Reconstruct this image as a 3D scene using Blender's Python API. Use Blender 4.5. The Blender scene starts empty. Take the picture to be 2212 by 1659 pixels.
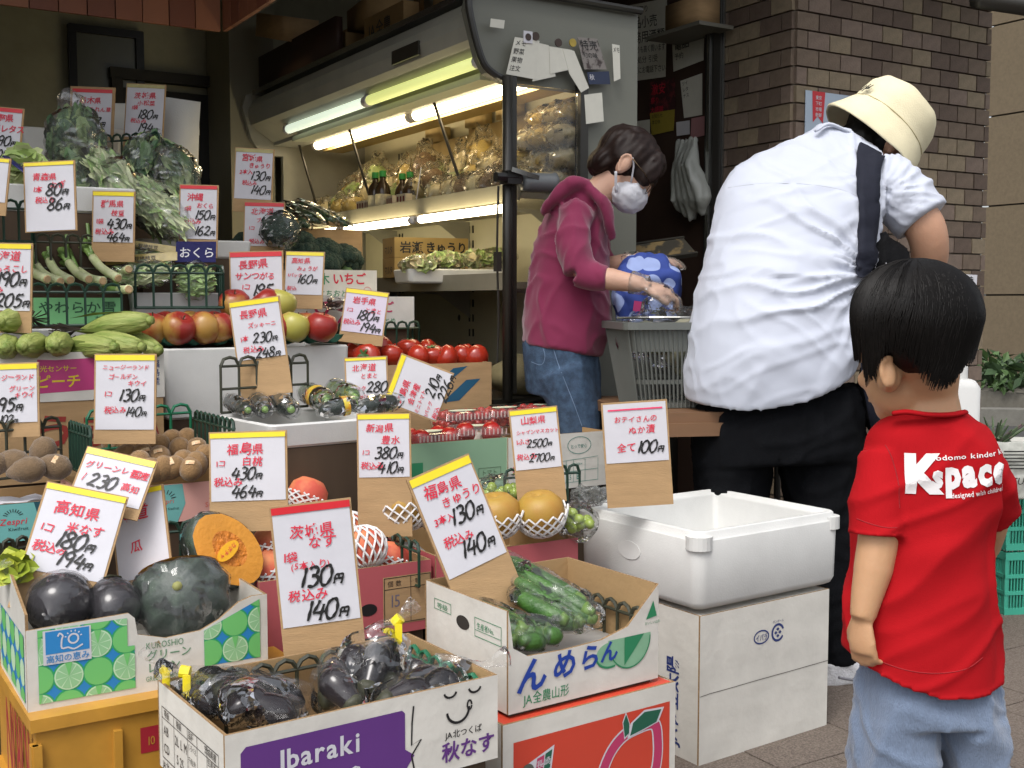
import bpy, math, random
import numpy as np
from mathutils import Vector, Matrix, noise
R = math.radians
rnd = random.Random(7)
SC = bpy.context.scene
COL = SC.collection
# ---------------------------------------------------------------- camera
CAMH, PITCH, F, CX, CY = 1.05, 4.13, 2488.5, 1106.0, 829.5
cd = bpy.data.cameras.new('camera'); cam = bpy.data.objects.new('camera', cd); COL.objects.link(cam)
cam.location = (0, 0, CAMH); cam.rotation_euler = (R(90 - PITCH), 0, 0)
cd.sensor_width = 36; cd.lens = 36 * F / 2212; cd.clip_end = 600; cd.clip_start = .05
SC.camera = cam
# ---------------------------------------------------------------- light
w = bpy.data.worlds.new('World'); SC.world = w; w.use_nodes = True
nt = w.node_tree; nt.nodes.clear()
sky = nt.nodes.new('ShaderNodeTexSky'); sky.sky_type = 'NISHITA'; sky.sun_disc = False
SUN_EL, SUN_AZ = 58, 205
sky.sun_elevation = R(SUN_EL); sky.sun_rotation = R(SUN_AZ); sky.dust_density = 4; sky.air_density = 1.0
hs = nt.nodes.new('ShaderNodeHueSaturation'); hs.inputs['Saturation'].default_value = .28
bg = nt.nodes.new('ShaderNodeBackground'); bg.inputs['Strength'].default_value = .13
wo = nt.nodes.new('ShaderNodeOutputWorld')
nt.links.new(sky.outputs[0], hs.inputs['Color']); nt.links.new(hs.outputs[0], bg.inputs[0]); nt.links.new(bg.outputs[0], wo.inputs[0])
sl = bpy.data.lights.new('sun', 'SUN'); sl.energy = .7; sl.angle = R(25); sl.color = (1, .97, .93)
so = bpy.data.objects.new('sun', sl); COL.objects.link(so); so.location = (-2, -4, 8)
_a = R(SUN_AZ); _e = R(SUN_EL)
_d = Vector((math.sin(_a) * math.cos(_e), math.cos(_a) * math.cos(_e), math.sin(_e)))
so.rotation_euler = _d.to_track_quat('Z', 'Y').to_euler()
SC.view_settings.view_transform = 'Standard'; SC.view_settings.look = 'None'
SC.view_settings.exposure = 0.95; SC.view_settings.gamma = 1; SC.view_settings.use_curve_mapping = False
SC.cycles.transparent_max_bounces = 24; SC.cycles.max_bounces = 8; SC.cycles.use_denoising = True
SC.cycles.sample_clamp_indirect = 4
# ---------------------------------------------------------------- geometry helpers
cp, sp = math.cos(R(PITCH)), math.sin(R(PITCH))
def ray(px, py):
    a, b = (px - CX) / F, (CY - py) / F
    return Vector((a, cp + b * sp, -sp + b * cp))
def at(px, py, Y):                       # world point seen at a photo point, Y metres in front
    d = ray(px, py); return Vector((0, 0, CAMH)) + d * (Y / d.y)
def atz(px, py, z):
    d = ray(px, py); return Vector((0, 0, CAMH)) + d * ((z - CAMH) / d.z)
def V(*a): return Vector(a)
def rot(rx=0, ry=0, rz=0):
    return Matrix.Rotation(R(rz), 3, 'Z') @ Matrix.Rotation(R(ry), 3, 'Y') @ Matrix.Rotation(R(rx), 3, 'X')
def lin(h):
    h = h.lstrip('#'); o = []
    for i in (0, 2, 4):
        c = int(h[i:i + 2], 16) / 255
        o.append(c / 12.92 if c <= .04045 else ((c + .055) / 1.055) ** 2.4)
    return (*o, 1)
class MB:
    def __init__(s): s.v = []; s.f = []; s.m = []
    def add(s, vs, fs, m=0):
        n = len(s.v); s.v += [tuple(v) for v in vs]; s.f += [tuple(i + n for i in f) for f in fs]; s.m += [m] * len(fs); return s
    def box(s, c, d, rz=0, m=0, M=None):
        x, y, z = d[0] / 2, d[1] / 2, d[2] / 2
        M = M or Matrix.Rotation(R(rz), 3, 'Z'); c = Vector(c)
        vs = [c + M @ V(a * x, b * y, e * z) for e in (-1, 1) for a, b in ((-1, -1), (1, -1), (1, 1), (-1, 1))]
        return s.add(vs, [(3, 2, 1, 0), (4, 5, 6, 7), (0, 1, 5, 4), (1, 2, 6, 5), (2, 3, 7, 6), (3, 0, 4, 7)], m)
    def tube(s, pts, r, seg=8, caps=True, m=0, sq=1.0, flat=None):
        pts = [Vector(p) for p in pts]; n = len(pts)
        rr = r if isinstance(r, (list, tuple)) else [r] * n
        vs = []; up = None
        for i, p in enumerate(pts):
            t = (pts[min(i + 1, n - 1)] - pts[max(i - 1, 0)]).normalized()
            if up is None:
                up = Vector(flat) if flat else (V(0, 0, 1) if abs(t.z) < .9 else V(0, 1, 0))
            a = t.cross(up); a = a.normalized() if a.length > 1e-6 else t.orthogonal().normalized()
            b = a.cross(t).normalized(); up = b
            for k in range(seg):
                q = 2 * math.pi * k / seg
                vs.append(p + a * (rr[i] * math.cos(q)) + b * (rr[i] * sq * math.sin(q)))
        fs = [(i * seg + k, i * seg + (k + 1) % seg, (i + 1) * seg + (k + 1) % seg, (i + 1) * seg + k) for i in range(n - 1) for k in range(seg)]
        if caps: fs += [tuple(range(seg))[::-1], tuple(range((n - 1) * seg, n * seg))]
        return s.add(vs, fs, m)
    def lathe(s, prof, seg=16, c=(0, 0, 0), M=None, m=0, sx=1, sy=1):
        M = M or Matrix.Identity(3); c = Vector(c); vs = []
        for r, z in prof:
            for k in range(seg):
                q = 2 * math.pi * k / seg
                vs.append(c + M @ V(r * math.cos(q) * sx, r * math.sin(q) * sy, z))
        n = len(prof)
        fs = [(i * seg + k, i * seg + (k + 1) % seg, (i + 1) * seg + (k + 1) % seg, (i + 1) * seg + k) for i in range(n - 1) for k in range(seg)]
        fs += [tuple(range(seg))[::-1], tuple(range((n - 1) * seg, n * seg))]
        return s.add(vs, fs, m)
    def ell(s, c, r, M=None, seg=16, rings=10, m=0):
        if not isinstance(r, (tuple, list)): r = (r, r, r)
        M = M or Matrix.Identity(3); c = Vector(c); vs = [c + M @ V(0, 0, -r[2])]
        for i in range(1, rings):
            q = math.pi * i / rings
            for k in range(seg):
                p = 2 * math.pi * k / seg
                vs.append(c + M @ V(r[0] * math.sin(q) * math.cos(p), r[1] * math.sin(q) * math.sin(p), -r[2] * math.cos(q)))
        vs.append(c + M @ V(0, 0, r[2])); L = len(vs) - 1
        fs = [(0, 1 + (k + 1) % seg, 1 + k) for k in range(seg)]
        for i in range(rings - 2):
            fs += [(1 + i * seg + k, 1 + i * seg + (k + 1) % seg, 1 + (i + 1) * seg + (k + 1) % seg, 1 + (i + 1) * seg + k) for k in range(seg)]
        b = 1 + (rings - 2) * seg
        fs += [(b + k, b + (k + 1) % seg, L) for k in range(seg)]
        return s.add(vs, fs, m)
    def prism(s, poly, O, U, W, N, t, m=(0, 0, 0)):      # outline in (U, W) at O, thickness t away from N
        O, U, W, N = map(Vector, (O, U, W, N)); n = len(poly)
        a = [O + U * x + W * y for x, y in poly]; b = [p - N * t for p in a]
        ccw = U.cross(W).dot(N) > 0
        area = sum(poly[i][0] * poly[(i + 1) % n][1] - poly[(i + 1) % n][0] * poly[i][1] for i in range(n))
        fl = (area > 0) != ccw
        f0 = tuple(range(n)); f1 = tuple(range(n, 2 * n))[::-1]
        if fl: f0, f1 = f0[::-1], f1[::-1]
        base = len(s.v); s.v += [tuple(p) for p in a + b]
        s.f.append(tuple(i + base for i in f0)); s.m.append(m[0])
        s.f.append(tuple(i + base for i in f1)); s.m.append(m[1])
        for i in range(n):
            j = (i + 1) % n; q = (i, i + n, j + n, j)
            if fl: q = q[::-1]
            s.f.append(tuple(k + base for k in q)); s.m.append(m[2])
        return s
    def flat(s, poly, O, U, W, N, h=.001, m=0):
        O, U, W, N = map(Vector, (O, U, W, N))
        vs = [O + U * x + W * y + N * h for x, y in poly]
        n = len(poly); area = sum(poly[i][0] * poly[(i + 1) % n][1] - poly[(i + 1) % n][0] * poly[i][1] for i in range(n))
        f = tuple(range(n))
        if (area > 0) != (U.cross(W).dot(N) > 0): f = f[::-1]
        return s.add(vs, [f], m)
    def loft(s, rings, m=0, caps=True):
        n = len(rings); k = len(rings[0]); vs = [p for r in rings for p in r]
        fs = [(i * k + j, i * k + (j + 1) % k, (i + 1) * k + (j + 1) % k, (i + 1) * k + j) for i in range(n - 1) for j in range(k)]
        if caps: fs += [tuple(range(k))[::-1], tuple(range((n - 1) * k, n * k))]
        return s.add(vs, fs, m)
    def mesh(s, name, mats, smooth=False):
        me = bpy.data.meshes.new(name); me.from_pydata(s.v, [], s.f)
        for mt in (mats if isinstance(mats, (list, tuple)) else [mats]): me.materials.append(mt)
        if any(s.m): me.polygons.foreach_set('material_index', s.m)
        if smooth: me.polygons.foreach_set('use_smooth', [True] * len(me.polygons))
        me.update(); return me
FR = {}
def link(name, data, parent=None, loc=(0, 0, 0), rz=0):
    o = bpy.data.objects.new(name, data); COL.objects.link(o); o.location = loc; o.rotation_euler = (0, 0, rz)
    if parent is not None: o.parent = parent
    return o
def tag(o, label, cat, group=None, kind=None):
    if label: o['label'] = label
    if cat: o['category'] = cat
    if group: o['group'] = group
    if kind: o['kind'] = kind
    return o
def thing(name, label, cat, loc=(0, 0, 0), rz=0, group=None):
    o = link(name, None, None, loc, R(rz)); o.empty_display_size = .05
    FR[o.name] = (Vector(loc), Matrix.Rotation(-R(rz), 3, 'Z'))
    return tag(o, label, cat, group)
def loc_(o, P): l, m = FR[o.name]; return m @ (Vector(P) - l)
def part(name, mb, mats, parent, smooth=False, kind=None, label=None):
    o = link(name, mb.mesh(name, mats, smooth), parent)
    if kind: o['kind'] = kind
    if label: o['label'] = label
    return o
def solo(name, mb, mats, label, cat, loc=(0, 0, 0), rz=0, group=None, smooth=True):
    o = link(name, mb.mesh(name, mats, smooth), None, loc, R(rz)); return tag(o, label, cat, group)
def shape(mb, fn):
    mb.v = [tuple(fn(Vector(v))) for v in mb.v]; return mb
def nz(p, f): return noise.noise(Vector(p) * f)
def cr(pts, n):                                     # smooth curve through points
    pts = [Vector(p) for p in pts]; out = []
    P = [pts[0] * 2 - pts[1]] + pts + [pts[-1] * 2 - pts[-2]]
    m = len(pts) - 1
    for i in range(m):
        for k in range(n):
            t = k / n; a, b, c, d = P[i:i + 4]
            out.append(.5 * ((2 * b) + (c - a) * t + (2 * a - 5 * b + 4 * c - d) * t * t + (3 * b - a - 3 * c + d) * t ** 3))
    return out + [pts[-1]]
def lerp_list(vals, n):
    out = []
    for i in range(len(vals) - 1):
        for k in range(n): out.append(vals[i] + (vals[i + 1] - vals[i]) * k / n)
    return out + [vals[-1]]
def fuse(mb, voxel, smooth=4, fac=.5):              # one continuous skin from overlapping closed shapes
    me = mb.mesh('t', [])
    o = bpy.data.objects.new('t', me); COL.objects.link(o)
    r = o.modifiers.new('r', 'REMESH'); r.mode = 'VOXEL'; r.voxel_size = voxel
    if smooth:
        q = o.modifiers.new('s', 'SMOOTH'); q.iterations = smooth; q.factor = fac
    dg = bpy.context.evaluated_depsgraph_get(); e = o.evaluated_get(dg)
    m2 = bpy.data.meshes.new_from_object(e)
    out = MB(); n = len(m2.vertices); a = np.empty(n * 3); m2.vertices.foreach_get('co', a)
    nn = np.empty(n * 3); m2.vertices.foreach_get('normal', nn)
    out.v = [tuple(x) for x in a.reshape(-1, 3)]; out.f = [tuple(p.vertices) for p in m2.polygons]; out.m = [0] * len(out.f)
    out.n = nn.reshape(-1, 3)
    bpy.data.objects.remove(o); bpy.data.meshes.remove(m2); bpy.data.meshes.remove(me)
    return out
def displace(mb, fn):
    mb.v = [tuple(Vector(v) + Vector(n) * fn(Vector(v), n)) for v, n in zip(mb.v, mb.n)]; return mb
# ---------------------------------------------------------------- materials
MATS = {}
def mat(name, col, rough=.6, var=.12, scale=12, bump=0, bscale=60, spec=.5, metal=0, col2=None, emit=None, trans=0, sss=0, coat=0, stretch=None, sheen=0, detail=4, bdist=.01, thr=None):
    if name in MATS: return MATS[name]
    m = bpy.data.materials.new(name); m.use_nodes = True; n = m.node_tree; N = n.nodes; L = n.links
    b = N['Principled BSDF']
    c1 = lin(col) if isinstance(col, str) else col
    tc = N.new('ShaderNodeTexCoord'); src = tc.outputs['Object']
    if stretch:
        mp = N.new('ShaderNodeMapping'); mp.inputs['Scale'].default_value = stretch; L.new(src, mp.inputs[0]); src = mp.outputs[0]
    if var or col2:
        t = N.new('ShaderNodeTexNoise'); t.inputs['Scale'].default_value = scale; t.inputs['Detail'].default_value = detail; t.inputs['Roughness'].default_value = .6
        L.new(src, t.inputs['Vector'])
        rp = N.new('ShaderNodeValToRGB'); a, z = thr or (.3, .7)
        rp.color_ramp.elements[0].position = a; rp.color_ramp.elements[1].position = z
        if col2: e0, e1 = c1, (lin(col2) if isinstance(col2, str) else col2)
        else: e0 = tuple(x * (1 - var) for x in c1[:3]) + (1,); e1 = tuple(min(1, x * (1 + var * .6)) for x in c1[:3]) + (1,)
        rp.color_ramp.elements[0].color = e0; rp.color_ramp.elements[1].color = e1
        L.new(t.outputs[0], rp.inputs[0]); L.new(rp.outputs[0], b.inputs['Base Color'])
    else: b.inputs['Base Color'].default_value = c1
    b.inputs['Roughness'].default_value = rough; b.inputs['Metallic'].default_value = metal
    b.inputs['Specular IOR Level'].default_value = spec
    if coat: b.inputs['Coat Weight'].default_value = coat
    if sheen: b.inputs['Sheen Weight'].default_value = sheen
    if sss: b.inputs['Subsurface Weight'].default_value = sss; b.inputs['Subsurface Radius'].default_value = (.02, .008, .004)
    if emit: b.inputs['Emission Color'].default_value = lin(emit[0]); b.inputs['Emission Strength'].default_value = emit[1]
    if bump:
        t2 = N.new('ShaderNodeTexNoise'); t2.inputs['Scale'].default_value = bscale; t2.inputs['Detail'].default_value = 5; L.new(src, t2.inputs['Vector'])
        bp = N.new('ShaderNodeBump'); bp.inputs['Strength'].default_value = bump; bp.inputs['Distance'].default_value = bdist
        L.new(t2.outputs[0], bp.inputs['Height']); L.new(bp.outputs[0], b.inputs['Normal'])
    MATS[name] = m; return m
def film(name, tint='#ffffff', haze=.03, rough=.07, scale=22, strength=1.0, fr=1.4, haze_col='#ffffff', dist=.02, lo=.3, hi=2.4):
    if name in MATS: return MATS[name]
    m = bpy.data.materials.new(name); m.use_nodes = True; n = m.node_tree; N = n.nodes; L = n.links; N.clear()
    out = N.new('ShaderNodeOutputMaterial'); tr = N.new('ShaderNodeBsdfTransparent'); tr.inputs[0].default_value = lin(tint)
    gl = N.new('ShaderNodeBsdfGlossy'); gl.inputs['Roughness'].default_value = rough
    df = N.new('ShaderNodeBsdfDiffuse'); df.inputs[0].default_value = lin(haze_col)
    tc = N.new('ShaderNodeTexCoord'); ge = N.new('ShaderNodeNewGeometry')
    def vm(op, a, b=None, v=None, s=None):
        q = N.new('ShaderNodeVectorMath'); q.operation = op; L.new(a, q.inputs[0])
        if b is not None: L.new(b, q.inputs[1])
        if v is not None: q.inputs[1].default_value = v
        if s is not None: q.inputs['Scale'].default_value = s
        return q.outputs[0]
    nzt = N.new('ShaderNodeTexNoise'); nzt.inputs['Scale'].default_value = scale * .7; nzt.inputs['Detail'].default_value = 3; L.new(tc.outputs['Object'], nzt.inputs['Vector'])
    warp = vm('ADD', tc.outputs['Object'], vm('SCALE', vm('SUBTRACT', nzt.outputs['Color'], v=(.5, .5, .5)), s=1.6 / scale))
    vo = N.new('ShaderNodeTexVoronoi'); vo.inputs['Scale'].default_value = scale * 1.5; L.new(warp, vo.inputs['Vector'])
    tilt = vm('SCALE', vm('SUBTRACT', vo.outputs['Color'], v=(.5, .5, .5)), s=1.25 * strength)
    tilt2 = vm('SCALE', vm('SUBTRACT', nzt.outputs['Color'], v=(.5, .5, .5)), s=.8 * strength)
    nn = vm('NORMALIZE', vm('ADD', vm('ADD', ge.outputs['Normal'], tilt), tilt2))
    L.new(nn, gl.inputs['Normal'])
    fn = N.new('ShaderNodeFresnel'); fn.inputs[0].default_value = fr; L.new(nn, fn.inputs['Normal'])
    m1 = N.new('ShaderNodeMixShader'); m1.inputs[0].default_value = haze; L.new(tr.outputs[0], m1.inputs[1]); L.new(df.outputs[0], m1.inputs[2])
    sx_ = N.new('ShaderNodeSeparateColor'); L.new(vo.outputs['Color'], sx_.inputs[0]); mr = N.new('ShaderNodeMapRange'); mr.inputs['From Min'].default_value = .45; mr.inputs['From Max'].default_value = .75; mr.inputs['To Min'].default_value = lo; mr.inputs['To Max'].default_value = hi; L.new(sx_.outputs[0], mr.inputs['Value'])
    if strength < .1: mr.inputs['To Min'].default_value = mr.inputs['To Max'].default_value = 1
    cl = N.new('ShaderNodeMath'); cl.operation = 'MULTIPLY'; cl.use_clamp = True; L.new(fn.outputs[0], cl.inputs[0]); L.new(mr.outputs[0], cl.inputs[1])
    m2 = N.new('ShaderNodeMixShader'); L.new(cl.outputs[0], m2.inputs[0]); L.new(m1.outputs[0], m2.inputs[1]); L.new(gl.outputs[0], m2.inputs[2])
    L.new(m2.outputs[0], out.inputs[0]); MATS[name] = m; return m
# ---------------------------------------------------------------- lettering
GL = {}
_cu = bpy.data.curves.new('glyph', 'FONT'); _cu.size = 1; _cu.resolution_u = 2; _go = bpy.data.objects.new('glyph', _cu)
def glyph(ch, off=0):
    k = (ch, off)
    if k not in GL:
        _cu.body = ch; _cu.offset = off; me = _go.to_mesh()
        vs = [(v.co.x, v.co.y) for v in me.vertices]; fs = [tuple(p.vertices) for p in me.polygons]; _go.to_mesh_clear()
        GL[k] = (vs, fs, (1.0 if ord(ch) > 0x2E80 else (max([v[0] for v in vs] or [.3]) + .06)))
    return GL[k]
def textw(s, size, off=0, sp_=1): return sum(glyph(c, off)[2] for c in s) * size * sp_
def text(mb, fr, s, x, y, size, off=0.0, shear=0, jit=0, sp_=1, h=.001, sx=1.0, ang=0, center=False, vert=False, m=0):
    O, U, W, N = fr
    if center: x -= textw(s, size * sx, off, sp_) / 2
    cx, cy = x, y; ca, sa = math.cos(R(ang)), math.sin(R(ang))
    for c in s:
        vs, fs, adv = glyph(c, off)
        a = R(rnd.uniform(-1, 1) * jit * 12); dy = rnd.uniform(-1, 1) * jit * size * .1; sc = size * (1 + rnd.uniform(-1, 1) * jit * .15)
        out = []
        for gx, gy in vs:
            gx0, gy0 = gx - .5, gy - .38
            qx = gx0 * math.cos(a) - gy0 * math.sin(a); qy = gx0 * math.sin(a) + gy0 * math.cos(a)
            px, py = (qx + .5 + qy * shear) * sc * sx, (qy + .38) * sc + dy
            lx, ly = cx - x + px, cy - y + py
            X, Yv = x + lx * ca - ly * sa, y + lx * sa + ly * ca
            out.append(O + U * X + W * Yv + N * h)
        if U.cross(W).dot(N) < 0: fs = [f[::-1] for f in fs]
        mb.add(out, fs, m)
        if vert: cy -= size * 1.05 * sp_
        else: cx += adv * size * sx * sp_
    return mb
DG = {
 '0': [[(.3, 1), (.08, .8), (.0, .4), (.12, .03), (.36, .02), (.55, .35), (.55, .75), (.42, .98), (.22, .95)]],
 '1': [[(.32, 1), (.28, .6), (.2, .0)]],
 '2': [[(.05, .78), (.2, .98), (.45, .95), (.5, .72), (.3, .4), (.02, .06)], [(.02, .06), (.3, .1), (.62, .02)]],
 '3': [[(.08, .92), (.3, 1), (.52, .88), (.45, .62), (.22, .54)], [(.22, .54), (.5, .48), (.55, .22), (.35, .0), (.05, .05)]],
 '4': [[(.3, 1), (.18, .7), (.0, .38)], [(.0, .38), (.35, .36), (.68, .4)], [(.52, .78), (.46, .4), (.4, -.05)]],
 '5': [[(.16, .95), (.1, .55)], [(.1, .55), (.32, .62), (.52, .45), (.45, .15), (.25, .0), (.02, .06)], [(.16, .96), (.38, .94), (.6, .98)]],
 '6': [[(.45, 1), (.18, .75), (.03, .35), (.12, .04), (.36, .0), (.52, .2), (.42, .45), (.2, .46), (.06, .28)]],
 '7': [[(.05, .82), (.06, .95), (.3, .93), (.58, .97), (.48, .6), (.3, .0)]],
 '8': [[(.5, .86), (.32, 1), (.1, .88), (.16, .65), (.42, .44), (.54, .2), (.35, .0), (.08, .08), (.04, .3), (.28, .52), (.5, .72), (.52, .9)]],
 '9': [[(.52, .8), (.35, 1), (.1, .88), (.06, .62), (.28, .5), (.48, .62), (.54, .85)], [(.54, .85), (.5, .5), (.38, -.03)]],
 '円': [[(.05, .8), (.03, .4), (.0, .0)], [(.05, .8), (.4, .85), (.78, .8), (.76, .4), (.72, .04), (.6, .1)], [(.4, .82), (.4, .6), (.4, .42)], [(.04, .42), (.4, .45), (.76, .42)]],
}
def marker(mb, fr, s, x, y, h, wd=.15, slant=.22, m=0):
    O, U, W, N = fr; k = 0
    for c in s:
        sc = h if c != '円' else h * .55
        if c == '円': x += h * .06
        for st in DG[c]:
            pts = cr([(a, b, 0) for a, b in st], 4 if len(st) > 2 else 2) if len(st) > 2 else [V(a, b, 0) for a, b in st]
            L_, R_ = [], []; n = len(pts); ww = wd * h * (.5 if c != '円' else .36)
            for i, p in enumerate(pts):
                t = (pts[min(i + 1, n - 1)] - pts[max(i - 1, 0)]); t.normalize()
                q = V(-t.y, t.x, 0) * ww * (1 + .25 * math.sin(i * 1.3 + k)) / sc
                for lst, sg in ((L_, 1), (R_, -1)):
                    a = p + q * sg; lst.append(O + U * (x + (a.x + a.y * slant) * sc) + W * (y + a.y * sc) + N * (.0012 + .00012 * (k % 7)))
            fs = [(i, i + 1, n + i + 1, n + i) for i in range(n - 1)]
            if U.cross(W).dot(N) > 0: fs = [f[::-1] for f in fs]
            mb.add(L_ + R_, fs, m); k += 1
        x += {'1': .42, '円': .9}.get(c, .68) * sc
    return mb
def rect(x0, y0, x1, y1): return [(x0, y0), (x1, y0), (x1, y1), (x0, y1)]
def disc(x, y, r, ry=None, n=28, a0=0, a1=360):
    ry = r if ry is None else ry
    return [(x + r * math.cos(R(a0 + (a1 - a0) * i / (n if a1 - a0 >= 360 else n - 1))), y + ry * math.sin(R(a0 + (a1 - a0) * i / (n if a1 - a0 >= 360 else n - 1)))) for i in range(n)]
def pline(mb, fr, pts, wd, h=.001, smooth=0, m=0):
    O, U, W, N = fr
    P = cr([(a, b, 0) for a, b in pts], smooth) if smooth else [V(a, b, 0) for a, b in pts]
    n = len(P); A, B = [], []
    for i, p in enumerate(P):
        t = (P[min(i + 1, n - 1)] - P[max(i - 1, 0)]); t.normalize(); q = V(-t.y, t.x, 0) * wd / 2
        for l, s_ in ((A, 1), (B, -1)):
            a = p + q * s_; l.append(O + U * a.x + W * a.y + N * h)
    fs = [(i, i + 1, n + i + 1, n + i) for i in range(n - 1)]
    if U.cross(W).dot(N) > 0: fs = [f[::-1] for f in fs]
    mb.add(A + B, fs, m)
def frame(mb, fr, x0, y0, x1, y1, wd, h=.001, m=0):
    O, U, W, N = fr
    for p in (rect(x0, y0, x1, y0 + wd), rect(x0, y1 - wd, x1, y1), rect(x0, y0 + wd, x0 + wd, y1 - wd), rect(x1 - wd, y0 + wd, x1, y1 - wd)):
        mb.flat(p, O, U, W, N, h, m)
# shared materials
CB = mat('cardboard_brown', '#a98a63', .85, .14, 9, .15, 90, stretch=(1, 1, 6))
CBI = mat('cardboard_inner', '#a5875e', .9, .12, 7, .12, 80)
CBE = mat('cardboard_cut_edge', '#8f7350', .95, .35, 220)
CBW = mat('white_coated_card', '#cfccc4', .5, .12, 7, .35, 14, bdist=.01)
FOAM = mat('white_polystyrene', '#cdcdca', .6, .07, 9, .22, 260, bdist=.002)
PAPER = mat('paper_white', '#c5c4ca', .7, .03, 20, .1, 25)
PAPERL = mat('paper_lilac', '#c9bfcf', .7, .03, 20)
RED = mat('red_marker_ink', '#cc2740', .6, 0)
BLACK = mat('black_marker_ink', '#141312', .5, 0)
TY = mat('yellow_tape', '#e6d226', .35, .05, 30)
TR = mat('red_tape', '#c9202c', .35, .05, 30)
TP = mat('pink_marker_line', '#e0406a', .6, 0)
BASK = mat('dark_green_plastic', '#1f3a2e', .38, .3, 9)
BASKB = mat('brownish_green_plastic', '#37392c', .42, .3, 9)
FILM = film('clear_bag_film', haze=.02)
SHARD = film('stiff_bag_film', haze=.015, scale=11, strength=1.25, fr=1.55, rough=.08, lo=.2, hi=4.5)
FILMC = film('cling_film', haze=.02, scale=34, strength=.9, rough=.1)
GREY = mat('grey_paint', '#7c7d78', .5, .06, 6)
# ================================================================ setting
YAW = 31.4
SU = V(math.cos(R(YAW)), math.sin(R(YAW)), 0); SV = V(-SU.y, SU.x, 0); UP = V(0, 0, 1)
def sh(a, b, z=0): return SU * a + SV * b + UP * z
def struct(name, mb, mats, smooth=False):
    o = link(name, mb.mesh(name, mats, smooth)); o['kind'] = 'structure'; return o
def slab(name, a0, a1, b0, b1, z0, z1, m, mbo=None):
    mb = MB(); mb.box(sh((a0 + a1) / 2, (b0 + b1) / 2, (z0 + z1) / 2), (a1 - a0, b1 - b0, z1 - z0), YAW)
    return struct(name, mb, m)
# ground
gm = mat('pavement_stone', '#5a4f46', .9, .3, 200, .6, 300, col2='#8c8076', thr=(.4, .78), detail=6)
g = MB(); g.add([(-250, -250, 0), (250, -250, 0), (250, 250, 0), (-250, 250, 0)], [(0, 1, 2, 3)]); struct('ground', g, mat('asphalt', '#3f3f3e', .9, .15, 90, .3, 300))
pav = link('pavement', None); pav['kind'] = 'structure'
mb = MB(); mb.add([sh(-.55, -3, .004), sh(6.3, -3, .004), sh(6.3, 5.0, .004), sh(-.55, 5.0, .004)], [(0, 1, 2, 3)]); part('joint_bed', mb, mat('pavement_joint', '#453c34', .95, .2, 60), pav)
pm = [MB() for _ in range(3)]
nb = 0
stuff_pv = MB()
for i in range(-1, 22):
    for j in range(-10, 17):
        a = .3 * i + (.15 if j % 2 else 0); b = .3 * j
        c = sh(a + .15, b + .15)
        if c.y < .8 or abs(c.x) / max(c.y, .1) > .62: continue
        q = MB(); e = .004; z = .014 + rnd.uniform(-.0015, .0015)
        vis = c.x > .55 and c.y > 1.9 and nb < 290
        q.box(sh(a + .15, b + .15, z / 2 + .003) if not vis else V(0, 0, 0), (.3 - e, .3 - e, z), YAW)
        if vis:
            if nb == 0: pvm = q.mesh('paving_stone', [gm])
            o = link('paving_stone', pvm, pav, sh(a + .15, b + .15, z / 2 + .003)); nb += 1
        else: stuff_pv.add(q.v, q.f)
part('paving_field', stuff_pv, gm, pav, kind='stuff')
# shop shell
dk = mat('shop_plaster_dark', '#a5a28b', .9, .2, 4, .1, 30)
slab('back_wall', -.7, 3.6, 5.62, 5.74, 0, 2.72, dk)
slab('side_wall', -.7, -.58, 2.8, 5.6, 0, 2.72, dk)
slab('ceiling', -.72, 3.6, 2.75, 5.76, 2.722, 2.86, mat('ceiling_board', '#8a867a', .9, .15, 5))
slab('awning_roof', 3.602, 4.6, 2.75, 4.2, 2.5, 2.62, mat('awning_steel', '#3a3530', .7, .1, 5))
#slab('canopy_roof', -.74, 3.6, 1.55, 2.348, 2.74, 2.82, mat('awning_steel', '#3a3530', .7, .1, 5))
slab('niche_wall', 3.25, 3.35, 3.72, 5.6, 0, 2.72, mat('brown_board', '#3d2b22', .7, .2, 6))
slab('cream_pillar', 1.69, 1.9, 5.25, 5.6, 0, 2.72, mat('cream_paint', '#8f8a76', .7, .08, 4))
# dark doorway with its frame, on the back wall
t = thing('doorway', 'dark open doorway with dark wooden frame in the gloomy back wall', 'doorway', sh(1.56, 5.6), YAW)
mb = MB(); mb.box((.03, -.01, 1.02), (.6, .012, 2.04)); part('opening_dark_sheet', mb, mat('opening_shade', '#191713', .6, .1, 5), t)  # dark sheet on the wall; its colour stands in for the unlit opening
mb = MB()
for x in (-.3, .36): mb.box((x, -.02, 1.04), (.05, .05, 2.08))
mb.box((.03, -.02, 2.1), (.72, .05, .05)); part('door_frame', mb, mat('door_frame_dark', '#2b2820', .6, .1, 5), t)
# black framed picture
P = at(243, 130, 4.6)
t = thing('framed_picture', 'thin black picture frame hanging on the dark back wall above the greens', 'picture frame', sh(1.22, 5.6, 1.62), YAW)
mb = MB()
for x in (-.15, .15): mb.box((x, -.015, .33), (.035, .03, .70))
for z in (0, .665): mb.box((0, -.016, z), (.33, .03, .035))
part('frame', mb, mat('black_frame', '#12110f', .4, 0), t)
mb = MB(); mb.box((0, -.006, .33), (.28, .01, .64)); part('print', mb, mat('picture_dim', '#5d5f55', .3, .1, 9), t)
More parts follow.
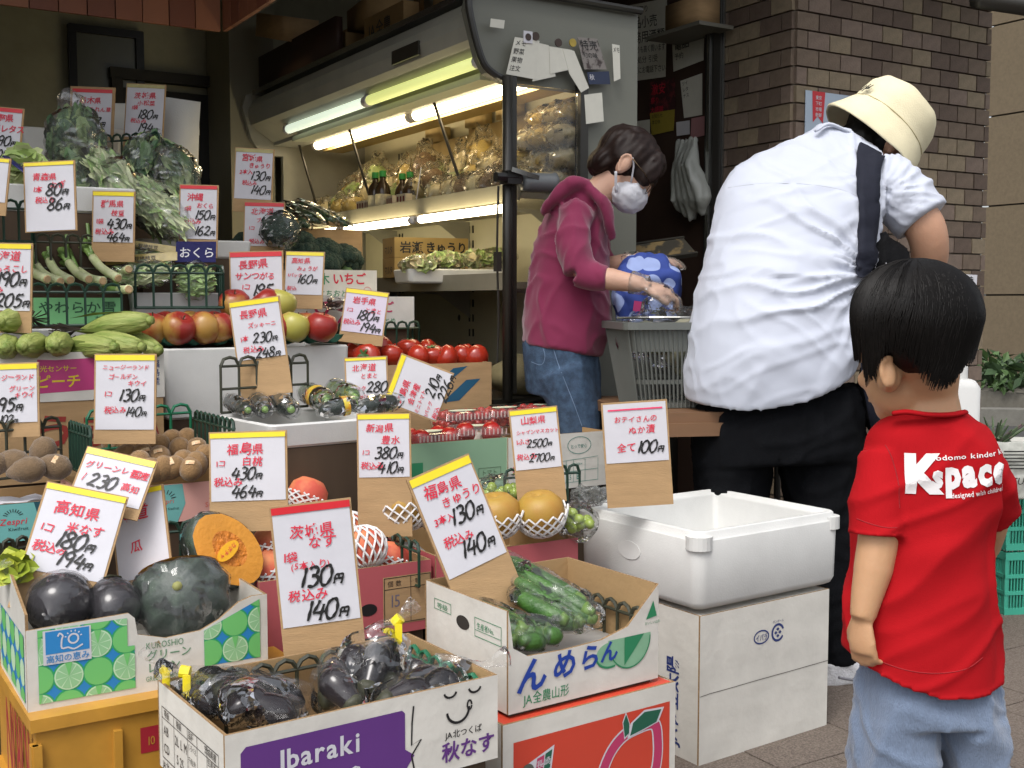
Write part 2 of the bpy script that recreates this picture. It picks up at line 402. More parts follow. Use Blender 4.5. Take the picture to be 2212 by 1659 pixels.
# fascia of upright copper planks
cop = [mat('copper_plank_%s' % k, c, .5, .2, 5, .1, 40, spec=.4, stretch=(1, 1, .3)) for k, c in zip(('a', 'b', 'c'), ('#8d5840', '#7c4a36', '#9a6448'))]
t = thing('fascia', 'copper brown boarded fascia turning a corner above the stall', 'fascia', sh(1.394, 4.42, 2.08), YAW)
mb = MB(); mb.box((-.97, .03, .32), (1.9, .02, .62)); mb.box((.03, -1.0, .32), (.02, 1.94, .62)); part('backing', mb, mat('fascia_backing', '#241812', .8, 0), t)
pm_ = {}
def plank(loc, rz, k):
    if k not in pm_:
        q = MB(); q.box((0, 0, .32), (.094, .016, .64)); pm_[k] = q.mesh('plank', [cop[k]])
    o = link('plank', pm_[k], t, loc, rz)
for i in range(19): plank((-.05 - i * .098, .01 + rnd.uniform(-.002, .002), 0), 0, rnd.randrange(3))
for i in range(19): plank((.012 + rnd.uniform(-.002, .002), -.05 - i * .098, 0), R(90), rnd.randrange(3))
# ---------------------------------------------------------------- brick pillar
brk = [mat('brick_%s' % k, c, .85, .2, 30, .4, 200, stretch=(1, 1, 1), bdist=.006) for k, c in zip(('plum', 'brown', 'umber', 'ash'), ('#77675b', '#6d5e50', '#605146', '#82745f'))]
t = thing('brick_pillar', 'purple brown brick corner pillar with pale joints behind the man in white', 'pillar', sh(3.269, 3.277, 0), YAW)
mb = MB(); mb.box((.58, .2, 1.35), (1.165 - .012, .4 - .012, 2.7)); part('mortar', mb, mat('mortar_grey', '#84796c', .95, .15, 60, .3, 300), t)
bm_ = {}
nbk = 0; st_b = MB()
PT, PW = .0696, .119
def brick(x, y, z, L_, rz):
    global nbk
    if z > .85 and nbk < 299 and L_ > .03:
        k = (round(L_, 3), rnd.randrange(4))
        if k not in bm_:
            q = MB(); q.box((0, 0, 0), (L_ - .007, .024, PT - .007)); me = q.mesh('brick', [brk[k[1]]]); bm_[k] = me
        link('brick', bm_[k], t, (x, y, z), R(rz)); nbk += 1
    else:
        st_b.box((x, y, z), (L_ - .007, .024, PT - .007), rz, m=rnd.randrange(4))
for r_ in range(38, -1, -1):
    z = .035 + r_ * PT
    o2 = (r_ % 2) * PW / 2
    for face in (0, 1):
        Lt = 1.165 if face == 0 else .41
        x0 = 0
        first = PW - (PW / 2 if r_ % 2 else 0)
        if face: first = PW if r_ % 2 else PW / 2
        cuts = [0, first]
        while cuts[-1] < Lt - .001: cuts.append(min(Lt, cuts[-1] + PW))
        for a, b in zip(cuts, cuts[1:]):
            c = (a + b) / 2; j = rnd.uniform(-.0012, .0012)
            if face == 0: brick(c, -.0005 + j, z, b - a, 0)
            else: brick(-.0005 + j, c, z, b - a, 90)
part('brick_field', st_b, brk, t, kind='stuff')
# leaflet taped on pillar
t = thing('leaflet', 'pale blue leaflet with a red ribbon mark on the brick pillar behind the cream hat', 'leaflet', sh(3.244, 3.277, .13), YAW)
mb = MB(); mb.box((.195, -.018, 1.62), (.25, .002, .22)); part('sheet', mb, mat('pale_blue_paper', '#a9b7c6', .6, .05, 9), t)
fr = (V(0, -.0195, 0), V(1, 0, 0), V(0, 0, 1), V(0, -1, 0))
mb = MB(); mb.flat([(.105, 1.73), (.175, 1.73), (.165, 1.61), (.135, 1.635), (.11, 1.61)], *fr); part('ribbon', mb, mat('ribbon_red', '#c03038', .6, 0), t)
mb = MB()
for i, s_ in enumerate(('東京', '下町', '市場', '新鮮')): text(mb, fr, s_, .122, 1.70 - i * .022, .017, .01, h=.002)
part('lettering', mb, PAPER, t)
# beige stone clad building across the side street
bw = mat('beige_stone', '#6b5e4a', .95, .12, 25, .6, 160, bdist=.01)
B0 = at(2121, 650, 14.0); B0.z = 0
t = link('beige_building', None, None, B0, R(YAW)); tag(t, 'beige stone clad building across the side street with wide level joints', 'building'); FR[t.name] = (B0, Matrix.Rotation(-R(YAW), 3, 'Z'))
mb = MB(); mb.box((3, -3.4, 4), (5.96, 6.72, 8)); part('wall_core', mb, mat('dark_joint', '#2b251d', .95, 0), t)
for i in range(7):
    z0 = .06 + i * 1.06
    for j in range(3):
        mb = MB(); mb.box((-.0, -1.1 - j * 2.24, z0 + .53), (.05, 2.22, 1.04)); part('stone_panel', mb, bw, t)
# low planter, road edge
t = thing('planting_bed', 'low bed of dark leafy ground cover along the foot of the beige building', 'planting bed', B0 + V(-1.1, -3.4, 0), YAW)
mb = MB(); mb.box((.1, 0, .12), (1.1, 5.2, .24)); part('kerb_stone', mb, mat('bed_stone', '#6e6a60', .9, .2, 20), t)
lf = MB()
for i in range(2600):
    a, b = rnd.uniform(-.5, .6), rnd.uniform(-2.5, 2.6); h = .24 + rnd.random() * .32 * (1 - (a / .8) ** 2); s_ = rnd.uniform(.04, .09)
    M = rot(rnd.uniform(-60, 60), rnd.uniform(-60, 60), rnd.uniform(0, 360)); c = V(a, b, h)
    lf.add([c + M @ V(-s_, 0, 0), c + M @ V(0, -s_ * .5, .01), c + M @ V(s_, 0, 0), c + M @ V(0, s_ * .5, .01)], [(0, 1, 2, 3)], rnd.randrange(2))
part('leaves', lf, [mat('leaf_dark', '#2f4526', .6, .3, 8), mat('leaf_mid', '#4a6536', .6, .3, 8)], t, kind='stuff')
kerb = MB(); c0 = at(2200, 915, 9.6); kerb.box((c0.x + .8, c0.y, .07), (9, .18, .14), -8); struct('kerb', kerb, mat('kerb_stone_grey', '#6f6d66', .9, .15, 20))
q = at(2190, 955, 8.4); ln = MB(); ln.box((q.x + 1.5, q.y, .0045), (5, .55, .001), -6); struct('road_marking', ln, mat('road_paint', '#b8b6ae', .8, .15, 30))
# ---------------------------------------------------------------- refrigerated display case
CA, CBb = 1.818, 3.108
case = thing('display_case', 'large open fronted refrigerated display case with lit tubes and worn white canopy', 'display case', sh(CA, CBb, 0), YAW)
LEN = 2.06; D_ = .54
cw = mat('case_white_enamel', '#9c9b90', .35, .14, 5, .05, 20)
ci = mat('case_inner_cream', '#bcb79c', .5, .1, 4)
cdk = mat('case_dark_metal', '#2a2823', .4, .1, 8)
chrome = mat('chrome_trim', '#9a9a96', .25, 0, metal=.9)
tan = mat('tan_lining', '#b8a272', .8, .1, 4)
dirty = mat('dirty_side_enamel', '#6e6f65', .5, .12, 6, .1, 20, col2='#6d6c62', thr=(.55, .8))
# canopy front as a swept section along y
sec = [(.16, 1.985), (.02, 1.985), (-.045, 1.965), (-.072, 1.925), (-.078, 1.885), (-.066, 1.845), (-.045, 1.83), (.04, 1.775), (.04, 1.76), (.16, 1.76)]
mb = MB(); mb.prism(sec, (0, .02, 0), (1, 0, 0), (0, 0, 1), (0, -1, 0), LEN - .04); part('canopy', mb, cw, case)
mb = MB(); mb.box((.35, LEN / 2, 1.93), (.38, LEN - .04, .1)); part('roof_panel', mb, cw, case)
mb = MB(); mb.box((.1, LEN / 2, 1.995), (.3, LEN, .02)); part('top_trim', mb, chrome, case)
mb = MB(); mb.box((-.081, .42, 1.875), (.008, .2, .045)); part('thermometer', mb, cdk, case)
# near end panel
ep = [(-.09, 1.93), (-.075, 1.985), (-.04, 2.0), (.56, 2.0), (.56, .3), (.33, .3), (.33, 1.72), (.05, 1.72), (-.02, 1.745), (-.05, 1.79)]
mb = MB(); mb.prism(ep, (0, -.01, 0), (1, 0, 0), (0, 0, 1), (0, -1, 0), .03, (0, 0, 0)); part('end_panel', mb, dirty, case)
ep2 = [(-.09, 1.93), (-.075, 1.985), (-.04, 2.0), (.56, 2.0), (.56, .3), (.1, .3), (.1, 1.72), (.05, 1.72), (-.02, 1.745), (-.05, 1.79)]
mb = MB(); mb.prism(ep2, (0, LEN + .02, 0), (1, 0, 0), (0, 0, 1), (0, -1, 0), .03); part('end_panel', mb, cw, case)
mb = MB(); mb.tube(cr([(.56, -.028, 2.0), (-.03, -.028, 2.0), (-.075, -.028, 1.975), (-.09, -.028, 1.93), (-.05, -.028, 1.79), (-.01, -.028, 1.745), (.06, -.028, 1.72)], 4), .012, 8); part('edge_trim', mb, mat('dark_trim', '#2d2c29', .3, 0), case)
# side glass with frame
mb = MB(); mb.box((.195, -.02, 1.25), (.23, .008, .94)); part('side_glass', mb, film('case_glass', haze=.01, rough=.03, strength=0, fr=1.35), case)
mb = MB(); mb.box((.06, -.025, 1.25), (.025, .03, .98)); mb.box((.325, -.027, 1.25), (.03, .03, .98)); part('glass_frame', mb, cdk, case)
# interior
mb = MB(); mb.box((D_ - .02, LEN / 2, 1.3), (.03, LEN, 1.3)); part('back_panel', mb, ci, case)
mb = MB(); mb.box((.27, LEN / 2, 1.872), (.48, LEN - .05, .012)); part('ceiling_panel', mb, mat('case_head_dark', '#4b4536', .5, .1, 6), case)
for z, x0, m_ in ((1.385, .13, 'shelf_upper'), (1.10, .10, 'shelf_lower')):
    mb = MB(); mb.box(((x0 + .5) / 2, LEN / 2, z), (.5 - x0, LEN - .06, .02)); mb.box((x0 - .008, LEN / 2, z + .012), (.012, LEN - .06, .055)); part('shelf', mb, mat('shelf_enamel', '#8b8674', .4, .1, 8), case)
mb = MB(); mb.box((.28, LEN / 2, .52), (.54, LEN, .44)); mb.box((-.02, LEN / 2, .66), (.06, LEN + .02, .12)); part('tub', mb, cdk, case)
mb = MB(); mb.box((.28, LEN / 2, .15), (.44, LEN - .1, .3)); part('plinth', mb, cdk, case)
mb = MB()
for yy in (.35, 1.0, 1.65):
    for k in range(16): mb.box((D_ - .037, yy, .8 + k * .06), (.004, .008, .03)); mb.box((D_ - .037, yy + .03, .8 + k * .06), (.004, .008, .03))
    for k in range(5): mb.add(*(lambda e: (e.v, e.f))(MB().ell((D_ - .036, yy + .12, .86 + k * .12), (.004, .011, .014), None, 8, 5)))
part('slots', mb, cdk, case, kind='stuff')
for yy in (.33, 1.02, 1.7):
    mb = MB(); mb.prism([(D_ - .04, 1.09), (D_ - .04, .98), (.36, 1.075), (.2, 1.085)], (0, yy, 0), (1, 0, 0), (0, 0, 1), (0, -1, 0), .004); part('shelf_bracket', mb, cw, case); mb = MB(); mb.prism([(D_ - .04, 1.37), (D_ - .04, 1.26), (.36, 1.355), (.2, 1.37)], (0, yy, 0), (1, 0, 0), (0, 0, 1), (0, -1, 0), .004); part('shelf_bracket', mb, cw, case)
# tubes
def lamp(name, y0, y1, x, z, r, m, lab):
    mb = MB(); mb.tube([(x, y0, z), (x, y1, z)], r, 10); tb = part('lamp_tube', mb, m, case, smooth=True, label=lab)
    for yy in (y0 - .012, y1 + .012): mb = MB(); mb.tube([(x, yy - .012, z), (x, yy + .012, z)], r * 1.1, 10); link('end_cap', mb.mesh('end_cap', [PAPER], True), tb)
warm = mat('tube_warm', '#fff0c8', .5, 0, emit=('#ffe6b8', 6.5)); whit = mat('tube_white', '#fff6e0', .5, 0, emit=('#ffeec4', 9))
grn = mat('tube_green_tint', '#dfe3a8', .5, 0, emit=('#d3d884', .5)); pal = mat('tube_pale', '#eef6e8', .5, 0, emit=('#d5e2cc', .55))
lamp('a', .06, .86, -.012, 1.79, .019, grn, 'dim yellow green lamp tube'); lamp('b', .9, 1.7, -.012, 1.79, .019, pal, 'pale lamp tube')
mb = MB(); mb.box((.045, .9, 1.752), (.07, 1.64, .02)); part('lamp_trough', mb, mat('trough_pale', '#b9bda6', .3, .05, 5), case)
mb = MB(); mb.box((.25, 1.02, 1.84), (.26, 1.96, .05)); part('lamp_housing', mb, mat('housing_dark', '#3a3428', .5, .1, 5), case)
lamp('c', .08, .9, .2, 1.758, .02, warm, 'bright warm lamp tube'); lamp('d', .96, 1.9, .2, 1.758, .02, warm, 'bright warm lamp tube')
mb = MB(); mb.box((.30, 1.0, 1.745), (.1, 1.92, .012)); part('reflector', mb, mat('tube_reflection_tint', '#d8c184', .25, .05, 6), case)  # warm colour stands in for the lit tube's reflection in the inner mirror
lamp('e', .04, .66, .095, 1.345, .014, whit, 'white lamp tube under the upper shelf'); lamp('f', .74, 1.34, .095, 1.345, .014, whit, 'white lamp tube under the upper shelf'); lamp('g', 1.42, 2.0, .095, 1.345, .014, whit, 'white lamp tube under the upper shelf')
for yy in (.62, 1.38, 1.95):
    mb = MB(); mb.tube([(.1, yy, 1.76), (.42, yy + .02, 1.62), (.74, yy + .02, 1.45)], .006, 6) if False else mb.tube([(.13, yy, 1.76), (.16, yy - .18, 1.40)], .006, 6); part('stay_rod', mb, cdk, case)
# upright post at near corner with black cord
mb = MB(); mb.tube([(.035, -.045, .74), (.035, -.045, 1.735)], .016, 10); part('corner_post', mb, cdk, case, True)
mb = MB(); mb.tube(cr([(-.0, -.05, 1.40), (-.005, -.05, 1.2), (.0, -.05, 1.0), (-.005, -.05, .86)], 5), .004, 6); mb.box((-.003, -.05, 1.17), (.018, .02, .06)); part('cord', mb, cdk, case)
mb = MB(); mb.tube(cr([(.55, -.09, .72), (.1, -.09, .72), (-.03, -.09, .7), (-.09, -.06, .62), (-.1, 0, .4)], 5), .02, 8); part('bumper', mb, mat('bumper_black', '#161513', .25, 0), case, True)
mb = MB(); mb.box((.26, -.06, .6), (.58, .03, .26)); part('lower_end', mb, cdk, case)
# lamp/camera clamped to the post
t = thing('clip_camera', 'small grey cylinder camera clamped on the dark post of the display case', 'camera', sh(CA + .035, CBb - .045, 1.425), YAW)
mb = MB(); mb.lathe([(.0, -.05), (.026, -.05), (.03, -.03), (.03, .05), (.034, .06), (.026, .062), (.024, .03), (0, .03)], 18, (.09, -.03, -.01), rot(0, 90, -8)); part('barrel', mb, mat('camera_grey', '#5d6163', .4, .05, 9), t, True)
mb = MB(); mb.box((.0, -.02, 0), (.05, .05, .04)); mb.tube([(-.06, -.03, .0), (.03, -.03, .0)], .016, 8); part('clamp', mb, mat('black_plastic', '#171716', .4, 0), t)
mb = MB(); mb.box((.03, -.055, .012), (.1, .006, .014), M=rot(0, 12, 0)); part('bracket', mb, chrome, t)
# ================================================================ stall builders
STAND = []
def near3(px, py, Y): return at(px, py, Y)
def clip(poly, a, b, c):                # keep a*x+b*y<=c
    out = []; n = len(poly)
    for i in range(n):
        p, q = poly[i], poly[(i + 1) % n]; dp, dq = a * p[0] + b * p[1] - c, a * q[0] + b * q[1] - c
        if dp <= 0: out.append(p)
        if dp * dq < 0: t = dp / (dp - dq); out.append((p[0] + (q[0] - p[0]) * t, p[1] + (q[1] - p[1]) * t))
    return out
def fronts(w_, d_): return ((V(0, 0, 0), V(1, 0, 0), V(0, 0, 1), V(0, -1, 0)), (V(0, d_, 0), V(0, -1, 0), V(0, 0, 1), V(-1, 0, 0)))
def carton(name, label, near, Y, yaw, w_, d_, h, outer=CB, inner=CBI, edge=CBE, top=None, ltop=None, rtop=None, btop=None, cat='box', group=None, t=.005, sup=True, lhole=None, floor_h=.004):
    P = at(near[0], near[1], Y); P.z -= h
    o = thing(name, label, cat, P, yaw, group)
    o['_'] = 0; del o['_']
    def wall(nm, O, U, N, L, tp, th=t, hole=None):
        pts = [(0, .0), (L, .0)] + [(s * L, z) for s, z in reversed(tp or [(0, h), (1, h)])]
        mb = MB(); mb.prism(pts, O, U, (0, 0, 1), N, th, (0, 1, 2)); return part(nm, mb, [outer, inner, edge], o)
    wall('front_panel', (0, 0, 0), (1, 0, 0), (0, -1, 0), w_, top)
    wall('back_panel', (0, d_, 0), (1, 0, 0), (0, 1, 0), w_, btop)
    wall('side_panel', (0, t, 0), (0, 1, 0), (-1, 0, 0), d_ - 2 * t, ltop)
    wall('side_panel', (w_, t, 0), (0, 1, 0), (1, 0, 0), d_ - 2 * t, rtop)
    mb = MB(); mb.box((w_ / 2, d_ / 2, floor_h / 2 + .0005), (w_ - 2 * t - .001, d_ - 2 * t - .001, floor_h)); part('base', mb, inner, o)
    if sup: STAND.append((P.copy(), yaw, w_, d_))
    return o
def inbox(o, x, y, z):                  # local point of a box to world
    l, m = FR[o.name]; return l + m.inverted() @ V(x, y, z)
def rr(w_, d_, r, z, ins=0, n=5):
    x, y = w_ / 2 - ins, d_ / 2 - ins; r = max(r - ins * .5, .002); out = []
    for cx_, cy_, a0 in ((x - r, y - r, 0), (-x + r, y - r, 90), (-x + r, -y + r, 180), (x - r, -y + r, 270)):
        for k in range(n + 1): q = R(a0 + 90 * k / n); out.append((cx_ + r * math.cos(q), cy_ + r * math.sin(q), z))
    return out
def foam_tray(name, label, near, Y, yaw, w_, d_, h, th=.02, deep=None, r=.02, group=None, m=FOAM, sup=True, P=None):
    if P is None: P = at(near[0], near[1], Y); P.z -= h
    if sup: STAND.append((P.copy(), yaw, w_, d_))
    c = P + Matrix.Rotation(R(yaw), 3, 'Z') @ V(w_ / 2, d_ / 2, 0)
    o = thing(name, label, 'foam box' if h > .09 else 'foam tray', c, yaw, group)
    FR[o.name] = (P, Matrix.Rotation(-R(yaw), 3, 'Z'))
    deep = deep or h - .015
    mb = MB(); s = .004
    rings = [rr(w_, d_, r, 0, .012), rr(w_, d_, r, .006, .006), rr(w_, d_, r, h - s, 0), rr(w_, d_, r, h, s), rr(w_, d_, r, h, th - s), rr(w_, d_, r, h - s, th), rr(w_, d_, r * .8, h - deep, th + .006)]
    mb.loft(rings); part('tray_body', mb, m, o, smooth=False); return o
INK = {'r': RED, 'k': BLACK}
def price_tag(label, tl, tr, hp, Y, rows, tape=TY, board=0, paper=PAPER, lean=8, Y2=None, tape_h=.085, curl=.0, bw=.004, marks=None):
    A, B = at(tl[0], tl[1], Y), at(tr[0], tr[1], Y2 or Y)
    U = (B - A); w_ = U.length; U.normalize()
    W = V(0, math.sin(R(lean)), math.cos(R(lean)))
    if abs(U.z) > .6: W = V(-U.z, .1, U.x)
    W = (W - U * W.dot(U)).normalized(); N = U.cross(W).normalized()
    h = hp / F * Y; O = A - W * h; base = O + U * w_ / 2 - W * board
    o = thing('price_tag', label, 'price tag', base, 0, 'handwritten price tags on card')
    L = lambda p: p - base
    mb = MB(); mb.prism([(-bw, -board - .002), (w_ + bw, -board - .002), (w_ + bw, h + bw), (-bw, h + bw)], L(O), U, W, N, .005); part('card_backing', mb, CB, o)
    O1 = O + N * .0012
    # paper sheet slightly bowed
    mb = MB(); k = 8; vs = []
    for j in range(k + 1):
        x = w_ * j / k; bow = .0012 * math.sin(math.pi * j / k) * (.5 + curl)
        for y in (0, h): vs.append(L(O1 + U * x + W * y + N * bow * (1 if y == 0 else .3)))
    mb.add(vs, [(2 * j, 2 * j + 2, 2 * j + 3, 2 * j + 1) for j in range(k)])
    part('paper', mb, paper, o, smooth=True)
    fr = (L(O1 + N * .0012), U, W, N); inks = {'r': MB(), 'k': MB()}
    if tape:
        mb = MB(); tt = tape_h * w_
        if tape is TP: mb.flat(rect(.01, h - .11 * w_, w_ - .008, h - .085 * w_), *fr, .0008)
        else: mb.flat(rect(-.001, h - tt, w_ + .001, h + .001), *fr, .0006)
        part('tape_strip', mb, tape, o)
    for row in rows:
        kind, s, x, yt, sz = row[:5]; y = h - yt * w_
        if kind == 'n': marker(inks['k'], fr, s, x * w_, y, sz * w_)
        elif kind == 'q': marker(inks['r'], fr, s, x * w_, y, sz * w_, wd=.1)
        else: text(inks[kind], fr, s, x * w_, y, sz * w_, .012, shear=.12, jit=.6, sx=row[5] if len(row) > 5 else 1)
    for k_, mb in inks.items():
        if mb.v: part('lettering', mb, INK[k_], o, label='red handwriting' if k_ == 'r' else 'black price figures')
    return o
def std(pref, item, qty, price, tax, H=1.35, ps=.19, is_=.17, ns=.24, px_=.18, ix=.42, qx=.06, nx=.3, qs=.12, ts=.15):
    r = [('r', pref, px_, .19 * H + .09, ps), ('r', item, ix, .36 * H + .07, is_)]
    q = .52 * H + .03
    if qty: r.append(('r', qty, qx, q, qs))
    r.append(('n', price, nx, .58 * H + .04, ns)); r.append(('r', '税込み', .05, .74 * H + .03, ts)); r.append(('n', tax, nx + .05, .93 * H, ns))
    return r
def basket(label, tl, tr, Y0, Y1, h, nc, nr=1, depth=.0, m=BASK, sides=(1, 1), bar=.0055, group='green plastic grid baskets', front=True, back=False, drop=0):
    A, B = at(tl[0], tl[1], Y0), at(tr[0], tr[1], Y1); A.z -= h; B.z -= h
    if abs(A.z - B.z) < .03: B.z = A.z = (A.z + B.z) / 2
    U = B - A; w_ = U.length; yaw = math.degrees(math.atan2(U.y, U.x)); 
    o = thing('plastic_basket', label, 'basket', A, yaw, group)
    sl_ = U.z / max(1e-6, math.hypot(U.x, U.y))
    def grid(O, D, L, n, nm='grid_side'):
        mb = MB(); D = V(*D); O = V(*O); s_ = L / n; seg = s_
        zz = lambda k: V(0, 0, sl_ * (O.x + D.x * k))
        up = h - seg * .0 - .012
        for k in range(n + 1):
            p = O + D * (k * s_) + zz(k * s_); mb.tube([p, p + V(0, 0, up)], bar * .62, 5)
        for k in range(n):
            p = O + D * (k * s_) + zz(k * s_); q = O + D * ((k + 1) * s_) + zz((k + 1) * s_)
            arc = [p + V(0, 0, up - .004), p + (q - p) * .18 + V(0, 0, h + .001), p + (q - p) * .5 + V(0, 0, h + .005), p + (q - p) * .82 + V(0, 0, h + .001), q + V(0, 0, up - .004)]
            mb.tube(arc, bar * .75, 5)
        for r_ in range(nr + 1):
            z = (h - .014) * r_ / nr if nr else 0
            if r_ == nr: z = up - .004
            mb.tube([O + V(0, 0, z) + zz(0), O + D * L + V(0, 0, z) + zz(L)], bar * .6, 5)
        part(nm, mb, m, o)
    if front: grid((0, 0, 0), (1, 0, 0), w_, nc)
    if depth:
        nd = max(2, round(depth / (w_ / nc)))
        for k, x in enumerate((0, w_)):
            if sides[k]: grid((x, 0, 0), (0, 1, 0), depth, nd)
        if back: grid((0, depth, 0), (1, 0, 0), w_, nc)
        mb = MB()
        for k in range(nc + 1): mb.tube([(w_ * k / nc, 0, 0.001), (w_ * k / nc, depth, 0.001)], bar * .5, 4)
        for k in range(nd + 1): mb.tube([(0, depth * k / nd, 0.002), (w_, depth * k / nd, .002)], bar * .5, 4)
        part('grid_floor', mb, m, o)
    return o
def deco(o, nm, m, fn, label=None):
    mb = MB(); fn(mb); return part(nm, mb, m, o, label=label)
# ================================================================ front row cartons
# eggplant carton (purple print)
W_, D_2, H_ = .45, .283, .135
ibar = carton('eggplant_carton', 'white open carton with purple Ibaraki print and smiling face, full of bagged eggplants', (485, 1590), 1.53, 35, W_, D_2, H_, outer=CBW, inner=CBI, cat='carton', floor_h=.02)
fr, fl = fronts(W_, D_2)
pur = mat('print_purple', '#5c3279', .45, .05, 10)
ink = mat('print_black', '#1b1a1c', .5, 0)
deco(ibar, 'purple_print', pur, lambda mb: mb.flat([(.022, .0), (.283, .0), (.283, .022), (.297, .04), (.281, .052), (.281, .108), (.276, .113), (.03, .113), (.022, .105)], *fr, .0008))
def f(mb):
    text(mb, fr, 'Ibaraki', .078, .068, .041, .022, sx=1.0, h=.0016)
    text(mb, fr, 'いいもの', .105, .028, .026, .018, h=.0016)
deco(ibar, 'lettering', PAPER, f, 'white print lettering')
def f(mb):
    text(mb, fr, '秋なす', .345, .018, .033, .022, h=.0012)
deco(ibar, 'lettering', pur, f, 'purple print lettering')
def f(mb):
    pline(mb, fr, [(.296, .116), (.293, .09), (.292, .056), (.309, .062), (.292, .04), (.296, .02), (.3, .003)], .0028)
    text(mb, fr, 'JA北つくば', .352, .052, .0135, .008)
    for x in (.348, .393): pline(mb, fr, disc(x + .013, .125, .011, .009, 10, 190, 350), .0035, .0012)
    pline(mb, fr, disc(.375, .094, .02, .02, 16, 185, 365), .0042, .0013)
    pline(mb, fr, disc(.396, .098, .004, .0075, 12, 0, 350), .003, .0016)
    pline(mb, fl, [(.02, .1), (.26, .1)], .0014); pline(mb, fl, [(.02, .083), (.26, .083)], .0011); pline(mb, fl, [(.02, .02), (.26, .02)], .0014)
    for x in (.02, .075, .135, .175, .215, .26): pline(mb, fl, [(x, .1), (x, .02)], .0012)
    for s_, x in (('等級', .03), ('階級', .085), ('品種', .138), ('茨城県産', .205)): text(mb, fl, s_, x, .087, .013, .004, sx=.9)
    for s_, x, y in (('AB', .027, .058), ('CD', .027, .03), ('2L L M', .079, .058), ('S 2S', .085, .03)): text(mb, fl, s_, x, y, .021, 0, sx=.8)
    for i, s_ in enumerate(('くろべえ', '千両2号', 'その他')): text(mb, fl, s_, .137, .07 - i * .02, .011, 0, sx=.8)
    text(mb, fl, '生産者', .217, .087 - .014, .011, 0)
    text(mb, fl, 'JA北つくば', .02, .004, .015, .006)
deco(ibar, 'lettering', ink, f, 'black print lettering, table and smiling face')
# lime print carton
W_, D_2, H_ = .42, .30, .147
lt = [(0, H_ - .006), (.40, H_), (.425, H_ - .01), (.435, H_ - .04), (.55, H_ - .054), (.70, H_ - .05), (.78, H_ - .035), (.87, H_ - .008), (.93, H_), (1, H_)]
lime = carton('lime_carton', 'torn white carton printed with green limes on blue, holding round eggplants and pumpkin', (55, 1356), 1.89, 32, W_, D_2, H_, outer=CBW, inner=CBW, top=lt, ltop=[(0, H_ + .02), (.5, H_ + .06), (1, H_ + .03)], cat='carton', floor_h=.03)
fr, fl = fronts(W_, D_2)
HP = lambda poly, regs: [clip_all(poly, r) for r in regs]
def clip_all(poly, hp):
    for a, b, c in hp:
        if len(poly) < 3: return []
        poly = clip(poly, a, b, c)
    return poly if len(poly) > 2 else []
regL = [(-1, 0, -.018), (1, 0, .165), (0, -1, -.013), (0, 1, H_ - .008)]
regM = [(-1, 0, -.165), (1, 0, .177), (0, -1, -.013), (0, 1, H_ - .058)]
regR = [(-1, 0, -.300), (1, 0, .405), (0, -1, -.03), (-.42, 1, H_ - .062 - .42 * .294 + .008), (0, 1, H_ - .004)]
regM2 = [(-1, 0, -.296), (1, 0, .3), (0, -1, -.03), (0, 1, H_ - .057)]
lg = [mat('lime_' + k, c, .45, 0) for k, c in (('blue', '#2a7fbd'), ('rim', '#2f9a63'), ('green', '#6dbb6c'), ('pale', '#b9d8b4'), ('flesh', '#8fc08f'))]
def f(mb):
    sp2 = .0485
    def put(poly, hgt, m):
        for rg in (regL, regM, regR):
            c_ = clip_all(poly, rg)
            if c_: mb.flat(c_, *fr, hgt, m)
    for rg, q in ((regL, rect(.018, .013, .165, H_)), (regM, rect(.165, .013, .177, H_)), (regR, rect(.3, .03, .405, H_))):
        mb.flat(clip_all(q, rg), *fr, .0006, 0)
    for i in range(10):
        for j in range(5):
            x, y = .018 + i * sp2, .005 + j * sp2 + (0)
            put(disc(x, y, .0268, None, 20), .0009 + .00002 * (i + j), 1)
            if (i + j) % 2: put(disc(x, y, .0238, None, 24), .0014, 2)
            else:
                put(disc(x, y, .0238, None, 24), .0014, 3); put(disc(x, y, .0215, None, 20), .0016, 4)
                for k in range(8):
                    a = R(k * 45 + 10); put([(x, y), (x + .021 * math.cos(a - .05), y + .021 * math.sin(a - .05)), (x + .021 * math.cos(a + .05), y + .021 * math.sin(a + .05))], .0019, 3)
                put([(x - .006, y + .024), (x + .006, y + .024), (x, y)], .002, 2)
    # side face
    for i in range(7):
        for j in range(4):
            x, y = .02 + i * sp2, .012 + j * sp2
            c_ = clip_all(disc(x, y, .0235, None, 16), [(-1, 0, -.02), (1, 0, .28), (0, -1, -.012), (0, 1, H_ - .02)])
            if c_: mb.flat(c_, *fl, .0012, 2 if (i + j) % 2 else 3)
    mb.flat(rect(.02, .012, .28, H_ - .02), *fl, .0006, 0)
part('lime_print', (lambda q: (f(q), q)[1])(MB()), lg, lime)
def f(mb):
    mb.flat(rect(.026, .078, .104, H_ - .01), *fr, .0024, 1); mb.flat(rect(.03, .096, .101, H_ - .012), *fr, .0028, 0)
    for q in (disc(.075, .118, .008, None, 16),): pline(mb, fr, q + [q[0]], .003, .0033, m=1)
    pline(mb, fr, [(.05, .125), (.053, .13), (.058, .125), (.056, .118), (.056, .104), (.066, .104), (.076, .1), (.09, .106)], .0028, .0034, 3, m=1)
    for k in range(6):
        a = R(20 + k * 28); pline(mb, fr, [(.075 + .012 * math.cos(a), .118 + .012 * math.sin(a)), (.075 + .015 * math.cos(a), .118 + .015 * math.sin(a))], .002, .0033, m=1)
    text(mb, fr, '高知の恵み', .030, .082, .0142, .006, h=.003)
part('logo_patch', (lambda q: (f(q), q)[1])(MB()), [lg[0], PAPER], lime)
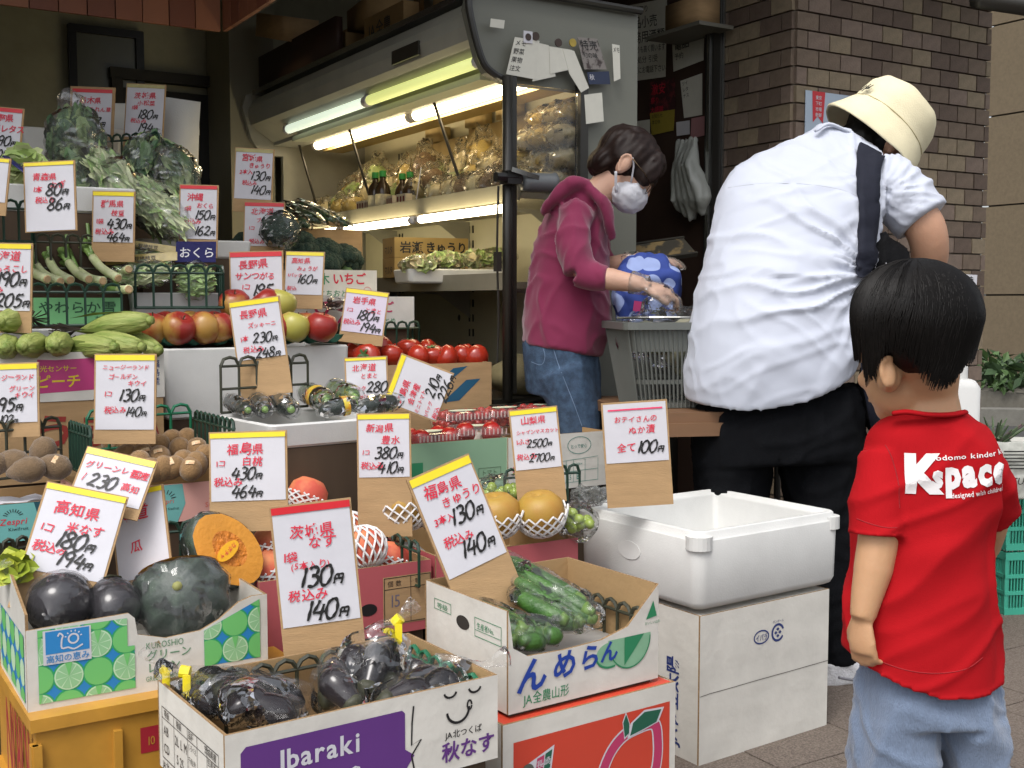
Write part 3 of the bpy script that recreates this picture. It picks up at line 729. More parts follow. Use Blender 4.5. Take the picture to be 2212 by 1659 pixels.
def f(mb):
    text(mb, fr, 'KUROSHIO', .196, .078, .0165, .004, sx=.78); text(mb, fr, 'グリーン', .197, .058, .02, .01); text(mb, fr, 'レモン', .197, .036, .02, .01); text(mb, fr, 'GREEN LEMON', .195, .02, .0125, .004, sx=.7)
deco(lime, 'lettering', mat('print_green_grey', '#5f8a6a', .5, 0), f)
deco(lime, 'lettering', lg[0], lambda mb: text(mb, fr, '高知の恵み', .030, .082, .0142, .006, h=.0032), 'blue logo lettering')
# cucumber (melon) carton
W_, D_2, H_ = .347, .28, .182
ct = [(0, H_), (.012, H_ - .02), (.03, H_ - .066), (.12, H_ - .085), (.35, H_ - .088), (.6, H_ - .085), (.78, H_ - .07), (.93, H_ - .022), (1, H_)]
cuke = carton('cucumber_carton', 'white melon print carton with torn front edge holding bagged cucumbers', (1098, 1322), 1.95, 35, W_, D_2, H_, outer=CBW, inner=CBI, top=ct, cat='carton', floor_h=.045)
fr, fl = fronts(W_, D_2)
blu = mat('print_blue', '#1f3f96', .5, 0); grn_ = mat('print_green', '#2c8057', .5, 0); mel = mat('print_melon_pale', '#82b08f', .5, .1, 30)
def f(mb):
    q = disc(.26, .075, .062, .058, 30); 
    def cl(p): return clip_all(p, [(0, 1, .092), (1, 0, .34)])
    for (poly, hh, m_) in ((disc(.275, .088, .052, .056, 30), .0008, 0), (disc(.228, .066, .034, .024, 24), .001, 0), ([(.262, .093), (.285, .093), (.31, .093), (.29, .07), (.262, .04)], .0014, 1)):
        c_ = clip_all(poly, [(0, 1, .093)]); 
        if c_: mb.flat(c_, *fr, hh, m_)
    pline(mb, fr, disc(.275, .088, .05, .054, 20, 215, 360), .0024, .0016, m=1); pline(mb, fr, disc(.228, .066, .033, .023, 14, 180, 290), .004, .0016, m=1)
    mb.flat([(.315, .118), (.342, .122), (.333, .152)], *fr, .001, 1)
    text(mb, fr, 'おいしい山形', .312, .108, .0065, 0, m=1)
part('melon_print', (lambda q: (f(q), q)[1])(MB()), [mel, grn_], cuke)
def f(mb):
    text(mb, fr, 'んめらん', .02, .04, .066, .03, shear=.12, sx=.95, h=.0021)
deco(cuke, 'lettering', blu, lambda mb: [text(mb, fr, c_, x, y, s_, .028, shear=.15, sx=1.0, h=.0021) for c_, x, y, s_ in (('ん', .018, .038, .066), ('め', .095, .048, .055), ('ら', .155, .052, .05), ('ん', .205, .058, .042))], 'blue brush lettering')
def f(mb):
    text(mb, fr, 'JA全農山形', .032, .012, .023, .004, sx=.88)
    frame(mb, fl, .035, .135, .095, .155, .0012); text(mb, fl, '等級', .045, .139, .012, 0, sx=1.6)
    frame(mb, fl, .175, .115, .26, .15, .0012); text(mb, fl, '生産者No.', .182, .131, .0135, 0, sx=.9); pline(mb, fl, [(.175, .127), (.26, .127)], .001)
deco(cuke, 'lettering', grn_, f, 'green print lettering')
deco(cuke, 'handle_hole', mat('hole_dark', '#2c2722', .9, 0), lambda mb: mb.flat(disc(.135, .13, .022, .013, 20), *fl, .0007))
# red peach carton below
W_, D_2, H_ = .40, .32, .342
red = carton('peach_carton', 'closed white and vermilion carton with large peach outline under the cucumber carton', (1086, 1568), 1.92, 35, W_, D_2, H_, outer=CBW, inner=CBW, cat='carton', sup=False)
mb = MB(); mb.box((W_ / 2, D_2 / 2, H_ - .003), (W_ - .012, D_2 - .012, .005)); part('lid', mb, mat('lid_vermilion', '#c8452f', .5, .05, 9), red)
fr, fl = fronts(W_, D_2)
ver = mat('print_vermilion', '#c2402c', .5, .04, 9); pk = mat('print_magenta', '#b23560', .5, 0); dg = mat('print_dark_green', '#1e5a45', .5, 0)
deco(red, 'vermilion_print', ver, lambda mb: mb.flat(rect(.022, .0, .385, H_ - .035), *fr, .0006))
def f(mb):
    k = .002
    c0 = (.30, .20)
    pts = [(.21, .185), (.235, .235), (.265, .262), (.3, .272), (.345, .272), (.355, .235), (.352, .19), (.335, .15), (.31, .12)]
    pline(mb, fr, pts, .026, .001, 5, m=1); pline(mb, fr, pts, .02, .0014, 5, m=0)
    for lf_, q in (([(.272, .262), (.268, .29), (.275, .305), (.283, .285), (.282, .268)], 0), ([(.285, .262), (.292, .285), (.32, .3), (.362, .297), (.35, .275), (.318, .268)], 0)):
        cx_ = sum(p[0] for p in lf_) / len(lf_); cy_ = sum(p[1] for p in lf_) / len(lf_)
        mb.flat([(cx_ + (x - cx_) * 1.18, cy_ + (y - cy_) * 1.2) for x, y in lf_], *fr, .0018, 1); mb.flat(lf_, *fr, .0022, 2)
    for c_, x, y, s_ in (('ち', .13, .14, .06), ('か', .19, .135, .062), ('ら', .245, .15, .06)):
        text(mb, fr, c_, x, y, s_, .06, shear=.2, h=.0026, m=1); text(mb, fr, c_, x, y, s_, .022, shear=.2, h=.003, m=0)
    mb.flat([(.038, .225), (.102, .235), (.11, .285), (.05, .262), (.036, .25)], *fr, .0012, 1)
    mb.flat(disc(.052, .25, .0135, None, 20), *fr, .0016, 3); mb.flat([(.068, .24), (.084, .243), (.088, .272), (.072, .268)], *fr, .0016, 0); mb.flat([(.086, .243), (.1, .246), (.105, .278), (.09, .273)], *fr, .0016, 2)
    text(mb, fr, '長崎', .0705, .25, .0155, .004, h=.002, sx=1.05, ang=8, m=1); text(mb, fr, 'JA全農ながさき', .042, .229, .0078, 0, h=.002, ang=7, m=3)
    mb.flat(rect(.318, .125, .338, .155), *fr, .0034, 1)
    for i in range(8): mb.flat(rect(.319 + i * .0023, .132, .3199 + i * .0023 + (i % 3) * .0004, .152), *fr, .0037, 3)
part('peach_print', (lambda q: (f(q), q)[1])(MB()), [pk, PAPER, dg, mat('print_grey', '#55584f', .5, 0)], red)
# white card box with foam box on top
W_, D_2, H_ = .43, .43, .364
wb = carton('white_carton', 'plain white upright carton with blue round marks under the big foam box', (1513, 1332), 2.50, 35, W_, D_2, H_, outer=CBW, inner=CBW, cat='carton', sup=False)
mb = MB(); mb.box((W_ / 2, D_2 / 2, H_ - .003), (W_ - .012, D_2 - .012, .004)); part('lid', mb, CBW, wb)
fr, fl = fronts(W_, D_2)
nav = mat('print_navy', '#26356e', .5, 0)
deco(wb, 'flap_seam', mat('seam_shadow', '#57534d', .9, 0), lambda mb: pline(mb, fr, [(.001, .182), (.03, .184), (.08, .184), (.18, .1855), (.3, .1862), (.429, .1875)], .0016))
def f(mb):
    for q in (disc(.195, .285, .024, .015, 24),): pline(mb, fr, q + [q[0]], .0035, .0008)
    text(mb, fr, 'イパラ', .176, .277, .018, .012, sx=.72, h=.001)
    q = disc(.25, .287, .019, .019, 24, 20, 330); pline(mb, fr, q, .0055, .0008)
    for dx, dy in ((0, .008), (-.007, 0), (.007, 0), (0, -.008)): mb.flat([(.25 + dx, .287 + dy + .0045), (.25 + dx + .0055, .287 + dy), (.25 + dx, .287 + dy - .0045), (.25 + dx - .0055, .287 + dy)], *fr, .0009)
    text(mb, fr, 'ダンボール', .232, .311, .0075, 0)
    text(mb, (V(0, .07, .05), V(0, 0, 1), V(0, 1, 0), V(-1, 0, 0)), 'JA伊豆太陽', 0, 0, .044, .024, sx=.92)
deco(wb, 'lettering', nav, f)
# big white foam box: lofted body with lid ledge
P = at(1513, 1332, 2.50); P.z = .3655; fw, fd, fh = .475, .425, .178
c = P + Matrix.Rotation(R(35), 3, 'Z') @ V(fw / 2 - .015, fd / 2 - .008, 0)
foam = thing('foam_box', 'big empty open white polystyrene box on the white carton', 'foam box', c, 35)
mb = MB(); rr_ = lambda z, i, r=.03: rr(fw, fd, r, z, i, 7)
mb.loft([rr_(0, .018), rr_(.005, .009), rr_(.018, .003), rr_(fh - .022, 0), rr_(fh - .020, .001), rr_(fh - .019, .0045), rr_(fh - .003, .006), rr_(fh, .009), rr_(fh, .016), rr_(fh - .006, .0175), rr_(fh - .007, .028), rr_(fh - .014, .030), rr_(.03, .036), rr_(.022, .046)], caps=True)
part('foam_body', mb, FOAM, foam, smooth=True)
for sx_, sy_ in ((-1, -1), (1, -1), (-1, 1)):
    mb = MB(); mb.prism(disc(0, 0, .03, None, 18), (sx_ * (fw / 2 - .024), sy_ * (fd / 2 - .024), fh - .012), (1, 0, 0), (0, 1, 0), (0, 0, 1), .03)
    part('corner_notch', mb, FOAM, foam)
mb = MB(); mb.prism([(x, y) for x, y in disc(0, 0, .04, .022, 20)], (-fw / 2 - .0003, .02, .1), (0, 1, 0), (0, 0, 1), (-1, 0, 0), .001); part('hand_grip', mb, mat('foam_recess', '#d6d6d3', .6, .05, 30), foam)
# beer crate under the lime box
P = at(30, 1560, 1.86); P.z = 0
kc = thing('beer_crate', 'yellow plastic bottle crate standing upside down with red lettering under the lime carton', 'crate', V(-.79, 1.865, 0), 33)
yc = mat('crate_yellow', '#bd8a35', .4, .25, 6, .1, 20)
w_, d_, h_ = .47, .36, .36
mb = MB()
for O, U, N, L in (((0, 0, 0), (1, 0, 0), (0, -1, 0), w_), ((0, d_, 0), (1, 0, 0), (0, 1, 0), w_), ((0, .008, 0), (0, 1, 0), (-1, 0, 0), d_ - .016), ((w_, .008, 0), (0, 1, 0), (1, 0, 0), d_ - .016)):
    mb.prism(rect(0, .0, L, h_ - .02), O, U, (0, 0, 1), N, .008)
part('crate_wall', mb, yc, kc, kind='stuff')
mb = MB(); mb.box((w_ / 2, d_ / 2, h_ - .011), (w_ + .02, d_ + .02, .022)); part('rim', mb, yc, kc)
mb = MB()
for x in (.0, .13, .465): mb.box((x, -.006, h_ / 2 - .02), (.014, .012, h_ - .05))
mb.box((-.004, .0, h_ / 2 - .02), (.012, .02, h_ - .05)); mb.box((-.006, d_ / 2, .17), (.012, d_, .012)); part('ribs', mb, yc, kc, kind='stuff')
fr, fl = fronts(w_, d_)
crd = mat('print_crimson', '#9c2430', .45, 0)
def f(mb):
    fu = (V(0, 0, .325), V(0, 1, 0), V(0, 0, -1), V(-1, 0, 0))
    text(mb, fu, 'KIRIN', .02, .0, .2, .012, sx=.42, h=.007)
    mb.flat(rect(.17, .262, .46, .308), *fr, .0008)
    mb.flat([(.19, .19), (.25, .215), (.3, .22), (.34, .21), (.4, .225), (.4, .2), (.34, .185), (.3, .19), (.26, .175)], *fr, .0008)
    mb.flat([(.195, .13), (.26, .15), (.33, .145), (.36, .12), (.3, .09), (.25, .1)], *fr, .0008)
deco(kc, 'lettering', crd, f)
deco(kc, 'lettering', yc, lambda mb: text(mb, fr, '10   SAPPORO', .18, .275, .022, .004, h=.0014, sx=.8), 'yellow small lettering')
# ================================================================ second row
pinkc = mat('pink_coated_card', '#b0565c', .55, .06, 9)
pe = carton('peach_tray_carton', 'dusty pink shallow carton of netted peaches behind the eggplant price tag', (560, 1258), 2.249, 32, .385, .3, .15, outer=pinkc, inner=CBI, cat='carton', floor_h=.06)
fr, fl = fronts(.385, .3)
deco(pe, 'kraft_patch', CB, lambda mb: mb.flat(rect(.27, .02, .384, .124), *fr, .0006))
def f(mb):
    frame(mb, fr, .272, .022, .383, .122, .0016, .001)
    pline(mb, fr, [(.272, .097), (.383, .097)], .0014); pline(mb, fr, [(.335, .122), (.335, .022)], .0014)
    text(mb, fr, '個 数', .28, .103, .014, .002); text(mb, fr, '等', .345, .103, .014, .002)
    mb.flat(disc(.236, .06, .02, .013, 20), *fr, .0008)
deco(pe, 'lettering', ink, f); deco(pe, 'stamp', mat('stamp_grey', '#6c6470', .8, .3, 90), lambda mb: text(mb, fr, '15', .283, .058, .038, .003, sx=.85))
pr = carton('pear_carton', 'dusty pink shallow carton of golden pears in white foam nets', (942, 1202), 2.456, 32, .375, .3, .13, outer=pinkc, inner=CBI, cat='carton', floor_h=.06)
teal = mat('print_teal', '#1f4f5c', .5, .05, 9); aqua = mat('print_aqua', '#6fb0ac', .5, .05, 9); pnk = mat('print_salmon', '#d9a49a', .5, .05, 9)
k1 = carton('kiwi_carton', 'flat dark teal kiwi carton at the left edge with pointed brown kiwis', (-90, 1098), 2.26, 32, .27, .22, .078, outer=teal, inner=CBI, cat='carton', floor_h=.045)
fr, fl = fronts(.27, .22)
deco(k1, 'round_print', aqua, lambda mb: mb.flat([(.04, .0), (.13, .0), (.15, .04), (.14, .077), (.04, .077)], *fr, .0006))
deco(k1, 'lettering', PAPER, lambda mb: [text(mb, fr, s_, x, y, z_, .014, sx=.9) for s_, x, y, z_ in (('Zespri', .175, .05, .02), ('Green', .175, .027, .02))])
def f(mb):
    for k in range(9): a = R(20 + k * 17.5); pline(mb, fr, [(.1 + .012 * math.cos(a), .05 + .01 * math.sin(a)), (.1 + .02 * math.cos(a), .05 + .017 * math.sin(a))], .0016)
    text(mb, fr, 'Kiwifruit', .09, .022, .01, .002)
deco(k1, 'lettering', ink, f, 'sun ray mark and black lettering')
deco(k1, 'lettering', RED, lambda mb: text(mb, fr, 'Zespri', .075, .035, .018, .012, shear=.2), 'red lettering')
k2 = carton('kiwi_carton', 'flat aqua and salmon kiwi carton filled with round golden kiwis', (178, 1062), 2.42, 32, .42, .24, .085, outer=pnk, inner=CBI, cat='carton', floor_h=.045)
fr, fl = fronts(.42, .24)
deco(k2, 'aqua_print', aqua, lambda mb: mb.flat([(.0, .0), (.2, .0), (.218, .04), (.212, .084), (.0, .084)], *fr, .0006))
def f(mb):
    for k in range(9): a = R(10 + k * 20); pline(mb, fr, [(.172 + .015 * math.cos(a), .052 + .012 * math.sin(a)), (.172 + .026 * math.cos(a), .052 + .022 * math.sin(a))], .0018)
    text(mb, fr, 'New Zealand Kiwifruit', .14, .028, .008, .001, sx=.8)
deco(k2, 'lettering', ink, f)
deco(k2, 'lettering', mat('print_coral', '#d0685c', .5, 0), lambda mb: [text(mb, fr, 'Zespri', .15, .043, .015, .004), text(mb, fr, 'Zespri', .27, .045, .017, .003), text(mb, fr, 'SunGold', .262, .027, .016, .003)], 'coral lettering')
# brown cartons with grade table printed upside down
for zz, yy in ((0, 955), (-1, 0)):
    P = at(600, 955, 2.68)
    if zz == 0:
        j1 = carton('brown_carton', 'brown carton with upside down grade table under the zucchini tray', (600, 955), 2.68, 34, .33, .28, .1, cat='carton', sup=False); o = j1
    else:
        P.z -= .101; py_ = 650 + (CAMH - P.z) / P.y * F
        o = carton('brown_carton', 'lower brown carton peeping out under the upside down printed one', (600, py_), 2.68, 34, .33, .28, .1, cat='carton'); 
        FR[o.name][0].z = P.z - .1; o.location.z = P.z - .1
    mb = MB(); mb.box((.165, .14, .0975), (.318, .268, .004)); part('lid', mb, CB, o)
    fr = (V(.33, 0, .1), V(-1, 0, 0), V(0, 0, -1), V(0, -1, 0))
    def f(mb):
        frame(mb, fr, .08, .012, .3, .078, .0015)
        pline(mb, fr, [(.08, .03), (.3, .03)], .0014); pline(mb, fr, [(.225, .012), (.225, .078)], .0012); pline(mb, fr, [(.13, .012), (.13, .078)], .0012)
        for s_, x, y, z_ in (('3L・2L・L', .145, .055, .014), ('M・S・2S', .148, .036, .014), ('規　格', .15, .016, .011), ('量　目', .24, .016, .011)): text(mb, fr, s_, x, y, z_, .002, sx=.95)
        q = disc(.174, .061, .0095, None, 16); pline(mb, fr, q + [q[0]], .0013)
    deco(o, 'lettering', ink, f); deco(o, 'lettering', RED, lambda mb: text(mb, fr, '4 kg', .245, .045, .016, .002), 'red lettering')
ztray = foam_tray('foam_tray', 'white foam tray of wrapped zucchinis on brown printed cartons', (584, 919), 2.5, 38, .30, .29, .055, th=.012)
gbox = carton('green_carton', 'pale green tomato carton with dark green square, tomato packs on top', (885, 960), 2.95, 32, .30, .3, .2, outer=mat('pale_green_card', '#86a88a', .5, .05, 7), inner=CBI, cat='carton', sup=True, floor_h=.12)
fr, fl = fronts(.3, .3)
deco(gbox, 'dark_square', grn_, lambda mb: mb.flat(rect(.005, .09, .038, .15), *fr, .0006))
deco(gbox, 'lettering', mat('print_olive', '#40563f', .5, 0), lambda mb: [frame(mb, fr, .205, .095, .275, .122, .0012), text(mb, fr, 'トマト', .213, .102, .017, 0), text(mb, fr, 'A14', .205, .05, .022, 0, shear=.3)])
wgb = carton('white_carton', 'white carton with teal printed table and oval stamp behind the pears', (1098, 946), 3.1, 32, .33, .28, .155, outer=CBW, inner=CBI, cat='carton', floor_h=.09)
fr, fl = fronts(.33, .28)
tg = mat('print_sea_green', '#2f7f74', .5, 0)
def f(mb):
    q = disc(.235, .12, .04, .024, 26); pline(mb, fr, q + [q[0]], .0016); text(mb, fr, 'とって安心', .205, .113, .012, .003, sx=.95)
    pline(mb, fr, [(.12, .075), (.3, .085)], .0012); pline(mb, fr, [(.12, .045), (.3, .05)], .0012); pline(mb, fr, [(.12, .015), (.3, .018)], .0012)
    for x in (.12, .155, .19, .215, .255, .3): pline(mb, fr, [(x, .08), (x, .016)], .0012)
    for s_, x, y, z_ in (('生産者番号', .157, .06, .01), ('2020-4', .225, .064, .009), ('S', .165, .024, .02), ('25', .193, .024, .02), ('B', .225, .024, .024)): text(mb, fr, s_, x, y, z_, .004, sx=.75)
deco(wgb, 'lettering', tg, f); deco(wgb, 'lettering', RED, lambda mb: text(mb, fr, 'とまと 2P入', .01, .055, .026, .004, sx=.8), 'red lettering')
# foam block with apple trays
fb = foam_tray('foam_box', 'tall white foam box carrying green trays of apples', (353, 754), 2.95, 32, .517, .3, .185, th=.02, deep=.02, r=.015)
# corn carton
cc = carton('corn_carton', 'white carton with magenta band and yellow lettering, ears of corn on top', (-83, 766), 2.61, 32, .455, .3, .116, outer=CBW, inner=CBI, cat='carton', sup=False, floor_h=.085)
fr, fl = fronts(.455, .3)
mg = mat('print_hot_pink', '#b43a75', .5, .05, 9); ye = mat('print_yellow', '#d9c02c', .5, 0)
deco(cc, 'magenta_band', mg, lambda mb: [mb.flat([(.16, .02), (.37, .028), (.4, .04), (.41, .1), (.34, .103), (.2, .098), (.16, .1)], *fr, .0006)])
deco(cc, 'lettering', ye, lambda mb: [text(mb, fr, '光センサー', .165, .072, .016, .008, sx=1.05), text(mb, fr, 'ピーチ', .155, .035, .034, .02, shear=.1), text(mb, fr, 'もも', .285, .024, .075, .035, shear=.1, sx=.9)], 'yellow brush lettering')
deco(cc, 'lettering', nav, lambda mb: [text(mb, fr, 'JAふくしま未来', .285, .004, .017, .006), text(mb, fr, '福島産', .424, .075, .02, .01, sp_=1, vert=True)], 'navy lettering')
P = at(-83, 766, 2.61); zc = P.z - .117; py_ = 650 + (CAMH - zc) / P.y * F
bc = carton('brown_carton', 'brown carton with worn red letters under the corn carton', (-83, py_), 2.61, 32, .455, .3, .19, cat='carton')
bc.location.z = zc - .19; FR[bc.name][0].z = zc - .19
fr, fl = fronts(.455, .3)
deco(bc, 'lettering', mat('print_brick_red', '#8f2f28', .6, .1, 30), lambda mb: text(mb, fr, 'うまい', .15, .085, .09, .03, sx=1.1))
# tomato carton
tc_ = carton('tomato_carton', 'brown open carton with slanting blue bars full of large red tomatoes', (755, 792), 3.3, 32, .475, .36, .14, cat='carton', floor_h=.075, btop=[(0, .14), (.7, .14), (.75, .17), (1, .17)])
fr, fl = fronts(.475, .36)
deco(tc_, 'blue_bars', mat('print_steel_blue', '#1f5370', .5, .05, 9), lambda mb: [mb.flat([(.24, .05), (.34, .125), (.39, .13), (.31, .075), (.29, .055)], *fr, .0006), mb.flat([(.3, .022), (.36, .026), (.435, .09), (.385, .088), (.35, .06)], *fr, .0006)])
P = at(755, 792, 3.3)
bt = carton('brown_carton', 'brown carton with vegetable sketches under the tomato carton', (755, 650 + (CAMH - (P.z - .142)) / P.y * F), 3.3, 32, .475, .36, .12, cat='carton')
bt.location.z = P.z - .142 - .12; FR[bt.name][0].z = bt.location.z
deco(bt, 'lettering', ink, lambda mb: [pline(mb, fr, [(.3, .105), (.44, .105)], .004), pline(mb, fr, disc(.38, .06, .022, None, 16, 0, 180), .006), text(mb, fr, '菜', .42, .05, .035, .012)])
# leek shelf: long foam tray, green leek carton
f1 = foam_tray('foam_tray', 'long white foam tray under the green leek carton', (-60, 712), 2.78, 32, .40, .3, .062, th=.018, deep=.02, r=.012)
lk = carton('leek_carton', 'light green leek carton with dark green lettering on foam tray', (72, 643), 2.97, 30, .22, .26, .072, outer=mat('leaf_green_card', '#6fae74', .5, .06, 7), inner=CBI, cat='carton', floor_h=.05)
fr, fl = fronts(.22, .26)
deco(lk, 'lettering', mat('print_forest', '#234d33', .5, 0), lambda mb: [text(mb, fr, 'やわらか雪', .01, .034, .034, .012, sx=1.15), text(mb, fr, 'ねぎ', .15, .01, .018, .002)])
fs_ = foam_tray('foam_tray', 'white foam tray in the dark grid basket under the okra bag', (285, 632), 3.15, 30, .30, .22, .07, th=.015, deep=.02, r=.012)
# strawberry cartons
s1 = carton('strawberry_carton', 'lower white strawberry carton with pink swoosh mark behind the tomatoes', (590, 640), 3.5, 30, .47, .26, .1, outer=CBW, inner=CBW, cat='carton', floor_h=.08)
fr, fl = fronts(.47, .26)
deco(s1, 'pink_mark', mat('print_rose', '#bb2f5e', .5, 0), lambda mb: [pline(mb, fr, disc(.155, .062, .02, .016, 14, 30, 380), .009), pline(mb, fr, [(.135, .082), (.175, .082)], .005), mb.flat([(.19, .0), (.215, .0), (.3, .099), (.27, .099), (.235, .06)], *fr, .0006), text(mb, fr, 'いちご', .29, .052, .038, .02, sx=.95)])
deco(s1, 'lettering', grn_, lambda mb: [text(mb, fr, 'とちおとめ', .3, .015, .021, .006, shear=.15), mb.flat([(.22, .0), (.27, .0), (.32, .05), (.29, .05)], *fr, .0007), text(mb, fr, '栃木', .145, .008, .012, 0)])
s2 = carton('strawberry_carton', 'upper white strawberry carton with green and red lettering below the broccoli', (655, 582), 3.78, 30, .26, .24, .1, outer=CBW, inner=CBW, cat='carton', floor_h=.08)
fr, fl = fronts(.26, .24)
deco(s2, 'lettering', RED, lambda mb: [text(mb, fr, 'いちご', .1, .055, .042, .022, sx=.95), pline(mb, fr, disc(.225, .03, .014, None, 14) + [(.239, .03)], .0014)])
deco(s2, 'lettering', grn_, lambda mb: [text(mb, fr, '栃木', .015, .055, .04, .016, sx=.95), text(mb, fr, 'とちおとめ', .05, .012, .026, .006, shear=.15)], 'green lettering')
# rear row: broccoli carton, cucumber carton, foam boxes
br = carton('broccoli_carton', 'open brown carton of dark broccoli heads', (505, 545), 3.75, 30, .40, .3, .1, cat='carton', floor_h=.07)
cb2 = carton('cucumber_box', 'brown carton of wrapped cucumbers high at the back beside the display case', (625, 492), 4.0, 30, .27, .22, .09, cat='carton', floor_h=.06)
f2 = foam_tray('foam_tray', 'broad white foam tray with bags of spinach leaning on it', (-70, 392), 3.0, 28, .42, .3, .07, th=.02, deep=.03, r=.012)
f3 = foam_tray('foam_tray', 'white foam tray under the long bagged greens', (300, 515), 3.45, 28, .34, .3, .055, th=.02, deep=.02, r=.012)
f4 = foam_tray('foam_box', 'white foam box with open side behind the lettuce tag', (46, 272), 3.9, 30, .32, .25, .16, th=.02, r=.012)
f5 = foam_tray('foam_box', 'tilted white foam box topmost at the back left', (236, 208), 4.3, 30, .34, .3, .12, th=.02, r=.015, sup=False)
mb = MB(); mb.box((0, 0, 0), (.13, .02, .34), M=rot(6, 4, 26)); P = at(385, 320, 4.15); t = solo('foam_slab', mb, FOAM, 'upright white foam lid leaning behind the bagged greens', 'foam lid', P)
f6 = foam_tray('foam_box', 'white foam box under the greens, beside the tilted one', (225, 275), 4.15, 30, .34, .3, .16, th=.02, r=.015)
f5.location.z = f6.location.z + .162; f5.rotation_euler.y = R(-4)
# stand that carries the rear tiers
t = thing('display_stand', 'dark stepped wooden stand hidden under the tiers of produce boxes', 'stand', (-.6, 2.6, 0), 0)
wd = mat('stand_wood', '#4a3a2a', .8, .3, 6, .1, 40, stretch=(1, 1, .2))
for P, yaw, w_, d_ in STAND:
    if P.z < .05: continue
    c = P + Matrix.Rotation(R(yaw), 3, 'Z') @ V(w_ / 2, d_ / 2, 0) - V(-.6, 2.6, 0)
    mb = MB(); e = rnd.uniform(.008, .016); mb.box((c.x, c.y, (P.z - .001) / 2), (w_ - 2 * e, d_ - 2 * e, P.z - .001), yaw); part('tier_block', mb, wd, t)
# ================================================================ price tags
T = price_tag
T('tall white price tag for eggplants with red tape reading 130 and 140 yen', (586, 1100), (753, 1080), 262, 2.0, [('r', '茨城県', .2, .40, .19, 1), ('r', 'なす', .42, .56, .18), ('r', '1袋', .07, .70, .15), ('r', '(5本入り)', .17, .82, .12), ('n', '130円', .24, 1.06, .25), ('r', '税込み', .1, 1.22, .17), ('n', '140円', .27, 1.5, .25)], tape=TR, board=.10, lean=5, Y2=2.03)
T('slanting cucumber price tag with yellow tape on a broad card, 130 and 140 yen', (884, 1040), (1010, 985), 232, 2.12, [('r', '福島県', .12, .36, .21), ('r', 'きゅうり', .32, .55, .17), ('r', '3本入', .1, .76, .14), ('n', '130円', .34, .86, .24), ('r', '税込み', .12, 1.12, .17), ('n', '140円', .3, 1.36, .25)], board=.10, lean=14, Y2=2.18, tape_h=.11)
T('white aubergine price tag slanting over the wrapped round eggplants, 180 and 194 yen', (105, 1044), (272, 1077), 190, 2.13, [('r', '高知県', .16, .36, .2), ('r', '米なす', .38, .58, .16), ('r', '1コ', .06, .62, .13), ('n', '180円', .28, .8, .22), ('r', '税込み', .04, .88, .15), ('n', '194円', .36, 1.03, .2)], board=.07, lean=25, Y2=2.15, tape_h=.07)
T('half hidden pale price tag with yellow tape behind the 180 yen one', (240, 1073), (348, 1050), 190, 2.24, [('r', '北海道', -.2, .55, .3), ('r', '瓜', .28, 1.15, .24)], board=.03, lean=20)
T('tilted green lemon price tag with yellow tape, 230', (192, 968), (336, 1000), 110, 2.22, [('r', 'グリーンレモン', .05, .28, .13), ('q', '1', .05, .5, .12), ('n', '230', .16, .56, .2), ('r', '国産', .72, .3, .14), ('r', '高知', .65, .52, .14)], board=.02, lean=30)
T('wide white peach price tag with yellow tape reading 430 and 464 yen', (455, 938), (615, 933), 146, 2.33, [('r', '福島県', .22, .28, .17), ('r', '白桃', .42, .43, .14), ('r', '1コ', .06, .44, .11), ('n', '430円', .27, .62, .16), ('r', '税込み', .04, .7, .13), ('n', '464円', .27, .86, .16)], board=.06, paper=PAPER, lean=8, tape_h=.06)
T('narrow pear price tag with yellow tape reading 380 and 410 yen', (774, 897), (883, 895), 135, 2.55, [('r', '新潟県', .15, .33, .18), ('r', '豊水', .45, .57, .19), ('r', '1コ', .06, .78, .13), ('n', '380円', .3, .86, .22), ('r', '税込み', .04, 1.06, .15), ('n', '410円', .36, 1.15, .22)], board=.13, lean=6)
T('muscat grape price tag with yellow tape reading 2500 and 2700 yen', (1102, 890), (1200, 880), 128, 2.68, [('r', '山梨県', .2, .3, .19), ('r', 'シャインマスカット', .08, .52, .105), ('r', '1ふさ', .05, .73, .14), ('n', '2500円', .28, .82, .17), ('r', '税込み', .04, 1.07, .15), ('n', '2700円', .3, 1.14, .17)], board=.08, lean=5)
T('pickle price tag with a pink line on a tall card reading 100 yen each', (1302, 875), (1437, 866), 128, 2.62, [('r', 'おテイさんの', .16, .3, .115), ('r', 'ぬか漬', .38, .48, .14), ('r', '全て', .18, .76, .15), ('n', '100円', .48, .8, .19)], tape=TP, board=.10, lean=3, paper=PAPER)
T('Hokkaido tomato price tag reading 280 between zucchini tray and foam box', (747, 776), (833, 772), 92, 2.92, [('r', '北海道', .15, .3, .2), ('r', 'とまと', .35, .5, .15), ('r', '1パック', .02, .8, .14), ('n', '280', .48, .86, .26), ('r', '税込み', .25, 1.05, .15)], board=.04, lean=6, tape_h=.05)
T('price tag lying on its side for mini tomatoes reading 210 and 226 yen', (832, 866), (869, 767), 118, 2.9, [('r', '福島県', .06, .36, .17), ('r', '会津産', .12, .56, .15), ('r', 'ミニトマト', .0, .72, .1), ('n', '210円', .4, .92, .21), ('r', '1パック', .0, .92, .1), ('r', '税込', .02, 1.12, .13), ('n', '226円', .4, 1.2, .22)], lean=5, tape_h=.09)
T('zucchini price tag with yellow tape in front of the apples reading 230 and 248 yen', (497, 656), (600, 642), 125, 2.78, [('r', '長野県', .16, .34, .19), ('r', 'ズッキーニ', .3, .56, .12), ('r', '1本', .1, .82, .14), ('n', '230円', .36, .88, .2), ('r', '税込み', .14, 1.06, .15), ('n', '248円', .38, 1.2, .2)], board=.09, lean=3)
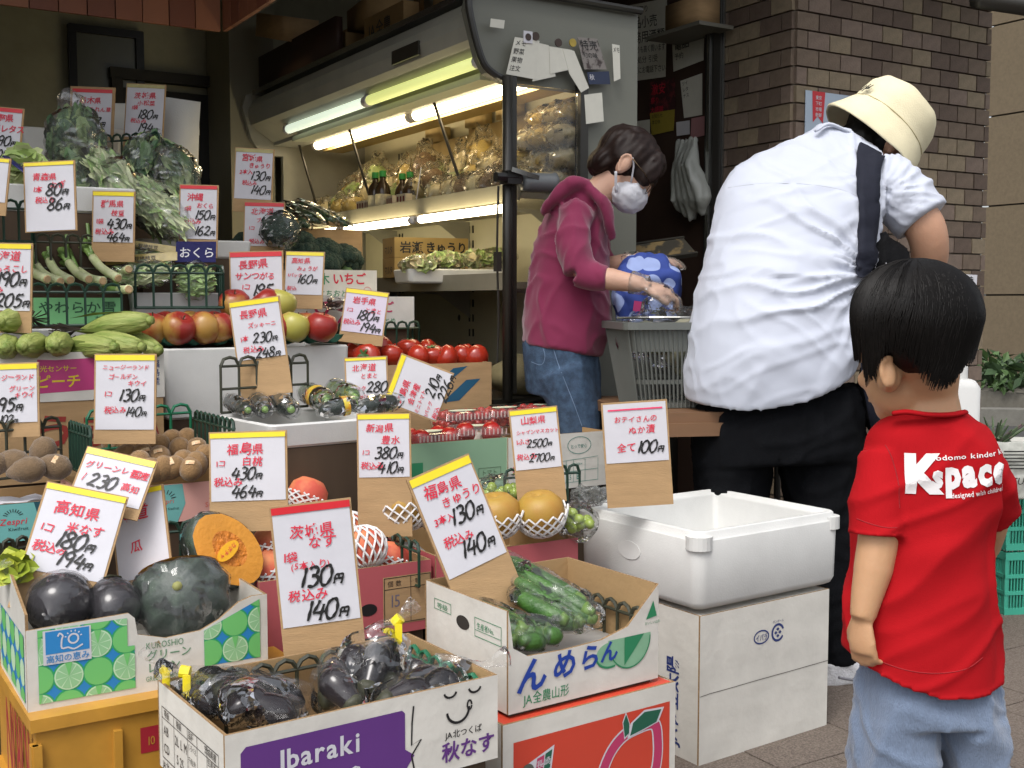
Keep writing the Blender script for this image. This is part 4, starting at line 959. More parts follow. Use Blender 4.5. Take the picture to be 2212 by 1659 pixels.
T('apple price tag with red tape reading 195 yen', (498, 547), (608, 544), 108, 3.28, [('r', '長野県', .15, .3, .19), ('r', 'サンつがる', .08, .52, .16), ('r', '1コ', .2, .73, .14), ('n', '195円', .4, .86, .23)], tape=TR, board=.06, lean=6)
T('small greyish ginger bud price tag with yellow tape reading 160 yen', (620, 545), (699, 547), 92, 3.45, [('r', '高知県', .14, .3, .17), ('r', 'みょうが', .3, .5, .14), ('r', '1パック', .05, .68, .12), ('n', '160円', .3, .86, .24), ('r', '税込', .05, 1.05, .14)], board=.04, lean=12, paper=PAPER)
T('lilac tinted tomato price tag with yellow tape reading 180 and 194 yen', (750, 624), (838, 635), 92, 3.42, [('r', '岩手県', .18, .32, .19), ('r', 'とまと', .5, .52, .14), ('r', '1コ', .06, .55, .12), ('n', '180円', .3, .72, .24), ('r', '税込み', .02, .85, .14), ('n', '194円', .42, 1.0, .22)], board=.03, lean=12, paper=PAPERL)
T('New Zealand golden kiwi price tag with yellow tape reading 130 yen', (208, 768), (334, 768), 160, 2.58, [('r', 'ニュージーランド', .12, .24, .1), ('r', 'ゴールデン', .22, .4, .1), ('r', 'キウイ', .55, .52, .11), ('r', '1コ', .14, .7, .12), ('n', '130円', .38, .78, .2), ('r', '税込み', .15, .98, .13), ('n', '140円', .5, 1.04, .16)], board=.03, lean=6)
T('New Zealand green kiwi price tag cut by the left edge reading 95 and 102 yen', (-40, 790), (79, 786), 125, 2.5, [('r', 'ニュージーランド', .0, .28, .12), ('r', 'グリーン', .5, .48, .12), ('r', 'キウイ', .6, .6, .12), ('n', '95円', .28, .84, .24), ('n', '102円', .3, 1.06, .15)], board=.03, lean=6)
T('corn price tag with yellow tape at the left edge reading 190 and 205 yen', (-42, 527), (67, 529), 142, 2.72, [('r', '北海道', .2, .3, .2), ('r', 'とうもろこし', -.05, .55, .17), ('n', '190円', .3, .82, .27), ('r', '税込み', .04, .95, .15), ('n', '205円', .32, 1.24, .26)], board=.05, lean=4)
T('leek price tag with yellow tape hanging crooked, reading 80 and 86 yen', (53, 354), (158, 349), 146, 2.9, [('r', '青森県', .16, .36, .17), ('r', 'ねぎ', .52, .52, .16), ('r', '1本', .16, .6, .14), ('n', '80円', .42, .68, .24), ('r', '税込み', .2, .82, .14), ('n', '86円', .44, .98, .24)], lean=6, tape_h=.06)
T('green soybean price tag with yellow tape reading 430 and 464 yen', (203, 415), (289, 417), 106, 3.12, [('r', '群馬県', .18, .36, .2), ('r', '枝豆', .45, .58, .17), ('r', '1袋', .06, .78, .15), ('n', '430円', .34, .9, .24), ('r', '税込み', .05, 1.05, .16), ('n', '464円', .34, 1.22, .22)], board=.05, lean=3)
T('okra price tag with red tape reading 150 and 162 yen', (391, 401), (469, 403), 113, 3.3, [('r', '沖縄', .18, .4, .22), ('r', 'おくら', .45, .6, .16), ('r', '1袋', .1, .68, .15), ('n', '150円', .38, .92, .25), ('r', '税込み', .1, 1.05, .16), ('n', '162円', .38, 1.36, .25)], tape=TR, board=.05, lean=3)
T('mustard spinach price tag in worn plastic sleeve reading 180 and 194 yen', (276, 182), (356, 186), 112, 3.95, [('r', '茨城県', .2, .36, .2), ('r', '小松菜', .3, .55, .16), ('r', '1袋', .14, .68, .13), ('n', '180円', .3, .92, .24), ('r', '税込み', .14, 1.03, .14), ('n', '194円', .32, 1.28, .24)], tape=mat('tape_worn', '#a89d62', .4, .2, 30), board=.06, lean=6)
T('spinach price tag with red tape half behind the crackling bag of greens', (158, 192), (243, 195), 100, 3.85, [('r', '栃木県', .18, .36, .19), ('r', 'ほうれん草', .3, .56, .14), ('n', '197円', .3, .95, .24)], tape=TR, board=.05, lean=6, bw=.009)
T('lettuce price tag with red tape high at the left edge', (-38, 230), (49, 238), 110, 3.2, [('r', '長野県', .2, .32, .2), ('r', '玉レタス', .3, .58, .2), ('n', '190円', .35, .92, .24), ('n', '205円', .3, 1.25, .22)], tape=TR, board=.08, lean=4)
T('blank looking price tag with yellow tape slanting at the left edge', (-50, 340), (20, 346), 92, 2.85, [('r', '埼玉県', .0, .5, .2)], board=.03, lean=6)
T('cucumber price tag with yellow tape beside the display case reading 130 and 140 yen', (511, 321), (590, 325), 106, 3.75, [('r', '宮城県', .16, .32, .2), ('r', 'きゅうり', .36, .5, .15), ('r', '2本入', .12, .68, .14), ('n', '130円', .4, .84, .24), ('r', '税込み', .2, .98, .14), ('n', '140円', .42, 1.22, .24)], tape=mat('tape_worn', '#a89d62', .4, .2, 30), board=.04, lean=4)
T('broccoli price tag with red tape directly below the 130 yen cucumber tag', (530, 438), (613, 440), 92, 3.72, [('r', '北海道', .16, .3, .2), ('r', 'ブロッコリー', .3, .5, .12), ('r', '1コ', .1, .7, .13), ('n', '280円', .36, .84, .24), ('r', '税込み', .12, 1.05, .14)], tape=TR, board=.05, lean=4)
# ================================================================ grid baskets
BK = basket
BK('bright green grid basket behind the golden kiwis', (187, 893), (411, 874), 2.62, 2.78, .088, 5, 1, .0, m=mat('bright_green_plastic', '#186a4a', .38, .15, 9))
BK('dark grid basket behind the pointed kiwis at the left edge', (-70, 920), (130, 905), 2.42, 2.56, .12, 5, 2, m=BASKB)
BK('dark grid basket wall seen edge on between the two kiwi cartons', (150, 905), (196, 938), 2.55, 2.42, .1, 7, 1)
BK('grid basket wall seen edge on beside the peach price tag', (421, 880), (505, 925), 2.72, 2.5, .09, 9, 1)
BK('tall dark grid basket standing behind the wrapped zucchinis', (476, 785), (664, 762), 2.70, 2.88, .125, 5, 2, m=BASKB)
BK('dark green grid basket in front of the okra and soybean bags', (292, 580), (482, 574), 3.08, 3.16, .11, 5, 1, .16)
BK('dark green grid basket in front of the green leek carton', (62, 620), (262, 615), 2.9, 2.98, .1, 5, 1, .0)
BK('dark green grid basket above the large tomatoes', (730, 702), (905, 696), 3.55, 3.72, .085, 7, 1, .16)
BK('stack of pale tinted grid baskets under the leeks at the far left', (-60, 440), (72, 432), 2.9, 2.96, .1, 4, 1, .12)
BK('brown tinted grid basket behind the leeks', (76, 516), (205, 506), 3.05, 3.12, .085, 4, 1, .0, m=BASKB)
BK('grid basket behind the pumpkins, half covered by cardboard', (345, 1135), (600, 1113), 2.40, 2.52, .09, 6, 1)
BK('grid basket wall between the peaches and the pears', (800, 1135), (905, 1180), 2.62, 2.42, .09, 6, 1)
BK('dark grid basket behind the muscat grapes', (1090, 1018), (1252, 1008), 2.78, 2.88, .11, 6, 1, m=BASK)
BK('dark grid basket with yellow fruit below the teal kiwi carton', (-60, 1180), (62, 1168), 2.1, 2.2, .09, 4, 1, m=BASKB)
BK('dark grid basket behind the bagged greens at the top', (222, 288), (345, 296), 3.8, 3.72, .07, 6, 1)
def loc_basket(label, o, x0, y0, x1, y1, z, h, nc, m=BASK):
    A = inbox(o, x0, y0, z); B = inbox(o, x1, y1, z); U = B - A; yaw = math.degrees(math.atan2(U.y, U.x)); w_ = U.length
    q = thing('plastic_basket', label, 'basket', A, yaw, 'green plastic grid baskets'); mb = MB(); s_ = w_ / nc
    for k in range(nc + 1): mb.tube([(k * s_, 0, 0), (k * s_, 0, h - .01)], .0035, 5)
    for k in range(nc): mb.tube([(k * s_, 0, h - .012), (k * s_ + s_ * .2, 0, h), (k * s_ + s_ * .5, 0, h + .005), (k * s_ + s_ * .8, 0, h), (k * s_ + s_, 0, h - .012)], .0042, 5)
    for z_ in (0, h - .014): mb.tube([(0, 0, z_), (w_, 0, z_)], .0035, 5)
    part('grid_side', mb, m, q)
loc_basket('dark grid basket wall along the back inside the eggplant carton', ibar, .02, .262, .43, .262, .025, .105, 10, BASKB)
loc_basket('bright green grid basket wall along the right inside the eggplant carton', ibar, .435, .255, .435, .03, .025, .095, 6, MATS['bright_green_plastic'])
loc_basket('dark grid basket wall along the right inside the cucumber carton', cuke, .33, .26, .33, .02, .05, .075, 6, BASKB)
# ================================================================ produce
ORD = ['leftmost', 'second from the left', 'third from the left', 'fourth from the left', 'fifth from the left', 'sixth from the left', 'seventh from the left', 'eighth from the left', 'ninth from the left', 'tenth from the left', 'eleventh from the left', 'twelfth from the left', 'thirteenth from the left']
def ordl(x, xs): return ORD[sorted(xs).index(x)]
def put(name, me, label, cat, loc, M=None, group=None, parent=None, sc=1):
    o = bpy.data.objects.new(name, me); COL.objects.link(o); o.location = loc
    if M is not None: o.rotation_euler = M.to_euler()
    if sc != 1: o.scale = (sc, sc, sc)
    if parent is not None: o.parent = parent
    else: tag(o, label, cat, group)
    return o
def rz_(): return rot(0, 0, rnd.uniform(0, 360))
def align(d, roll=0):                    # matrix whose Z runs along d
    return Vector(d).normalized().to_track_quat('Z', 'Y').to_matrix() @ Matrix.Rotation(R(roll), 3, 'Z')
def fruit_mesh(name, prof, seg, mats, smooth=True, lump=0, f=20, cap=None):
    mb = MB(); mb.lathe(prof, seg)
    if lump: shape(mb, lambda p: p * (1 + lump * nz(p, f)))
    if cap: cap(mb)
    return mb.mesh(name, mats, smooth)
# gradient skin: two colours mixed by noise plus object direction
def skin(name, a, b, rough=.35, scale=14, thr=(.35, .65), spots=None, axis=None, bump=0, bscale=80, spec=.5, sss=0, amt=.6, stretch=None):
    m = mat(name, a, rough, 0, scale, bump, bscale, spec, col2=b, thr=thr, sss=sss, stretch=stretch)
    if axis:
        n = m.node_tree; N = n.nodes; L = n.links; rp = [x for x in N if x.type == 'VALTORGB'][0]; t = [x for x in N if x.type == 'TEX_NOISE'][0]; tc = [x for x in N if x.type == 'TEX_COORD'][0]
        dp = N.new('ShaderNodeVectorMath'); dp.operation = 'DOT_PRODUCT'; dp.inputs[1].default_value = axis; L.new(tc.outputs['Object'], dp.inputs[0])
        ma = N.new('ShaderNodeMath'); ma.operation = 'MULTIPLY_ADD'; ma.inputs[1].default_value = amt; L.new(dp.outputs['Value'], ma.inputs[0]); L.new(t.outputs[0], ma.inputs[2]); L.new(ma.outputs[0], rp.inputs[0])
    return m
apm = skin('apple_skin', '#a8803f', '#8f2a24', .35, 16, (.2, .5), axis=(8, 3, 4), amt=1.0); apm2 = skin('apple_skin_pale', '#a8a14c', '#a0503a', .35, 16, (.5, .9), axis=(6, -5, 4), amt=1.0)
stem = mat('stem_brown', '#4a3a22', .8, .1)
def apple_prof(r): return [(0, -r * .72), (r * .25, -r * .82), (r * .6, -r * .72), (r * .88, -r * .35), (r * 1.0, r * .1), (r * .92, r * .5), (r * .65, r * .8), (r * .35, r * .86), (r * .12, r * .76), (r * .02, r * .62)]
apA = [fruit_mesh('apple', apple_prof(.045), 20, [m], lump=.05, f=18) for m in (apm, apm2)]
stm = MB(); stm.tube([(0, 0, .026), (.002, 0, .045)], .0018, 5); stm = stm.mesh('stem', [stem])
P0 = inbox(fb, 0, 0, .185)
for i, (px, py, Y, k) in enumerate([(328, 700, 3.0, 0), (385, 703, 3.0, 0), (440, 701, 3.04, 0), (472, 697, 3.07, 0), (355, 690, 3.14, 0), (410, 687, 3.16, 0), (465, 686, 3.2, 0), (540, 700, 3.08, 0), (590, 700, 3.1, 0), (634, 700, 3.12, 1), (694, 706, 3.15, 0), (560, 685, 3.26, 0), (615, 684, 3.28, 0), (662, 688, 3.28, 0), (507, 657, 3.2, 0), (576, 652, 3.2, 0), (606, 655, 3.22, 1)]):
    P = at(px, py, Y); 
    if py > 680: P.z = P0.z + .050
    else: P.z = P0.z + .112
    M = rot(rnd.uniform(-35, 35), rnd.uniform(-35, 35), rnd.uniform(0, 360))
    if k: M = rot(20, -10, 150)
    o = put('apple', apA[k], ('yellow green apple blushing red' if k else 'red apple') + (', front row of the green trays, ' + ordl(px, [328, 385, 440, 472, 540, 590, 634, 694]) if i in (0, 1, 2, 3, 7, 8, 9, 10) else ', rear row of the green trays, ' + ordl(px, [355, 410, 465, 560, 615, 662]) if i < 14 else ' topping the pile behind the zucchini tag, ' + ordl(px, [507, 576, 606])), 'apple', P, M, 'apples on the white foam box'); put('stem', stm, 0, 0, (0, 0, 0), parent=o)
def pulp_tray(label, near, Y, yaw, w_, d_, nx, ny):
    P = at(near[0], near[1], Y); P.z = P0.z + .001
    o = thing('fruit_tray', label, 'tray', P, yaw, 'green pulp trays'); n = nx * 8; m_ = ny * 8; vs = []
    for j in range(m_ + 1):
        for i in range(n + 1):
            x, y = i / 8 * math.pi * 2, j / 8 * math.pi * 2
            e = .004 if 0 < i < n and 0 < j < m_ else .012
            z = .016 - .014 * max(0, -(math.cos(x) + math.cos(y)) / 2) + e * (0 if 0 < i < n and 0 < j < m_ else 1)
            vs.append((w_ * i / n, d_ * j / m_, z))
    mb = MB(); mb.add(vs, [(j * (n + 1) + i, j * (n + 1) + i + 1, (j + 1) * (n + 1) + i + 1, (j + 1) * (n + 1) + i) for j in range(m_) for i in range(n)])
    k = len(mb.v)
    for i in range(n):                     # scalloped front skirt
        a, b = V(*vs[i]), V(*vs[i + 1]); s0 = .020 * abs(math.sin(i / 8 * math.pi)); s1 = .020 * abs(math.sin((i + 1) / 8 * math.pi))
        mb.add([a, b, b + V(0, .012 - s1 * .4, -.002 - s1), a + V(0, .012 - s0 * .4, -.002 - s0)], [(0, 1, 2, 3)])
    part('moulded_sheet', mb, mat('green_pulp', '#2c6652', .6, .12, 20, .2, 120), o, True)
pulp_tray('green moulded apple tray on the left half of the foam box', (345, 738), 2.985, 32, .26, .2, 4, 3); pulp_tray('green moulded apple tray on the right half of the foam box', (560, 735), 3.11, 32, .25, .2, 4, 3)
# tomatoes
tom = mat('tomato_skin', '#a5301f', .22, .18, 10, 0, spec=.55)
def tprof(r): return [(0, -r * .75), (r * .4, -r * .78), (r * .8, -r * .45), (r, r * .02), (r * .9, r * .45), (r * .55, r * .7), (r * .2, r * .66), (0, r * .6)]
tme = fruit_mesh('tomato', tprof(.04), 18, [tom], lump=.08, f=14)
cal = MB()
for k in range(5): cal.add([rot(0, 0, k * 72) @ V(*p) for p in ((0, -.003, .027), (.012, -.004, .03), (.02, 0, .028), (.012, .004, .03), (0, .003, .027))], [(0, 1, 2, 3, 4)])
cal = cal.mesh('calyx', [mat('calyx_green', '#3c5a26', .6, .1)])
zt = inbox(tc_, 0, 0, .075).z
for px, py, Y in [(772, 757, 3.45), (822, 748, 3.5), (884, 750, 3.58), (794, 768, 3.4), (846, 765, 3.45), (902, 766, 3.5), (935, 766, 3.56), (860, 760, 3.7), (925, 757, 3.75), (998, 768, 3.62), (965, 770, 3.55), (1010, 765, 3.75), (1030, 770, 3.62)]:
    P = at(px, py, Y); P.z = max(P.z - .004, zt + .03)
    o = put('tomato', tme, ('large ripe tomato in the blue barred carton, ' + ordl(px, [772, 822, 884, 794, 846, 902, 935, 860, 925, 998, 965, 1010, 1030])), 'tomato', P, rot(rnd.uniform(-70, 70), rnd.uniform(-70, 70), rnd.uniform(0, 360)), 'large tomatoes in the blue barred carton', sc=rnd.uniform(.92, 1.12)); put('calyx', cal, 0, 0, (0, 0, 0), parent=o)
# tomato packs
red_ = mat('small_tomato_red', '#a3201a', .25, .2, 30)
lidm = film('pack_lid_film', haze=.05, rough=.06, scale=10, strength=.3, fr=1.45)
def pack(label, near, Y, yaw, w_, d_, h_, r, z=None, tl=0):
    P = at(near[0], near[1], Y)
    if z is not None: P.z = z
    o = thing('tomato_pack', label, 'tomato pack', P, yaw, 'clear packs of tomatoes'); o.rotation_euler.x = R(tl)
    mb = MB(); nx, ny = int((w_ - .01) / (2 * r)), int((d_ - .01) / (2 * r))
    me = MB().ell((0, 0, 0), r, None, 10, 7).mesh('small_tomato', [red_], True)
    for L_ in range(2 if h_ > .05 and r < .02 else 1):
        for i in range(nx):
            for j in range(ny): put('small_tomato', me, 0, 0, (.008 + r + i * (w_ - .016 - 2 * r) / max(1, nx - 1) + rnd.uniform(-.001, .001), .008 + r + j * (d_ - .016 - 2 * r) / max(1, ny - 1), r + .003 + L_ * r * 1.7), parent=o)
    def R4(w__, d__, z_, i_): return [(i_, i_, z_), (w__ - i_, i_, z_), (w__ - i_, d__ - i_, z_), (i_, d__ - i_, z_)]
    rings = [rr(w_, d_, .012, 0, .008), rr(w_, d_, .012, h_ * .55, .002), rr(w_, d_, .012, h_ * .56, -.006), rr(w_, d_, .012, h_ * .6, -.006), rr(w_, d_, .012, h_ * .62, .002), rr(w_, d_, .012, h_ * .95, .01), rr(w_, d_, .012, h_, .016)]
    mb = MB(); mb.loft([[(x + w_ / 2, y + d_ / 2, z_) for x, y, z_ in q] for q in rings]); part('clear_case', mb, lidm, o)
    mb = MB(); 
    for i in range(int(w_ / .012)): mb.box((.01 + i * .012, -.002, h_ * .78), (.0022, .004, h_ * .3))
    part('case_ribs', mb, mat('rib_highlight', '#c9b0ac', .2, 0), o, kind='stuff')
    mb = MB(); mb.lathe([(0, 0), (w_ * .26, 0), (w_ * .26, .0008), (0, .0008)], 24, (w_ / 2, d_ / 2, h_ + .0006), sy=.5); part('paper_label', mb, mat('label_cream', '#cfd3b8', .5, .1, 60, col2='#7fa05c', thr=(.62, .7)), o)
zg = inbox(gbox, 0, 0, .2).z
pack('clear pack of large red tomatoes with oval label, front on the pale green carton', (900, 950), 3.0, 38, .17, .13, .052, .03, zg - .035, 0)
pack('clear pack of red tomatoes standing half inside the pale green carton', (985, 945), 3.06, 20, .15, .12, .05, .03, zg - .022)
pack('clear pack of cherry tomatoes leaning beside the fallen price tag', (962, 900), 3.25, 30, .17, .12, .055, .0145, zg - .005)
pack('clear pack of cherry tomatoes on the white carton, middle of its row', (1060, 905), 3.3, 30, .16, .12, .055, .0145, zg + .0)
pack('clear pack of cherry tomatoes at the end of the row before the jeans', (1150, 903), 3.38, 28, .16, .12, .055, .0145, zg + .002)
# kiwis
kw = mat('kiwi_fuzz', '#8a6a42', .85, .22, 60, .4, 300, sheen=.3); kd = mat('kiwi_fuzz_dark', '#705a40', .88, .22, 60, .4, 300, sheen=.3)
kme = MB().ell((0, 0, 0), (.026, .026, .031), None, 16, 12).mesh('kiwi', [kw], True)
kp = fruit_mesh('kiwi', [(0, -.044), (.006, -.042), (.010, -.037), (.022, -.02), (.028, 0), (.025, .02), (.013, .033), (0, .036)], 16, [kd])
stk = MB(); 
for j in range(6):
    for i in range(5):
        pass
def sticker_mesh(rad, w_, hh):
    mb = MB(); vs = []
    for j in range(4):
        for i in range(6):
            a = (i / 5 - .5) * w_ / rad; b = (j / 3 - .5) * hh / rad
            vs.append(V(math.cos(a) * math.cos(b), math.sin(a) * math.cos(b), math.sin(b)) * rad)
    mb.add(vs, [(j * 6 + i, j * 6 + i + 1, (j + 1) * 6 + i + 1, (j + 1) * 6 + i) for j in range(3) for i in range(5)])
    return mb.mesh('sticker', [mat('kiwi_sticker', '#d2b78f', .4, .2, 200, col2='#c98a5a', thr=(.5, .7))], True)
stk = sticker_mesh(.0285, .02, .01)
for i, (px, py, Y) in enumerate([(242, 956, 2.72), (270, 985, 2.62), (292, 962, 2.7), (318, 945, 2.75), (345, 988, 2.6), (340, 962, 2.68), (372, 950, 2.74), (352, 1012, 2.52), (388, 970, 2.66), (396, 996, 2.58), (372, 1010, 2.53), (424, 1003, 2.55), (426, 970, 2.66), (405, 950, 2.74), (310, 985, 2.62), (330, 1015, 2.51), (412, 1013, 2.53), (445, 985, 2.62), (265, 960, 2.7), (300, 1000, 2.55)]):
    P = at(px, py, Y); M = rot(rnd.uniform(-60, 60), rnd.uniform(-60, 60), rnd.uniform(-30, 30))
    o = put('kiwi', kme, 'round brown kiwi heaped in the aqua and salmon carton', 'kiwi', P, M, 'golden kiwis', sc=.98)
    if i % 2 == 0:
        Mi = M.inverted(); d = (V(0, 0, CAMH) - P).normalized(); d = (d + V(.25 * math.sin(i), 0, .75)).normalized(); q = (Mi @ d); s_ = put('sticker', stk, 0, 0, (0, 0, 0), q.to_track_quat('X', 'Z').to_matrix(), parent=o, sc=1.0)
for i, (px, py, Y, a) in enumerate([(28, 998, 2.42, 95), (92, 978, 2.46, 20), (118, 1008, 2.4, 100), (60, 1015, 2.36, 80), (-20, 1005, 2.4, 70)]):
    P = at(px, py, Y); M = rot(0, a, rnd.uniform(-20, 20)); o = put('kiwi', kp, 'pointed dark brown kiwi in the teal carton, ' + ordl(px, [28, 92, 118, 60, -20]), 'kiwi', P, M, 'pointed green kiwis')
    if i in (1, 2): Mi = M.inverted(); d = ((V(0, 0, CAMH) - P).normalized() + V(.1, 0, .8)).normalized(); put('sticker', stk, 0, 0, (0, 0, 0), (Mi @ d).to_track_quat('X', 'Z').to_matrix(), parent=o, sc=1.0)
# crumpled white paper in the kiwi carton
mb = MB(); n = 14; l0 = inbox(k1, .02, .005, .055)
vs = []
for j in range(n + 1):
    for i in range(n + 1):
        x, y = i / n * .24, j / n * .16; vs.append(inbox(k1, x, y + .01, .05 + .022 * noise.noise((x * 22, y * 22, 1)) + (.03 if j == 0 else .012)))
mb.add(vs, [(j * (n + 1) + i, j * (n + 1) + i + 1, (j + 1) * (n + 1) + i + 1, (j + 1) * (n + 1) + i) for j in range(n) for i in range(n)])
solo('packing_paper', mb, PAPER, 'crumpled white paper lining the teal kiwi carton', 'paper')
# pears and peaches in foam nets
prm = skin('pear_skin', '#a98a3a', '#a5762f', .5, 12, (.35, .7), bump=.1, bscale=300); pcm = skin('peach_skin', '#d98f5a', '#c2503f', .7, 12, (.3, .6)); 
prme = fruit_mesh('pear', [(0, -.05), (.02, -.052), (.046, -.033), (.057, 0), (.052, .026), (.034, .044), (.012, .046), (.004, .040), (0, .038)], 24, [prm])
pcme = fruit_mesh('peach', [(0, -.045), (.02, -.044), (.041, -.022), (.046, 0), (.042, .022), (.026, .038), (.01, .041), (0, .034)], 22, [pcm])
netm = mat('net_foam', '#dedddc', .6, .03, 40)
def net_mesh(r, t0, t1, n=14, flare=.0):
    mb = MB()
    for s_ in (1, -1):
        for k in range(n):
            pts = []
            for i in range(9):
                t = i / 8; th = R(t0 + (t1 - t0) * t); a = 2 * math.pi * k / n + s_ * t * 1.25
                rad = r + flare * max(0, t - .75) * 4
                pts.append((rad * math.sin(th) * math.cos(a), rad * math.sin(th) * math.sin(a), -rad * .92 * math.cos(th)))
            mb.tube(pts, .0026, 4)
    return mb.mesh('foam_net', [netm])
netA = net_mesh(.0605, 25, 100, 15, .006); netB = net_mesh(.0505, 15, 172, 15)
for px, py, Y, nn in [(868, 1098, 2.58, 0), (1072, 1112, 2.58, 0), (1167, 1108, 2.6, 0), (1015, 1120, 2.55, 0), (960, 1105, 2.62, 0)]:
    P = at(px, py, Y); o = put('pear', prme, 'golden pear cupped in a white foam net, ' + ordl(px, [868, 1072, 1167, 1015, 960]) + ' in its carton', 'pear', P, rot(rnd.uniform(-15, 15), rnd.uniform(-15, 15), 30), 'netted golden pears'); put('foam_net', netA, 0, 0, (0, 0, 0), parent=o)
for px, py, Y, nn, a in [(785, 1183, 2.42, 1, 0), (843, 1212, 2.52, 0, 0), (663, 1072, 2.55, 0, 10), (665, 1130, 2.5, 0, 0), (590, 1178, 2.38, 0, 0), (575, 1232, 2.34, 0, 0), (752, 1150, 2.56, 1, 0), (700, 1190, 2.45, 0, 0), (640, 1190, 2.42, 0, 0), (878, 1218, 2.58, 1, 0)]:
    P = at(px, py, Y); o = put('peach', pcme, ('white netted peach in the pink carton, ' + ordl(px, [752, 785, 878])) if nn else 'blushing peach in the pink carton, ' + ordl(px + py * .001, [a_ + b_ * .001 for a_, b_ in ((843, 1212), (663, 1072), (665, 1130), (590, 1178), (575, 1232), (700, 1190), (640, 1190))]), 'peach', P, rot(-20, 20, rnd.uniform(0, 360)), 'peaches in the pink carton')
    put('foam_net', netB if nn else net_mesh(.048, 40, 88, 14, .004), 0, 0, (0, 0, 0), parent=o)
# muscat grapes
gr = mat('grape_green', '#93a845', .25, .15, 9, sss=.0); gme = MB().ell((0, 0, 0), (.0125, .0125, .014), None, 12, 8).mesh('grape', [gr], True)
def blobfilm(name, parent, ellipses, vox=.006, amp=.006, f=28, m=FILM, extra=None, sm=2):
    mb = MB()
    for c, r_, M in ellipses: mb.ell(c, r_, M, 14, 10)
    if extra: extra(mb)
    q = fuse(mb, vox, sm); displace(q, lambda p, n: amp * (abs(nz(p, f)) * 1.6 - .4 + .5 * nz(p, f * 2.3)))
    return part(name, q, m, parent, smooth=False)
for label, c0, sz, cnt in (('bag of pale green muscat grapes lying behind the pears', (1090, 1066, 2.74), (.09, .05, .022), 34), ('small bag of muscat grapes at the corner beside the foam box', (1245, 1130, 2.66), (.03, .05, .028), 16)):
    P = at(*c0); o = thing('grape_bag', label, 'bag of grapes', P, 20)
    for i in range(cnt):
        a = rnd.uniform(0, 6.28); q = rnd.random() ** .5
        put('grape', gme, 0, 0, (sz[0] * q * math.cos(a), sz[1] * q * math.sin(a), sz[2] * rnd.uniform(-.5, 1) * (1 - q * .6)), rot(rnd.uniform(0, 180), 0, 0), parent=o)
    blobfilm('clear_bag', o, [((0, 0, .005), (sz[0] + .02, sz[1] + .018, sz[2] + .02), None)], .006, .006, 30)
# muscat crumpled plastic beyond
P = at(1275, 1072, 2.8); o = thing('plastic_wrap', 'crumpled clear plastic wrap beside the pickle price tag', 'plastic wrap', P); blobfilm('film', o, [((0, 0, 0), (.05, .05, .022), None)], .005, .014, 36, film('grey_film', haze=.25, haze_col='#9a9c98'))
# corn
hk = skin('corn_husk', '#9da35c', '#697f33', .6, 60, (.3, .7), bump=.6, bscale=130, stretch=(1, 1, .12)); MATS['corn_husk'].node_tree.nodes
def corn_mesh(L_, r):
    mb = MB(); rings = []
    for i in range(13):
        t = i / 12; rad = r * (math.sin(math.pi * min(1, .12 + t * .92)) ** .6) * (1 if t < .6 else 1 - (t - .6) * .9)
        rings.append([(rad * (1 + .05 * math.cos(a * 7 + t * 3)) * math.cos(a), rad * (1 + .05 * math.cos(a * 7 + t * 3)) * math.sin(a), (t - .5) * L_) for a in [2 * math.pi * k / 28 for k in range(28)]])
    mb.loft(rings); mb.lathe([(.010, -L_ / 2 - .012), (.013, -L_ / 2 + .006)], 12)
    return mb.mesh('corn', [hk], True)
cme = corn_mesh(.19, .030); ssk = mat('corn_silk', '#2f2418', .8, .2)
silk = MB()
for k in range(26):
    a = rnd.uniform(0, 6.28); silk.tube([(0, 0, .085), (.006 * math.cos(a), .006 * math.sin(a), .11), (.022 * math.cos(a), .022 * math.sin(a), .135 + rnd.random() * .03)], .0014, 3)
silk = silk.mesh('silk', [ssk])
lfm = MB(); lfm.add([(-.012, .028, -.03), (.012, .028, -.03), (.016, .034, .04), (.0, .03, .12), (-.016, .034, .04)], [(0, 1, 2, 3, 4)]); lfm = lfm.mesh('husk_leaf', [mat('leaf_husk', '#6f7f3a', .6, .2, 20)])
for px, py, Y, dx, dz, dy, lab in [(35, 692, 2.75, .05, -.02, -1, 'ear of corn pointing its cut end forward on top of the pile'), (15, 748, 2.7, .4, 0, -1, 'pale green ear of corn in the corn carton'), (78, 745, 2.72, .1, 0, -1, 'pale green ear of corn in the corn carton'), (130, 742, 2.74, .25, 0, -1, 'pale green ear of corn in the corn carton'), (245, 702, 2.84, 1, .12, -.2, 'dark green ear of corn lying crosswise with dark silk at its left'), (232, 742, 2.78, 1, -.08, -.35, 'pale green ear of corn in the corn carton'), (290, 742, 2.88, .8, -.15, -.6, 'pale green ear of corn in the corn carton'), (185, 748, 2.78, .9, 0, -.5, 'pale green ear of corn in the corn carton')]:
    P = at(px, py, Y); d = V(dx, dy, dz); o = put('corn', cme, lab if 'pale' not in lab else lab.replace('ear of corn', 'ear of corn') + ', ' + ordl(px, [15, 78, 130, 232, 290, 185]), 'corn', P, align(-d, rnd.uniform(0, 360)), 'ears of corn'); put('silk', silk, 0, 0, (0, 0, 0), parent=o); put('husk_leaf', lfm, 0, 0, (0, 0, 0), parent=o)
